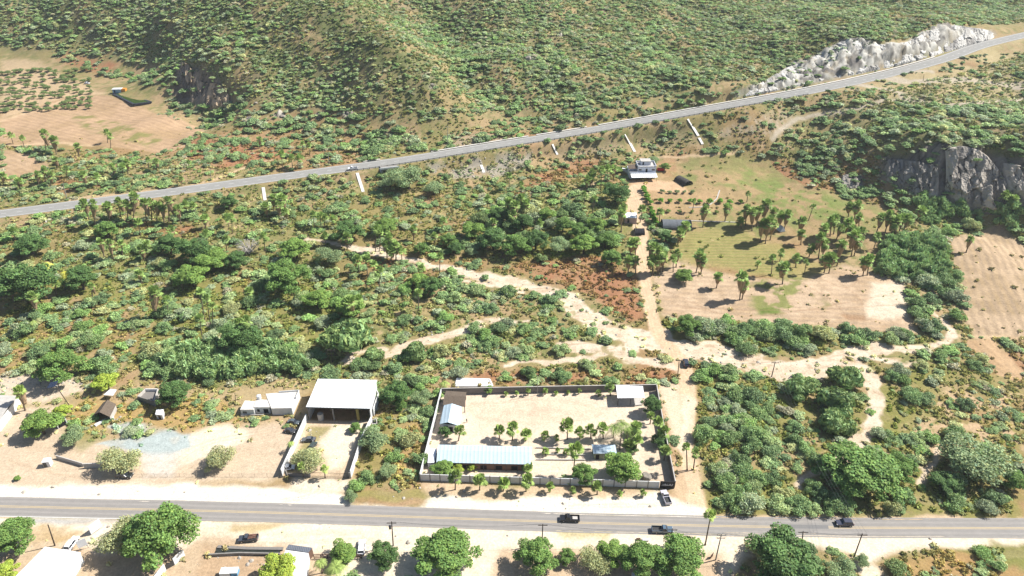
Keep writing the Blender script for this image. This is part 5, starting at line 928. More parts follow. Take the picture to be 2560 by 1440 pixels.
wallrun("boundary_wall", [(930, 1056), (905, 1110), (878, 1194)], 2.8, WALLW, "whitewashed wall on the right of the warehouse yard", pilaster=1)
wallrun("boundary_wall", [(940, 985), (948, 1000), (935, 1040)], 3.2, WALLW, "tall white side wall beside the warehouse")
g = root_at("yard_gate", 842, 1194, heading((706, 1190), (878, 1195)), "black barred gate across the warehouse yard entrance", "gate"); mb = MB()
for k in range(30): mb.tube((-8 + k * .41, 0, .1), (-8 + k * .41, 0, 2.0), .025, n=4)
for z_ in (.3, 1.9): mb.tube((-8, 0, z_), (4, 0, z_), .04, n=4)
mb.build("bars", mat("black iron", (.02, .02, .02), .6), g)
for x_ in (-15.5, -8.3, 4.2): MB().box(x_ - .25, x_ + .25, -.25, .25, -.2, 2.4).build("pillar", CONC, g)
MB().box(-15, -8.6, -.1, .1, -.2, 1.2).build("low_wall", BLOCK, g)
# the walled compound
wallrun("boundary_wall", [(1051, 1201), (1250, 1207), (1450, 1213), (1647, 1220)], 2.7, WALLW, "long pale near wall of the compound with panel joints", pilaster=1, pm=CONC)
wallrun("boundary_wall", [(1051, 1200), (1077, 1095), (1104, 986)], 2.7, WALLW, "white left wall of the compound", pilaster=1)
wallrun("boundary_wall", [(1104, 986), (1250, 983), (1400, 980), (1639, 976)], 2.7, BLOCK, "grey block far wall of the compound", cap=CONCW)
wallrun("boundary_wall", [(1640, 977), (1660, 1090), (1686, 1219)], 2.7, BLOCK, "grey right-hand wall of the compound", cap=CONCW)
b = wallrun("sign_wall", [(1648.5, 1220), (1685, 1221.4)], 2.9, mat("black panel", (.015, .015, .017), .6), "black sign wall with white script beside the compound corner", "sign wall"); o0 = np.array(b.location)
mb = MB(); r2 = random.Random(3); xx_ = 0
a0, a1 = at1(1653, 1220.3) - o0, at1(1680, 1221.2) - o0
for k in range(22):
    f = k / 22; p = a0 + (a1 - a0) * f; hgt = r2.choice((.35, .35, .6, .8)); mb.tube((p[0], p[1] - .17, 1.3 + r2.uniform(-.1, .1)), (p[0] + .12, p[1] - .17, 1.3 + hgt), .035, n=4); mb.tube((p[0] + .12, p[1] - .17, 1.3 + hgt), (p[0] + .2, p[1] - .17, 1.32), .035, n=4)
mb.build("lettering", WHITE, b)
s = Site("stable", [(1096, 1111.5), (1331, 1117), (1326, 1161), (1091, 1156)], 3.0, 3.4, "long low shed with a pale blue corrugated roof", "shed")
def gable_roof(s, m, rise, f=.42, th=.1, axis='x', nm="roof"):
    a, b2, c, d = s.R
    if axis == 'x': e0 = a + (d - a) * f; e1 = b2 + (c - b2) * f
    else: e0 = a + (b2 - a) * f; e1 = d + (c - d) * f
    e0 = e0 + (0, 0, rise); e1 = e1 + (0, 0, rise); mb = MB()
    if axis == 'x': mb.slab([d, c, e1, e0], th); mb.slab([e0, e1, b2, a], th)
    else: mb.slab([d, e1, e0, a], th); mb.slab([e1, c, b2, e0], th)
    return mb.build(nm, m, s.root)
gable_roof(s, WROOFY, .8)
for i, j, nm in ((0, 3, "side_wall"), (1, 2, "side_wall"), (0, 1, "back_wall")): s.wall(i, j, WALLW, .5, .18, nm=nm)
s.wall(3, 2, BRICK, 1.2, .18, nm="front_wall")
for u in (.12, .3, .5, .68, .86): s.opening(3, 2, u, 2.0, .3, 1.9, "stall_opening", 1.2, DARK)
for k in range(9):
    p = s.inset(.4)[3] + (s.inset(.4)[2] - s.inset(.4)[3]) * (k / 8); MB().box(p[0] - .09, p[0] + .09, p[1] - .09, p[1] + .09, -.2, 2.9).build("post", STEEL, s.root)
s = Site("lean_to", [(1073, 1121), (1092, 1121), (1086, 1156), (1069, 1157)], 2.4, 2.6, "narrow white lean-to at the left end of the long shed", "shed"); s.roof(WROOF)
for i, j in ((0, 3), (1, 2), (0, 1), (3, 2)): s.wall(i, j, WALLW, .25)
s = Site("gabled_building", [(1110, 1013), (1155, 1017), (1146, 1064), (1099, 1060)], 3.2, 3.2, "white gabled building in the compound's left corner", "building"); gable_roof(s, WROOFY, 1.1, .45, axis='y')
for i, j in ((0, 3), (1, 2), (0, 1), (3, 2)): s.wall(i, j, WALLW, .35)
s.opening(3, 2, .6, 1.2, 0, 2.1, "door", m=DARK); s.opening(1, 2, .3, 1.4, .9, 2.0); s.opening(1, 2, .75, 1.0, 0, 2.1, "door")
s = Site("thatched_shelter", [(1115, 977), (1166, 980), (1163, 1016), (1107, 1012)], 2.9, 3.2, "brown weathered roofed shelter behind the white gabled building", "shelter"); gable_roof(s, THATCH, .9, .45, .2)
s.wall(0, 3, BLOCK, .5); s.wall(0, 1, BLOCK, .5)
for k in (1, 2, 3): p = s.inset(.4)[k]; MB().tube((p[0], p[1], -.2), (p[0], p[1], 2.8), .12).build("post", WOOD, s.root)
s = Site("pavilion", [(1540, 963), (1607, 965), (1611, 994), (1544, 995)], 3.4, 3.6, "open pavilion with a white roof in the compound corner", "pavilion"); s.roof(WROOF, .15)
for k in range(4): p = s.inset(.4)[k]; MB().tube((p[0], p[1], -.2), (p[0], p[1], 3.3), .1).build("post", STEEL, s.root)
p = (s.inset(.4)[3] + s.inset(.4)[2]) / 2; MB().tube((p[0], p[1], -.2), (p[0], p[1], 3.3), .1).build("post", STEEL, s.root); MB().box(-4, 4, -3.2, 3.2, -.1, .12).build("floor_slab", CONCW, s.root)
s = Site("garden_hut", [(1479, 1111), (1538, 1112), (1542, 1133), (1484, 1134)], 2.6, 3.0, "small green-walled hut with a white sheet roof among the palms", "hut"); s.roof(WROOFY)
gw = mat("pale green plaster", alb(176, 186, 160, .8), .9, noise=.15)
for i, j in ((0, 3), (1, 2), (0, 1), (3, 2)): s.wall(i, j, gw, .4)
s.opening(3, 2, .15, 1.1, 0, 2.0, "door", m=DARK); s.opening(3, 2, .52, .9, .5, 1.9, frame=WHITE); s.opening(3, 2, .78, .9, .5, 1.9, frame=WHITE)
for pts, lb in (([(1340, 1120), (1478, 1124)], "upper low kerb of the compound planting strip"), ([(1338, 1136), (1462, 1139)], "middle low kerb of the compound planting strip"), ([(1340, 1150), (1463, 1151)], "lower low kerb of the compound planting strip")): wallrun("planter_kerb", pts, .45, CONCW, lb, "kerb", .3, "kerbs of the compound planting")
bo = root_at("boulder", 1617, 1196, .4, "big rounded grey boulder by the near compound wall", "boulder"); 
def rock_mesh(name, seed, r, m, parent=None, flatz=.75):
    b_ = bmesh.new(); bmesh.ops.create_icosphere(b_, subdivisions=3, radius=1); rr = random.Random(seed); pl = [(Vector((rr.gauss(0, 1), rr.gauss(0, 1), rr.gauss(0, 1))).normalized(), rr.uniform(.62, .9)) for _ in range(13)]
    for v in b_.verts:
        for n_, d_ in pl:
            k_ = v.co.dot(n_) - d_
            if k_ > 0: v.co -= n_ * k_
        v.co *= r; v.co.z *= flatz
    me = bpy.data.meshes.new(name); b_.to_mesh(me); b_.free(); me.materials.append(m); return me
ROCKM = mat("grey rock", alb(150, 142, 132, .8), .95, noise=.35, scale=1.5, bump=.8, rgb2=alb(188, 178, 162, .85))
rk = link("rock", rock_mesh("rock", 5, 1.7, ROCKM), bo); rk.location = (0, 0, .9)
wallrun("pool_kerb", [(1139, 967), (1143, 948), (1224, 950), (1232, 967), (1139, 967)], .5, WHITE, "white kerbed slab like an empty pool behind the compound", "slab", .5)
P4 = [at1(*p) for p in ((1141, 966), (1231, 966), (1223, 950), (1144, 949))]; o0 = P4[0]
sl_ = empty("white_slab", tuple(o0), 0, "white floor slab inside the kerbs behind the compound", "slab"); MB().slab([p - o0 + (0, 0, .35) for p in P4], .5).build("slab_surface", WHITE, sl_)
# flat-roofed house left of the warehouse
s = Site("flat_house", [(664, 984), (748, 978), (729, 1020), (678, 1021)], 3.0, 3.0, "flat-roofed whitewashed house with parapets beside the warehouse", "house", z0=0)
RFC = mat("stained flat roof", alb(214, 206, 194, .9), .9, noise=.25, scale=.7, rgb2=alb(240, 238, 232, .9)); s.roof(RFC, .2)
for i, j in ((0, 3), (1, 2), (0, 1), (3, 2)): s.wall(i, j, WALLW, .12)
a, b2, c, d = s.R
pp_ = MB()
for p, q2 in ((a + (b2 - a) * .4, b2), (b2, b2 + (c - b2) * .45)): pp_.wall(p, q2, 2.95, 3.6, .2)
pp_.build("parapet", WALLW, s.root)
W2 = Site("x", [(640, 998), (682, 1000), (673, 1018), (634, 1018)], 2.8, 2.8, None, None, z0=0); W2.root.parent = s.root; W2.root.location = tuple(W2.o - s.o); W2.root.name = "middle_wing"; W2.roof(RFC)
for i, j in ((0, 3), (1, 2), (0, 1), (3, 2)): W2.wall(i, j, WALLW, .12)
W2.opening(3, 2, .25, .9, .8, 1.9, m=DARK, d=.12); W2.opening(3, 2, .75, 1.6, .2, 2.0, "door", m=DARK, d=.12)
W3 = Site("x", [(612, 1001), (640, 1003), (634, 1024), (600, 1024)], 2.6, 2.6, None, None, z0=0); W3.root.parent = s.root; W3.root.location = tuple(W3.o - s.o); W3.root.name = "left_wing"; W3.roof(RFC)
for i, j in ((0, 3), (1, 2), (0, 1), (3, 2)): W3.wall(i, j, WALLW, .12)
W3.opening(3, 2, .3, 1.3, .9, 1.8, d=.12)
t = root_at("water_tank", 648, 1014, 0, "white water tank on the roof of the flat house", "tank", z=2.85); MB().tube((0, 0, 0), (0, 0, 1.3), .75, .8, 14).tube((0, 0, 1.3), (0, 0, 1.6), .8, .3, 14).build("body", WHITE, t, smooth=False); t.location = tuple(at_z(648, 996, 2.85))
wallrun("garden_wall", [(603, 1041), (660, 1039)], .6, CONCW, "low broken white wall before the flat house", "wall")
# block hut, shelters, small buildings on the left
s = Site("block_hut", [(362, 971), (395, 971), (384, 1002), (343, 990)], 2.5, 2.5, "unfinished block hut without a roof", "hut")
for i, j, m_ in ((0, 3, CONCW), (1, 2, CONCW), (0, 1, WHITE), (3, 2, BLOCK)): s.wall(i, j, m_, .1, .3)
MB().slab([p - (0, 0, 1.2) for p in s.inset(.3)[::-1]], .1).build("inner_slab", BLOCK, s.root)
s = Site("tilted_shelter", [(276, 972), (292, 974), (282, 989), (258, 987)], 1.9, 2.6, "small tilted white shelter beside the yellow-green tree", "shelter"); s.roof(WHITE, .08)
for k in range(4): p = s.inset(.2)[k]; MB().tube((p[0], p[1], -.2), (p[0], p[1], p[2] - .1), .06).build("post", WOOD, s.root)
s = Site("thatched_hut", [(262, 1001), (289, 1001), (285, 1034), (236, 1034)], 2.6, 2.6, "grey gable-roofed hut with an open dark front", "hut", z0=0)
s.R = [px3(258, 1006, 2.5) - s.o, px3(290, 1010, 2.5) - s.o, px3(274, 1042, 2.3) - s.o, px3(234, 1036, 2.3) - s.o]; gable_roof(s, THATCH, 1.5, .45, .18, axis='y')
s.wall(1, 2, CONCW, .35); s.wall(0, 3, BLOCK, .35); s.wall(0, 1, BLOCK, .35); 
for k in (2, 3): p = s.inset(.4)[k]; MB().tube((p[0], p[1], -.2), (p[0], p[1], 2.3), .12).build("post", WOOD, s.root)
s = Site("small_shed", [(391, 1023), (409, 1023), (406, 1038), (388, 1036)], 2.0, 2.2, "tiny white shed in dry grass behind the concrete slab", "shed"); s.roof(WHITE)
for i, j in ((0, 3), (1, 2), (0, 1), (3, 2)): s.wall(i, j, WALLW, .2)
s.opening(3, 2, .5, .9, 0, 1.7, "door", d=.2)
s = Site("roadside_house", [(-60, 975), (40, 985), (2, 1050), (-90, 1040)], 3.2, 3.4, "pale-roofed white house cut by the left edge", "house", z0=0); s.R = [px3(-60, 984, 3.4) - s.o, px3(46, 990, 3.4) - s.o, px3(-8, 1062, 3.2) - s.o, px3(-90, 1050, 3.2) - s.o]; gable_roof(s, CONCW, .7, .5, axis='x')
for i, j in ((0, 3), (1, 2), (0, 1), (3, 2)): s.wall(i, j, WHITE, .3)
s.opening(1, 2, .4, 1.2, 1.0, 2.1)
t = root_at("kiosk", 122, 1163, .15, "white box-like kiosk standing in the dirt yard", "kiosk"); MB().box(-1, 1, -.9, .9, 0, 2.2).build("walls", WHITE, t, .04); MB().box(-1.1, 1.1, -1, 1, 2.2, 2.3).build("roof", WHITE, t); MB().box(-.9, .1, -.94, -.9, .1, 1.9).build("door", STEEL, t)
wallrun("broken_wall", [(143, 1146), (210, 1166)], 1.4, CONCW, "low broken wall sloping through the dirt yard", "wall", .3)
wallrun("broken_wall", [(212, 1170), (262, 1168)], 1.9, CONCW, "stub of rendered wall left of the olive yard tree", "wall", .35)
t = root_at("panel_frame", 158, 1066, .9, "white frame holding a black panel beside the yellow tree", "sign"); MB().box(-1.3, 1.3, -.1, .1, .3, 3.2).build("panel", DARK, t)
mb = MB(); [mb.box(*q_) for q_ in ((-1.5, -1.3, -.15, .15, 0, 3.4), (1.3, 1.5, -.15, .15, 0, 3.4), (-1.3, 1.3, -.15, .15, 3.2, 3.4))]; mb.build("frame", WHITE, t)
t = root_at("solar_panel", 181, 1024, 0, "tilted solar panel raised on a dark pole", "solar panel"); hp = 10.5; MB().tube((0, 0, -.2), (-2.0, 0, hp), .16, .12).build("pole", WOOD, t); MB().slab([(-4.6, -1.0, hp - .2), (-1.6, -1.0, hp + .6), (-1.2, 1.0, hp + 1.5), (-4.2, 1.0, hp + .7)], .1).build("panel", mat("solar glass", (.03, .04, .07), .15, spec=.7), t); MB().box(-4.3, -1.5, -.06, .06, hp - .1, hp + .1).build("frame", WHITE, t)
wallrun("debris_heap", [(238, 1065), (262, 1052), (285, 1045)], .5, WHITE, "heap of white scrap boards before the grey hut", "scrap", 1.0)
b = root_at("concrete_box", 936, 1058, .3, "small open concrete box on the grass right of the warehouse", "box"); mb = MB()
for q_ in ((-.9, .9, -1.2, -.95, 0, .8), (-.9, .9, .95, 1.2, 0, .8), (-.9, -.7, -.95, .95, 0, .8), (.7, .9, -.95, .95, 0, .8)): mb.box(*q_)
mb.build("sides", CONCW, b); MB().box(-.7, .7, -.95, .95, 0, .25).build("bottom", DARK, b)
# bottom edge buildings
s = Site("white_roof_building", [(112, 1367), (202, 1381), (160, 1450), (30, 1450)], 3.5, 3.7, "large white roof cut by the lower left edge", "building", z0=0); s.roof(WROOF, .15)
for i, j in ((0, 3), (1, 2), (0, 1), (3, 2)): s.wall(i, j, WALLW, .3)
wallrun("gate_wall", [(462, 1388), (437, 1412)], 2.4, WHITE, "white wall right of the grey gate at the lower left", "wall"); wallrun("gate_wall", [(415, 1425), (380, 1470)], 2.4, WHITE, "white wall left of the grey gate at the lower left", "wall")
wallrun("sheet_gate", [(436, 1413), (416, 1424)], 1.8, STEEL, "grey sheet gate between two white walls", "gate", .06)
s = Site("corner_house", [(722, 1361), (781, 1369), (771, 1381), (714, 1373)], 3.0, 3.3, "white house with a grey corrugated roof below the road", "house", z0=0); s.roof(GREYROOF, .1)
s2 = [px3(p[0], p[1], 3.0) - s.o for p in ((714, 1374), (771, 1382), (760, 1460), (680, 1460))]; MB().hexa([(p[0], p[1], -.2) for p in s2[::-1]], [(p[0], p[1], 2.9) for p in s2[::-1]]).build("white_block", WHITE, s.root)
for i, j, m_ in ((0, 3, WHITE), (1, 2, BRICK), (0, 1, WHITE)): s.wall(i, j, m_, .15)
wallrun("stone_wall", [(522, 1391), (600, 1387), (700, 1389)], 1.0, CONC, "low grey stone wall below the road", "wall", .35)
wallrun("stone_wall", [(545, 1369), (620, 1373), (708, 1374)], .5, BLOCK, "dark ragged low wall behind the grey stone one", "wall", .9)
wallrun("dark_strip", [(540, 1378), (620, 1380), (700, 1382)], .25, mat("dark strip", alb(60, 66, 62, .8), 1, noise=.4, scale=2), "low dark strip lying between the low walls", "cloth", 2.2)  # low dark sheet laid between the two walls
f = wallrun("plank_fence", [(786, 1397), (830, 1398), (905, 1396)], .01, WOOD, "brown plank rail fence beside the corner house", "fence", .1); o0 = np.array(f.location); mb = MB(); A_, B_ = at1(786, 1397) - o0, at1(905, 1396) - o0
for z_ in (.35, 1.0, 1.6): mb.wall(A_, B_, z_, z_ + .22, .06)
mb.build("rails", mat("brown boards", alb(120, 72, 50, .8), .9, noise=.3), f)
for k in range(8): p = A_ + (B_ - A_) * k / 7; MB().box(p[0] - .07, p[0] + .07, p[1] - .12, p[1] + .0, 0, 1.9).build("post", WOOD, f)
t = root_at("caravan", 577, 1437, .05, "small white and blue trailer in the lower yard", "trailer"); MB().box(-2.4, .3, -1, 1, .5, 1.9).build("body", WHITE, t, .08); MB().box(.5, 2.2, -.9, .9, .5, 1.8).build("box", mat("sky blue panel", alb(120, 180, 220, .8), .6), t, .05); MB().box(.45, 2.25, -.95, .95, 1.8, 1.9).build("box_lid", WHITE, t)
for x_ in (-1.6, 1.4):
    for y_ in (-1, 1): MB().tube((x_, y_ * .95, .35), (x_, y_ * 1.15, .35), .35, n=12).build("wheel", DARK, t)
t = root_at("advertising_board", 243, 1328, 1.0, "tall white board seen edge-on beside the road", "board"); MB().wall((-1.6, 0), (1.6, 0), .4, 3.6, .12).build("board", WHITE, t)

t = root_at("white_sign", 212, 1374, .6, "white sign panel on thin posts by the white car", "sign"); MB().wall((-1.1, 0), (1.1, 0), 1.3, 4.0, .1).build("panel", WHITE, t); 
for x_ in (-.9, .9): MB().tube((x_, .08, 0), (x_, .08, 3.8), .05, n=5).build("post", STEEL, t)
b = root_at("scrap_boat", 1607, 1351, 0, "white and rusty scrap lying on the sandy verge", "scrap"); MB().box(-.2, 1.7, -.4, .4, .1, .5).build("white_hull", WHITE, b, .15); MB().box(-1.8, -.6, -.2, .5, .1, .5).build("rusty_end", RUST, b, .1)
wallrun("metal_fence", [(1775, 1398), (1782, 1390)], 1.6, RUST, "rusty sheet fence beside the tall power pole", "fence", .05)
s = Site("white_cistern", [(1580, 1430), (1604, 1430), (1606, 1452), (1582, 1452)], 2.0, 2.0, "white cistern lid under the lower grove", "cistern", z0=0); s.roof(WHITE, .2); s.wall(0, 3, WHITE, .1); s.wall(3, 2, WHITE, .1); s.wall(1, 2, WHITE, .1); s.wall(0, 1, WHITE, .1)
fl = wallrun("wire_fence", [(325, 1192), (420, 1192), (700, 1192)], .01, WOOD, "thin wire fence along the front of the dirt yard", "fence", .05); o0 = np.array(fl.location); A_, B_ = at1(325, 1192) - o0, at1(700, 1192) - o0; mb = MB()
for z_ in (.5, 1.0, 1.4): mb.tube((A_[0], A_[1], z_), (B_[0], B_[1], z_), .012, n=4)
mb.build("wires", STEEL, fl); [MB().tube((*(A_ + (B_ - A_) * k / 12)[:2], -.2), (*(A_ + (B_ - A_) * k / 12)[:2], 1.5), .035, n=5).build("post", WOOD, fl) for k in range(13)]

# the two-storey house and its outbuildings
SHW = mat("house white", alb(226, 230, 240, .95), .85, noise=.08, scale=.8)
hx = root_at("country_house", 1605, 446, heading((1571, 446), (1640, 444)), "two-storey white house with roof terrace and white awning", "house")
def hb(nm, m_, *bx_): 
    mb = MB(); [mb.box(*q_) for q_ in bx_]; return mb.build(nm, m_, hx)
hb("ground_floor", SHW, (-7.2, 7.4, 0, 9, -.6, 3.0)); hb("upper_floor", SHW, (-2.6, 7.4, 1.2, 9, 3.0, 6.0)); hb("upper_roof", CONCW, (-2.5, 7.3, 1.3, 8.9, 6.0, 6.15))
par = []
for k in range(14): par.append((-2.6 + k * .72, -2.6 + k * .72 + .36, 1.2, 1.4, 6.15, 6.9))
hb("balustrade", SHW, (-2.7, 7.5, 1.1, 1.4, 6.75, 6.95), (-2.7, -2.5, 1.4, 9, 6.1, 6.95), (7.3, 7.5, 1.4, 9, 6.1, 6.95), (-2.5, 7.3, 8.8, 9, 6.1, 6.95), *par)
hb("terrace_parapet", SHW, (-7.2, -2.62, -.05, .15, 3.0, 3.8), (-7.2, -7.0, .15, 9, 3.0, 3.8)); hb("balcony_rail", SHW, (-2.6, 7.4, -.05, .12, 3.02, 3.5))
hb("stair_room", SHW, (-.6, 4.8, 4, 8.2, 6.15, 8.3)); hb("stair_roof", CONCW, (-.8, 5.0, 3.8, 8.4, 8.3, 8.45)); hb("stair_door", DARK, (.3, 1.0, 3.94, 4.0, 6.2, 8.0))
for x_, z0_, z1_, w_, y_ in ((-1.3, 4.2, 5.0, 1.6, 1.2), (5.9, 4.2, 5.0, 1.6, 1.2), (-4.8, 1.3, 2.0, 1.4, 0), (-1.4, 1.0, 2.2, 1.1, 0)):
    w1 = hb("window", GLASSD, (x_ - w_ / 2, x_ + w_ / 2, y_ - .05, y_, z0_, z1_)); MB().box(x_ - w_ / 2 - .1, x_ + w_ / 2 + .1, y_ - .12, y_, z0_ - .14, z0_ - .02).build("sill", CONCW, w1)
for x_, y_, z_ in ((2.3, 1.2, 3.0), (1.9, 0, 0), (5.6, 0, 0)): hb("door", DARK, (x_ - .5, x_ + .5, y_ - .05, y_, z_ + .05, z_ + 2.2))
for k, x_ in enumerate((.6, 3.3, 4.4, 7.0)): MB().tube((x_, -.4, 0), (x_, -.4, 2.9), .16, n=8).build("column", SHW, hx)
MB().slab([(-6.6, -4.4, 2.3), (7.6, -4.1, 2.3), (7.6, -.1, 2.9), (-6.6, -.1, 2.9)], .1).build("awning", WROOF, hx)
for k in range(6): MB().tube((-6.3 + k * 2.7, -4.1, -.2), (-6.3 + k * 2.7, -4.1, 2.2), .07, n=6).build("awning_post", WOOD, hx)
MB().slab([(-7.6, .6, 5.3), (-3.0, .6, 5.6), (-3.0, 6, 6.0), (-7.6, 6, 5.6)], .2).build("thatch_shade", THATCH, hx)
for x_, y_ in ((-7.2, 1), (-3.3, 1), (-7.2, 5.6), (-3.3, 5.6)): MB().tube((x_, y_, 3), (x_, y_, 5.4), .08, n=6).build("shade_post", WOOD, hx)
def vault(name, px, py, rz, L, Rr, m, label, cat, squash=1.0, n=12):
    t = root_at(name, px, py, rz, label, cat); V = []; F = []
    for i in range(n + 1):
        a = math.pi * i / n
        for x_ in (-L / 2, L / 2):
            for r_ in (Rr, Rr - .08): V.append((x_, math.cos(a) * r_, math.sin(a) * r_ * squash))
    for i in range(n):
        k = i * 4; F += [(k, k + 2, k + 6, k + 4), (k + 1, k + 5, k + 7, k + 3), (k, k + 4, k + 5, k + 1), (k + 2, k + 3, k + 7, k + 6)]
    MB().add(V, F).build("cover", m, t); mb = MB()
    for x_ in np.linspace(-L / 2, L / 2, 5):
        pts = [(x_, math.cos(math.pi * i / 8) * (Rr + .05), math.sin(math.pi * i / 8) * (Rr + .05) * squash) for i in range(9)]; mb.path(pts, [.04] * 9, 4)
    mb.build("hoops", STEEL, t); return t
vault("netting_tunnel", 1708, 457, R_(-62), 9, 2.9, mat("dark shade net", alb(92, 88, 84, .7), .95, noise=.3, scale=2), "dark netting tunnel right of the white house", "tunnel", .9)
vault("arched_canopy", 1598, 582, R_(0), 4.6, 2.6, mat("black canvas", alb(44, 44, 50, .7), .9), "dark arched canopy over the dirt drive", "canopy", .8)
vault("shade_tunnel", 1690, 565, R_(-3), 14, 4.0, mat("grey tent cloth", alb(128, 134, 140, .7), .8, noise=.25, scale=.8), "long grey shade tent beside the orchard rows", "tent", .75)
t = root_at("tent_side", 1690, 575, R_(-3), "pale green side curtain of the grey shade tent", "curtain"); MB().box(-6.6, 6.6, -.1, .1, 0, 1.3).build("curtain_cloth", mat("green cloth", alb(150, 170, 130, .8), .9), t)
s = Site("gate_house", [(1564, 531), (1591, 532), (1593, 545), (1562, 544)], 2.8, 3.0, "small white-roofed hut beside the dirt drive", "hut"); s.roof(WROOF)
for i, j, m_ in ((0, 3, WHITE), (1, 2, WHITE), (0, 1, WHITE), (3, 2, mat("pink plaster", alb(214, 186, 176, .85), .9))): s.wall(i, j, m_, .2)
s.opening(3, 2, .3, 1.0, .1, 2.0, "door", d=.2)
t = root_at("small_tent", 1952, 576, .3, "little blue-white tent beneath the field palms", "tent"); MB().add([(-1.5, -1.6, 0), (1.5, -1.6, 0), (1.5, 1.6, 0), (-1.5, 1.6, 0), (0, -1.4, 2.6), (0, 1.4, 2.6)], [(0, 1, 4), (2, 3, 5), (1, 2, 5, 4), (3, 0, 4, 5), (3, 2, 1, 0)]).build("tent_cloth", mat("pale blue cloth", alb(206, 216, 232, .85), .8), t)
for pts, lb in (([(1722, 519), (1750, 518), (1775, 512), (1792, 497), (1799, 476)], "curving pale garden path edge by the orchard"), ([(1724, 552), (1780, 554), (1845, 556)], "straight pale path edge behind the shade tent")): wallrun("garden_edging", pts, .18, CONCW, lb, "edging", .6)
b = root_at("red_vehicle", 1651, 427, 0, "bright red vehicle behind the house", "trailer"); MB().box(-1.8, 1.8, -.9, .9, .4, 1.6).build("body", mat("red paint", alb(200, 40, 40, .8), .5), b, .1); MB().box(-2.0, 2.0, -1, 1, .2, .4).build("bed", DARK, b)  # plain red box on a dark bed for the red vehicle by the house
# pond and cabin at the far left
PP = [at1(*p) for p in ((283, 236), (312, 229), (378, 258), (336, 266))]; zb = np.mean([p[2] for p in PP]); o0 = sum(PP) / 4; o0[2] = zb
pd = empty("pond_basin", tuple(o0), 0, "black-lined irrigation pond at the edge of the far field", "pond"); mb = MB(); Q = [p - o0 for p in PP]
for i in range(4): mb.wall(Q[i], Q[(i + 1) % 4], -.6, .7, 1.4)
mb.build("liner", mat("black liner", alb(74, 80, 96, .6), .4, noise=.3, scale=1), pd)
wm = mat("green pond water", alb(70, 96, 40, .7), .08, spec=.5); MB().slab([(q_[0] * .95, q_[1] * .95, .6) for q_ in Q], .2).build("water", wm, pd)
t = root_at("cabin", 299, 230, .1, "white-roofed blue cabin by the pond", "cabin"); MB().box(-4, 2, -2, 2, 0, 2.4).build("walls", mat("cabin blue", alb(170, 204, 222, .8), .8), t); MB().box(-4.3, 2.3, -2.3, 2.3, 2.4, 2.6).build("roof", WHITE, t); MB().box(2, 5, -1.8, 1.8, 0, 2.5).build("annex", mat("orange paint", alb(224, 150, 60, .85), .8), t); MB().box(-3, -2, -2.05, -2, .2, 1.9).build("door", DARK, t)
# highway furniture: drains down the bank, channel along the far side, guardrail, culvert
WCON = mat("white concrete channel", alb(236, 232, 224, .9), .8, noise=.12, scale=1)
DRN = [((658, 469), (663, 501), "left of the palm group below the highway"), ((893, 433), (908, 480), "below the white highway pickup"), ((951, 421), (957, 433), "beside the culvert"), ((1203, 413), (1210, 432), "short, on the grey bank"), ((1382, 361), (1394, 387), "above the red grass"), ((1563, 336), (1587, 380), "long, behind the two-storey house"), ((1720, 298), (1746, 340), "upper part of the rightmost drain"), ((1748, 345), (1757, 361), "lower end of the rightmost drain"), ((118, 542), (119, 556), "tiny, below the left of the highway")]
for a, b2, lb in DRN:
    n_ = 12; P = [at1(a[0] + (b2[0] - a[0]) * k / n_, a[1] + (b2[1] - a[1]) * k / n_) for k in range(n_ + 1)]; o0 = P[-1].copy(); t = empty("slope_drain", tuple(o0), 0, "white concrete drain down the bank, " + lb, "drain", "drains on the highway bank"); mb = MB()
    for p, q2 in zip(P[:-1], P[1:]):
        v = (q2 - p)[:2]; v /= np.linalg.norm(v) + 1e-9; n2_ = np.array((-v[1], v[0])) * .8; mb.slab([(p[0] - o0[0] - n2_[0], p[1] - o0[1] - n2_[1], p[2] - o0[2] + .22), (q2[0] - o0[0] - n2_[0], q2[1] - o0[1] - n2_[1], q2[2] - o0[2] + .22), (q2[0] - o0[0] + n2_[0], q2[1] - o0[1] + n2_[1], q2[2] - o0[2] + .22), (p[0] - o0[0] + n2_[0], p[1] - o0[1] + n2_[1], p[2] - o0[2] + .22)], .5)
    mb.build("channel", WCON, t)
hp_, hq_, _ = proj(HWs.T)
def along(x0, x1, off_): 
    m_ = (hp_ > x0) & (hp_ < x1); return offset(HWs, off_)[m_]
for x0, x1 in ((905, 960), (1080, 1330), (1340, 1480), (1500, 2360)):
    L_ = along(x0, x1, 6.2); tag(strip("roadside_channel", offset(L_, -.55), offset(L_, .55), WCON, .35, 1, hfun=1), kind="structure")
GL = along(860, 2010, -5.9); t = empty("guardrail", tuple(GL[0]), 0, "steel guardrail along the near side of the highway", "guardrail"); mb = MB(); o0 = GL[0]
for p, q2 in zip(GL[:-1], GL[1:]): mb.wall(p - o0, q2 - o0, p[2] - o0[2] + .5, p[2] - o0[2] + .8, .08, q2[2] - o0[2] + .5, q2[2] - o0[2] + .8)
mb.build("rail", mat("galvanised rail", alb(150, 150, 150, .7), .5, metal=.3), t); dl = np.r_[0, np.cumsum(np.linalg.norm(np.diff(GL, axis=0), axis=1))]
PDK = mat("dark posts", alb(74, 70, 66, .8), .9); pm0 = None
for k, d_ in enumerate(np.linspace(0, dl[-1], 88)):
    p = np.array([np.interp(d_, dl, GL[:, i]) for i in range(3)]) - o0
    if pm0 is None: q_ = MB().box(-.12, .12, -.2, -.02, -.5, 1.0).build("post", PDK, t); pm0 = q_.data
    else: q_ = link("post", pm0, t)
    q_.location = tuple(p)
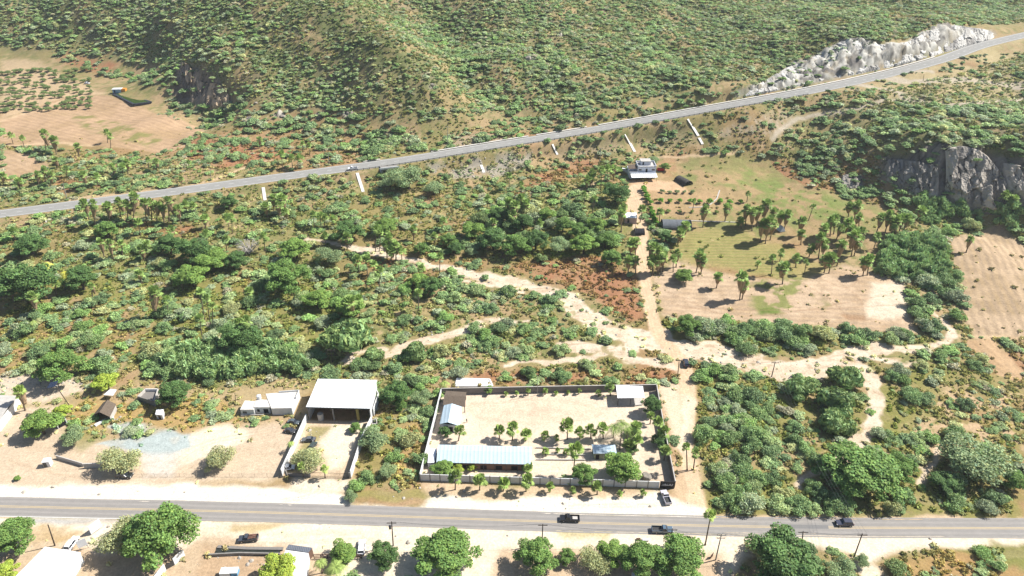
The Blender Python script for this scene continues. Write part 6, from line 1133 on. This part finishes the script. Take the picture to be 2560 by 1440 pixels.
cv = at1(972, 426); t = empty("culvert", tuple(cv + np.array((0, 1.5, 1.0))), heading((955, 421), (990, 415)), "concrete culvert with a white parapet passing under the highway", "bridge")
mb = MB(); [mb.box(*q_) for q_ in ((-4.6, -4, -3, 3, -4, .6), (4, 4.6, -3, 3, -4, .6), (-4, 4, -3, 3, -.2, .6))]; mb.build("frame", CONC, t); MB().box(-4, 4, 1.5, 2, -4, -.2).build("opening", DARK, t); MB().box(-5.2, 5.2, -3.3, -2.9, .6, 1.5).build("parapet", WHITE, t)
# loose rocks along the cliffs and outcrops
RK_ = [rock_mesh("rock%d" % i, 30 + i, 1.0, ROCKM, flatz=.8) for i in range(4)]
rl = random.Random(9)
def rocks_at(lst, place, grp):
    lst = sorted(lst)
    for k, (x_, y_, w_) in enumerate(lst):
        P = at1(x_, y_); s_ = w_ / 2 / (FPX / proj(P)[2]); t = link("rock_outcrop", RK_[k % 4]); t.location = (P[0], P[1], P[2] + s_ * .1); t.scale = (s_, s_, s_ * rl.uniform(.9, 1.3)); t.rotation_euler = (rl.uniform(-.3, .3), rl.uniform(-.3, .3), rl.random() * 6)
        tag(t, "grey rock %s, %s" % (place, ordinal(k, len(lst))), "rock", grp)
rocks_at([(1322, 148, 18), (870, 285, 12), (800, 292, 14), (708, 292, 16), (640, 258, 9), (1012, 348, 12), (1080, 212, 9)], "poking out of the far hillside scrub", "rocks on the far hillside")
rocks_at([(200, 850, 18), (218, 845, 22), (238, 850, 16), (1012, 795, 16), (1032, 800, 18), (935, 850, 14)], "lying pale in the valley scrub", "rocks in the valley scrub")

def cliff(name, foot, top, lift_f, lift_t, amp, cw, ch, c1, c2, cd_, label, seed, nu=150, nv=60, pu=1.0, pz=.75, patch=.5):
    """broken rock face between a foot line and a crest line on the land"""
    def line(px, n_):
        P = at([p[0] for p in px], [p[1] for p in px]); P = smooth_line(P, 10); d = np.r_[0, np.cumsum(np.linalg.norm(np.diff(P, axis=0), axis=1))]; t = np.linspace(0, d[-1], n_); return np.stack([np.interp(t, d, P[:, i]) for i in range(3)], -1), d[-1]
    A_, LA = line(foot, nu); B_, _ = line(top, nu); u = np.linspace(0, 1, nu)[:, None]; v = np.linspace(0, 1, nv)[None, :]
    hv = v ** pu; zv = v ** pz; P = np.empty((nu, nv, 3)); P[..., :2] = A_[:, None, :2] + (B_ - A_)[:, None, :2] * hv[..., None]; P[..., 2] = A_[:, None, 2] + (B_ - A_)[:, None, 2] * zv + lift_f * (1 - v) + lift_t * v
    out_ = (A_ - B_)[:, :2]; out_ /= np.linalg.norm(out_, axis=1)[:, None]; edge = np.minimum(sstep(0, .08, u) * sstep(1, .92, u), 1) * np.minimum(sstep(0, .06, v), sstep(1, .93, v))
    Uc = u * LA + 0 * v; Vc = (P[..., 2]); w1 = fbm(Uc, Vc, 6, 3, seed) * 5
    F1, a = worley(Uc + w1, Vc * cw / ch + w1, cw, seed + 1); ox, oy = worley.off; F2, b_ = worley(Uc, Vc * cw / ch, cw * .42, seed + 2); ox2, oy2 = worley.off; nz_ = fbm(Uc, Vc, 2, 3, seed + 3)
    dsp = ((a - .5) * 1.4 + ox * np.sin(a * 50) * .9 + oy * np.cos(a * 50) * .9 + (b_ - .5) * .55 + (ox2 * np.sin(b_ * 50)) * .4 + (nz_ - .5) * .5) * amp * edge + .25 * amp
    big_ = (fbm(Uc, Vc, 16, 2, seed + 5) - .5) * amp * 2.4 * edge; dsp = dsp + big_
    P[..., 0] += out_[:, None, 0] * dsp; P[..., 1] += out_[:, None, 1] * dsp; P[..., 2] += dsp * .35 - (1 - sstep(0, .05, v)) * 1.5 - sstep(.96, 1, v) * 1.2 - ((1 - sstep(0, .04, u)) + sstep(.96, 1, u)) * 1.5
    c = np.zeros((nu, nv, 3)) + np.array(c1); m = sstep(.5 - .12, .5 + .1, fbm(Uc, Vc, 9, 4, seed + 6) * .6 + a * .4 + (patch - .5)); c += (np.array(c2) - c) * m[..., None]; ck = np.abs(fbm(Uc * 1.4, Vc * .6, 5, 4, seed + 8) - .5); c += (np.array(cd_) - c) * (sstep(.03, .008, ck) * .8)[..., None]; c *= (.8 + .4 * b_)[..., None]
    # the sheet is closed at the back so that it has thickness
    ii = np.arange(nu * nv).reshape(nu, nv); F = np.stack([ii[:-1, :-1].ravel(), ii[1:, :-1].ravel(), ii[1:, 1:].ravel(), ii[:-1, 1:].ravel()], -1)
    me = mesh_np(name, P.reshape(-1, 3), F, ROCKV, np.clip(c, .02, .85).reshape(-1, 3)); o = link(name, me); tag(o, label, "cliff"); return o
ROCKV = bpy.data.materials.new("broken rock"); ROCKV.use_nodes = True; n = ROCKV.node_tree; b = n.nodes["Principled BSDF"]; b.inputs["Roughness"].default_value = .9; b.inputs["Specular IOR Level"].default_value = .2
a_ = n.nodes.new("ShaderNodeAttribute"); a_.attribute_name = "v"; n.links.new(a_.outputs["Color"], b.inputs["Base Color"]); gp = n.nodes.new("ShaderNodeNewGeometry"); vn = n.nodes.new("ShaderNodeTexVoronoi"); vn.inputs["Scale"].default_value = .9; n.links.new(gp.outputs["Position"], vn.inputs["Vector"]); bu = n.nodes.new("ShaderNodeBump"); bu.inputs["Distance"].default_value = .5; bu.inputs["Strength"].default_value = .7; n.links.new(vn.outputs["Distance"], bu.inputs["Height"]); n.links.new(bu.outputs[0], b.inputs["Normal"])
GR1, GR2, GRD = alb(150, 144, 136, .8), alb(196, 186, 172, .8), alb(70, 66, 64, .6)
cliff("cliff_face", [(2216, 452), (2240, 468), (2270, 476), (2308, 492), (2345, 500)], [(2214, 402), (2245, 400), (2275, 404), (2305, 408), (2346, 424)], .5, 1.0, 1.6, 6, 9, GR1, GR2, GRD, "grey jointed cliff, left section, on the right-hand hill", 501, 140, 70)
cliff("cliff_face", [(2362, 470), (2390, 500), (2440, 527), (2490, 533), (2524, 506)], [(2362, 372), (2405, 366), (2452, 380), (2490, 420), (2522, 466)], .5, 1.0, 2.0, 7, 10, GR1, GR2, GRD, "tall grey jointed cliff, main section, on the right-hand hill", 521, 170, 90)
cliff("cliff_face", [(2512, 476), (2560, 492), (2620, 505)], [(2500, 408), (2545, 416), (2620, 430)], .5, 1.0, 1.6, 6, 9, GR1, GR2, GRD, "grey cliff section cut by the right edge", 541, 90, 60)
cliff("cliff_face", [(2100, 466), (2125, 474), (2156, 472)], [(2104, 440), (2130, 436), (2156, 444)], .3, .8, 1.0, 3.5, 4, GR1, GR2, GRD, "small grey outcrop at the foot of the right-hand hill", 551, 60, 36)
cliff("cliff_face", [(442, 204), (474, 236), (506, 264), (540, 274), (572, 266)], [(430, 168), (466, 160), (504, 206), (545, 212), (574, 238)], .5, 1.2, 1.7, 6, 11, alb(150, 136, 120, .85), alb(200, 176, 146, .85), GRD, "brown-grey cliff facing left on the far hill above the pond", 561, 130, 70)
cliff("road_cut", [(1846, 244), (1900, 234), (2000, 215), (2120, 190), (2240, 165), (2340, 139), (2430, 112), (2486, 96)], [(1850, 238), (1905, 206), (1968, 168), (2040, 138), (2112, 101), (2205, 111), (2262, 106), (2320, 78), (2385, 64), (2490, 80)], .6, .6, .85, 7, 5, alb(160, 156, 150, .9), alb(212, 208, 200, .9), alb(96, 90, 88, .7), "long pale blasted rock cut above the highway", 571, 420, 70, 1.0, 1.0, .56)

# small stones and rubble over the yards, verges and washes
RUB = [rock_mesh("stone%d" % i, 50 + i, 1.0, mat("pale stone", alb(206, 196, 182, .8), .9, noise=.3, scale=2), flatz=.7) for i in range(3)]
rubc = np.zeros(N)
for pl, c in (([(0, 935), (90, 935), (180, 940), (210, 965), (120, 975), (0, 985)], .10), ([(225, 1050), (300, 1040), (300, 1070), (240, 1085)], .06), ([(740, 1080), (800, 1080), (780, 1180), (715, 1185)], .04), ([(500, 1385), (720, 1385), (710, 1410), (490, 1415)], .06), ([(-60, 1210), (1760, 1235), (1760, 1280), (-60, 1255)], .004), ([(-60, 1300), (2600, 1350), (2600, 1370), (-60, 1380)], .004), ([(1050, 405), (1330, 385), (1260, 445), (1100, 445)], .03), ([(190, 840), (250, 838), (250, 862), (190, 862)], .12), ([(1000, 790), (1200, 800), (1100, 850), (960, 870)], .02)): rubc = np.maximum(rubc, polymask(pl, 2, 1) * c)
rubc = np.maximum(rubc, wash * .008) * roadk
xr, yr, sr, r = scatter(rubc, np.full(N, .34), 19, 1.0, .5, 2.2)
gn_scatter("rubble", np.stack([xr, yr, interp_h(xr, yr)], -1), rots(len(xr)), np.stack([sr] * 3, -1), r.integers(0, 3, len(xr)), np.ones((len(xr), 3)), RUB, "pale stones and rubble strewn over yards and washes")
# ------------------------------------------------------------ vehicles
TYRE = mat("tyre rubber", (.02, .02, .02), .9); RIM = mat("wheel rim", (.45, .45, .47), .35, metal=.8)
LAMPW = mat("lamp glass", (.75, .75, .72), .15, spec=.6); LAMPR = mat("tail lamp glass", (.35, .02, .02), .2, spec=.6); TRIM = mat("black trim", (.03, .03, .03), .6)
def paint(name, rgb, rough=.3): return mat(name, rgb, rough, noise=.05, scale=2, spec=.5, coat=.4)
def vehicle(kind, px, py, back, front, pm, label, name=None, L=None, wreck=False):
    """px,py is the ground point under the middle; heading is taken between two photo points"""
    dims = {'pickup': (5.6, 1.95, 1.85), 'suv': (4.75, 1.9, 1.72), 'car': (4.4, 1.78, 1.45)}[kind]; L0, Wd, H = dims; L = L or L0
    P = at1(px, py); t = empty(name or {'pickup': "pickup_truck", 'suv': "parked_car", 'car': "parked_car"}[kind], (P[0], P[1], P[2] + .07), heading(back, front), label, {'pickup': "pickup", 'suv': "car", 'car': "car"}[kind]); h = L / 2; w = Wd / 2
    wb = (h * .62, -h * .58); zt = H * .56; belt = zt
    if kind == 'pickup':
        bd = MB().prof([(-h * .02, .38), (h * .98, .38), (h, .75), (h * .97, zt - .05), (h * .42, zt + .02), (-h * .02, zt + .02)], -w, w).build("body", pm, t, .06)
        bed = MB(); [bed.box(*q_) for q_ in ((-h, -h * .03, -w, w, .42, .68), (-h, -h * .03, -w, -w + .1, .68, 1.15), (-h, -h * .03, w - .1, w, .68, 1.15), (-h, -h + .09, -w + .1, w - .1, .68, 1.15), (-h * .1, -h * .03, -w + .1, w - .1, .68, 1.15))]; bed.build("cargo_bed", pm, t)
        MB().box(-h + .1, -h * .1, -w + .12, w - .12, .68, .71).build("bed_liner", TRIM, t); c0, c1, r0_, r1_ = -h * .03, h * .50, h * .02, h * .26
    elif kind == 'suv':
        MB().prof([(-h, .40), (h * .98, .36), (h, .72), (h * .95, zt - .06), (h * .40, zt + .04), (-h * .96, zt + .08), (-h, .75)], -w, w).build("body", pm, t, .08); c0, c1, r0_, r1_ = -h * .94, h * .46, -h * .78, h * .14
    else:
        MB().prof([(-h, .36), (h * .98, .34), (h, .62), (h * .93, zt - .08), (h * .40, zt), (-h * .6, zt + .02), (-h * .96, zt - .02), (-h, .65)], -w, w).build("body", pm, t, .08); c0, c1, r0_, r1_ = -h * .66, h * .46, -h * .40, h * .12
    z1 = H - .06; a = .04; b_ = .24
    g_ = MB().hexa([(c0, -w + a, belt), (c1, -w + a, belt), (c1, w - a, belt), (c0, w - a, belt)], [(r0_, -w + b_, z1), (r1_, -w + b_, z1), (r1_, w - b_, z1), (r0_, w - b_, z1)]).build("windows", GLASSD, t)
    MB().hexa([(r0_ - .06, -w + b_ - .04, z1 - .03), (r1_ + .06, -w + b_ - .04, z1 - .03), (r1_ + .06, w - b_ + .04, z1 - .03), (r0_ - .06, w - b_ + .04, z1 - .03)], [(r0_, -w + b_ + .04, H + .02), (r1_, -w + b_ + .04, H + .02), (r1_, w - b_ - .04, H + .02), (r0_, w - b_ - .04, H + .02)]).build("roof", pm, t)
    pl = MB()
    for sy in (-1, 1):
        for x0_, x1_ in ((c1, r1_), (c0, r0_), ((c0 + c1) / 2 - .1, (r0_ + r1_) / 2 - .1)): pl.tube((x0_, sy * (w - a + .005), belt), (x1_, sy * (w - b_ + .005), z1), .045, n=4)
    pl.build("pillars", pm, t)
    for x_ in wb:
        for sy in (-1, 1):
            wh = MB().tube((x_, sy * (w - .2), .36), (x_, sy * (w + .03), .36), .37, n=16).build("wheel", TYRE, t); MB().tube((x_, sy * (w + .031), .36), (x_, sy * (w + .05), .36), .21, n=12).build("rim", RIM, wh)
    for sy in (-1, 1):
        MB().box(h * .955, h * 1.0 + .01, sy * w * .78 - .16, sy * w * .78 + .16, .68, .84).build("headlight", LAMPW, t); MB().box(-h - .015, -h + .04, sy * w * .86 - .1, sy * w * .86 + .1, .78, 1.05).build("tail_light", LAMPR, t)
        MB().box(c1 - .25, c1 - .08, sy * (w + .02) - .08, sy * (w + .02) + .08, belt, belt + .16).build("mirror", pm, t)
    MB().box(h * .97, h + .06, -w * .9, w * .9, .36, .56).build("front_bumper", TRIM if kind != 'pickup' else RIM, t); MB().box(-h - .08, -h + .02, -w * .9, w * .9, .38, .56).build("rear_bumper", TRIM if kind != 'pickup' else RIM, t)
    return t
roadL, roadR = (1380, 1295), (1460, 1297.5)
BLK = paint("black paint", (.014, .014, .016)); 
v = vehicle('pickup', 1424, 1300, roadR, roadL, BLK, "black pickup driving left on the near road"); MB().box(-2.2, -.8, -.5, .5, .72, 1.0).build("cargo", CONCW, v)
v = vehicle('pickup', 1655, 1328, (1600, 1327), (1700, 1330), paint("slate blue paint", alb(108, 132, 152, .7)), "slate blue pickup driving right on the near road", L=5.9)
vehicle('suv', 2109, 1311, (2140, 1311.3), (2080, 1310.7), paint("graphite paint", alb(86, 90, 110, .6)), "graphite car driving left past the roadside trees", name="driving_car")
vehicle('pickup', 1664, 1247, (1669, 1255), (1658, 1229), paint("silver paint", alb(226, 222, 232, .8)), "silver-white pickup parked outside the compound corner", L=5.2)
v = vehicle('pickup', 622, 1350, (640, 1349), (600, 1352), paint("faded charcoal paint", alb(78, 84, 96, .7), .6), "old charcoal pickup loaded with wood on the verge", L=5.3)
mb = MB(); rw = random.Random(4)
for k in range(9): a_ = -2.3 + rw.random() * .3; y_ = -.7 + .17 * k; mb.tube((a_, y_, 1.2 + rw.random() * .4), (-.2, y_ + rw.uniform(-.2, .2), 1.25 + rw.random() * .4), .05, n=5)
for x_ in (-2.5, -1.3, -.2):
    for y_ in (-.85, .85): mb.tube((x_, y_, 1.1), (x_, y_, 1.9), .04, n=4)
lw = mb.build("firewood", mat("pinkish wood", alb(190, 140, 120, .8), .9, noise=.3), v)
vehicle('suv', 181, 1363, (170, 1376), (194, 1343), paint("white paint gloss", (.78, .78, .80)), "white car parked near the big white roof")
vehicle('suv', 313, 1192, (290, 1191), (335, 1193), paint("dark green-black paint", (.03, .035, .035)), "black car in the shade of the olive yard tree")
vehicle('suv', 1714, 911, (1716, 918), (1713, 899), paint("deep blue-black paint", (.03, .035, .05)), "dark car on the dirt drive by the wash", name="driving_car")
vehicle('pickup', 882, 424, (896, 422.5), (868, 426), paint("white paint gloss", (.78, .78, .80)), "white pickup on the highway", L=5.2)
vehicle('suv', 905, 1372, (905, 1386), (908, 1358), paint("white paint gloss", (.78, .78, .80)), "white van-like car half hidden between two trees below the road", L=5.0)
vehicle('suv', 1563, 429, (1556, 428), (1568, 429), paint("white paint gloss", (.78, .78, .80)), "white car beside the two-storey house")
DUSTY = paint("dusty grey paint", alb(120, 124, 128, .6), .8)
vehicle('car', 772, 1102, (783, 1102), (760, 1103), DUSTY, "dusty dark grey scrap car in the warehouse yard"); vehicle('car', 781, 1120, (778, 1125), (786, 1112), paint("faded dark green paint", alb(74, 88, 84, .7), .8), "faded dark green scrap car behind the dusty one")
vehicle('car', 780, 1148, (770, 1150), (792, 1146), paint("pale green paint", alb(196, 212, 204, .8), .6), "pale green scrap car under the yard shrubs"); vehicle('car', 735, 1058, (724, 1056), (746, 1060), paint("weathered grey-blue paint", alb(110, 122, 128, .6), .8), "frame machine shaped as a car against the outer warehouse wall")  # the frame machine by the outer wall borrows the car shape
vehicle('car', 726, 1080, (716, 1078), (737, 1081), paint("tyre black", (.04, .04, .045), .9), "dark tyre pile shaped as a car below the frame machine", L=3.9)  # the tyre pile borrows the car shape, kept near black
vehicle('car', 722, 1172, (716, 1172), (728, 1171), paint("white paint gloss", (.78, .78, .80)), "white scrap car in the front corner of the warehouse yard", L=4.0)
vehicle('car', 218, 210, (212, 210), (225, 210), paint("white paint gloss", (.78, .78, .80)), "tiny white car by the far left orchard")

# ------------------------------------------------------------ power poles and lines
POLEM = mat("weathered pole wood", alb(96, 84, 74, .7), .95, noise=.3, scale=5); POLEC = mat("concrete pole", alb(176, 172, 164, .8), .9, noise=.15); CERAM = mat("insulator", (.35, .3, .28), .3)
def pole(bx, by, tx, ty, label, kind='cross', m=None, r=.16):
    B = at1(bx, by); dx, dy, dz = ray(tx, ty); T = np.array((dx * B[1] / dy, B[1], CAM_H + dz * B[1] / dy)); t = empty("power_pole", tuple(B), 0, label, "power pole", "power poles"); v = T - B; m = m or POLEM
    MB().tube((0, 0, -.3), tuple(v), r * 1.15, r * .8, 10).build("pole", m, t)
    def arm(f, w, dz_=0):
        c = v * f; a_ = MB().box(c[0] - w, c[0] + w, c[1] - .3, c[1] - .14, c[2] - .08 + dz_, c[2] + .08 + dz_).build("crossarm", m, t)
        for x_ in (-w * .95, -w * .4, w * .95): MB().tube((c[0] + x_, c[1] - .22, c[2] + .08 + dz_), (c[0] + x_, c[1] - .22, c[2] + .34 + dz_), .07, .05, 6).build("insulator", CERAM, a_)
    if kind in ('cross', 'trans'): arm(.97, 1.3)
    if kind == 'double': arm(.97, 1.2); arm(.86, 1.1)
    if kind == 'trans':
        c = v * .8; MB().tube((c[0] - .5, c[1] - .2, c[2] - .6), (c[0] - .5, c[1] - .2, c[2] + .5), .32, n=12).build("transformer", STEEL, t)
    return T
T = {}
T['a'] = pole(983, 1364, 979, 1304, "pole with a transformer in front of the trees below the road", 'trans'); T['b'] = pole(1355, 1358, 1357, 1310, "pole behind the round tree below the road"); T['c'] = pole(1675, 1362, 1681, 1322, "pole behind the lower grove beside the blue pickup")
T['d'] = pole(1789, 1400, 1804, 1334, "leaning pale double-arm pole right of the tall palm", 'double', POLEC); T['e'] = pole(2002, 1385, 2008, 1328, "pole standing in the largest lower right tree"); T['f'] = pole(2134, 1396, 2156, 1334, "leaning dark pole with one crossarm right of the big tree")
pole(137, 1364, 120, 1312, "bare leaning pole by the white car", 'none'); T['g'] = pole(1694, 944, 1698, 899, "pole beside the dirt drive near the dark car"); T['h'] = pole(1929, 942, 1938, 905, "pole leaning over the sand wash", 'cross'); T['i'] = pole(831, 907, 828, 874, "pole at the edge of the cane left of the wash"); T['j'] = pole(1119, 360, 1119, 316, "pale tall pole behind the highway", 'cross', POLEC); T['k'] = pole(168, 498, 157, 459, "leaning pole beside the left end of the highway", 'none', POLEC)
T['l'] = pole(823, 414, 820, 382, "slim pale pole by the highway left of the pickup", 'none', POLEC); T['m'] = pole(1499, 406, 1502, 370, "pole with a transformer on the bank behind the house", 'trans', POLEC); pole(590, 1015, 587, 982, "thin pole left of the flat house", 'none', None, .1); pole(1344, 988, 1344, 930, "thin pale mast at the far compound wall", 'none', POLEC, .07); T['n'] = pole(528, 452, 525, 421, "slim pole on the verge left of the highway pickup", 'none', POLEC, .12); pole(1588, 585, 1589, 560, "pale post by the arched canopy", 'none', POLEC, .12)
pole(1134, 1180, 1134, 1054, "tall thin mast by the white gabled building", 'none', POLEC, .05) if False else None
pole(1760, 370, 1757, 358, "short post at the foot of the rightmost drain", 'none', POLEM, .1); pole(2308, 203, 2310, 186, "post on the quarry land", 'none', POLEM, .12)
WIRE = mat("wire", (.10, .10, .10), .6)
def wires(a, b, label, n=3, sag=1.4):
    A_, B_ = T[a] if isinstance(a, str) else np.array(a), T[b] if isinstance(b, str) else np.array(b); t = empty("power_line", tuple(A_), 0, label, "power line", "power lines")
    for j in range(n):
        o = (j - (n - 1) / 2) * 1.0; pts = [(((B_ - A_) * f)[0] + o, ((B_ - A_) * f)[1] - .2, ((B_ - A_) * f)[2] + .3 - sag * 4 * f * (1 - f)) for f in np.linspace(0, 1, 13)]; MB().path(pts, [.02] * 13, 4).build("wire", WIRE, t)
wires('a', 'b', "wires between the transformer pole and the next pole below the road", 2); wires('b', 'c', "wires between the round-tree pole and the blue-pickup pole", 2); wires('c', 'd', "wires from the lower grove to the pale double-arm pole", 2); wires('e', 'f', "wires between the two lower right poles", 3, .8); wires('d', 'e', "wires from the pale double-arm pole to the big lower right tree", 3); wires('f', 'h', "long wires crossing the huge roadside tree to the wash pole", 3, 3.5); wires('g', 'h', "wires between the drive pole and the wash pole", 2)

# ------------------------------------------------------------ the person standing in the compound
def person(px, py, rz):
    P = at1(px, py); t = empty("person", tuple(P), rz, "person in dark clothes standing on the compound yard", "person")
    J = {}; V = []; E = []; Rd = []
    def j(n_, p, r_, par=None):
        J[n_] = len(V); V.append(p); Rd.append(r_)
        if par: E.append((J[par], J[n_]))
    j('pel', (0, 0, .95), (.15, .11)); j('belly', (0, 0, 1.10), (.14, .10), 'pel'); j('chest', (0, -.01, 1.30), (.17, .12), 'belly'); j('neck', (0, .0, 1.47), (.06, .06), 'chest'); j('chin', (0, -.01, 1.55), (.075, .085), 'neck'); j('head', (0, -.01, 1.64), (.085, .10), 'chin'); j('top', (0, 0, 1.71), (.06, .07), 'head')
    for s_, n_ in ((-1, 'l'), (1, 'r')):
        j(n_ + 'hip', (s_ * .10, 0, .88), (.095, .095), 'pel'); j(n_ + 'kn', (s_ * .12, -.01, .48), (.062, .062), n_ + 'hip'); j(n_ + 'an', (s_ * .13, .01, .09), (.042, .042), n_ + 'kn'); j(n_ + 'toe', (s_ * .14, -.16, .035), (.035, .03), n_ + 'an')
        j(n_ + 'sh', (s_ * .19, 0, 1.40), (.06, .06), 'chest'); j(n_ + 'el', (s_ * .25, .02, 1.13), (.043, .043), n_ + 'sh'); j(n_ + 'wr', (s_ * .27, -.06, .89), (.028, .028), n_ + 'el'); j(n_ + 'pm', (s_ * .27, -.08, .82), (.03, .018), n_ + 'wr')
        for k, (dx_, ln) in enumerate(((-.027, .07), (-.009, .08), (.009, .075), (.027, .06))): j(n_ + 'f%d' % k, (s_ * .27, -.085 + dx_, .775), (.009, .009), n_ + 'pm'); j(n_ + 'g%d' % k, (s_ * (.27 - .012), -.09 + dx_, .775 - ln * .6), (.007, .007), n_ + 'f%d' % k)
        j(n_ + 'th', (s_ * .25, -.12, .81), (.01, .01), n_ + 'pm'); j(n_ + 'th2', (s_ * .245, -.135, .775), (.008, .008), n_ + 'th')
    me = bpy.data.meshes.new("body"); me.from_pydata(V, E, []); o = bpy.data.objects.new("tmp", me); COL.objects.link(o)
    md = o.modifiers.new("skin", 'SKIN'); sv = me.skin_vertices[0].data
    for i, r_ in enumerate(Rd): sv[i].radius = r_
    sv[0].use_root = True; sb = o.modifiers.new("sub", 'SUBSURF'); sb.levels = 1; sb.render_levels = 1
    dg = bpy.context.evaluated_depsgraph_get(); dg.update(); m2 = bpy.data.meshes.new_from_object(o.evaluated_get(dg)); bpy.data.objects.remove(o)
    m2.name = "body"; m2.materials.clear(); m2.materials.append(mat("skin", alb(150, 106, 82, .8), .6)); link("body", m2, t)
    def shell(nm, z0, z1, xmax, m_, grow):
        b_ = bmesh.new(); b_.from_mesh(m2); bmesh.ops.delete(b_, geom=[f for f in b_.faces if not (z0 < f.calc_center_median().z < z1 and abs(f.calc_center_median().x) < xmax)], context='FACES')
        b_.normal_update()
        for v_ in b_.verts: v_.co += v_.normal * grow
        q_ = bpy.data.meshes.new(nm); b_.to_mesh(q_); b_.free(); q_.materials.clear(); q_.materials.append(m_); return link(nm, q_, t)
    shell("trousers", .10, 1.0, .22, mat("dark trousers", (.03, .035, .05), .9), .012); shell("shirt", .96, 1.46, .30, mat("dark shirt", (.05, .05, .06), .9), .016); shell("hair", 1.66, 1.9, .2, mat("black hair", (.01, .01, .01), .7), .01)
    MB().tube((-.03, -.1, 1.66), (-.03, -.115, 1.66), .012, n=6).tube((.03, -.1, 1.66), (.03, -.115, 1.66), .012, n=6).build("eyes", DARK, t)
    nb = MB().add([(-.014, -.1, 1.615), (.014, -.1, 1.615), (0, -.125, 1.615), (0, -.1, 1.655)], [(0, 1, 2), (0, 3, 1), (1, 3, 2), (2, 3, 0)]); nb.build("nose", mat("skin", None), t); MB().box(-.022, .022, -.105, -.098, 1.585, 1.592).build("mouth", mat("lips", (.25, .09, .08), .6), t)
person(1167, 1056, 2.4)
# ------------------------------------------------------------ thin dry-air haze round everything
_zl = float(HH.min()) - 1.0; _zt = max(float(HH.max()) + 1, CAM_H + 3)
hm_ = bpy.data.materials.new("haze"); hm_.use_nodes = True; n = hm_.node_tree; n.nodes.remove(n.nodes["Principled BSDF"])
pv = n.nodes.new("ShaderNodeVolumePrincipled"); pv.inputs["Density"].default_value = 0.00008; pv.inputs["Color"].default_value = (.86, .92, 1, 1); pv.inputs["Anisotropy"].default_value = .1
n.links.new(pv.outputs[0], n.nodes["Material Output"].inputs["Volume"])
hz_ = MB().box(-3100, 3100, -3100, 3600, _zl, _zt).build("haze", hm_); tag(hz_, "thin pale haze in the air", "haze", kind="stuff")
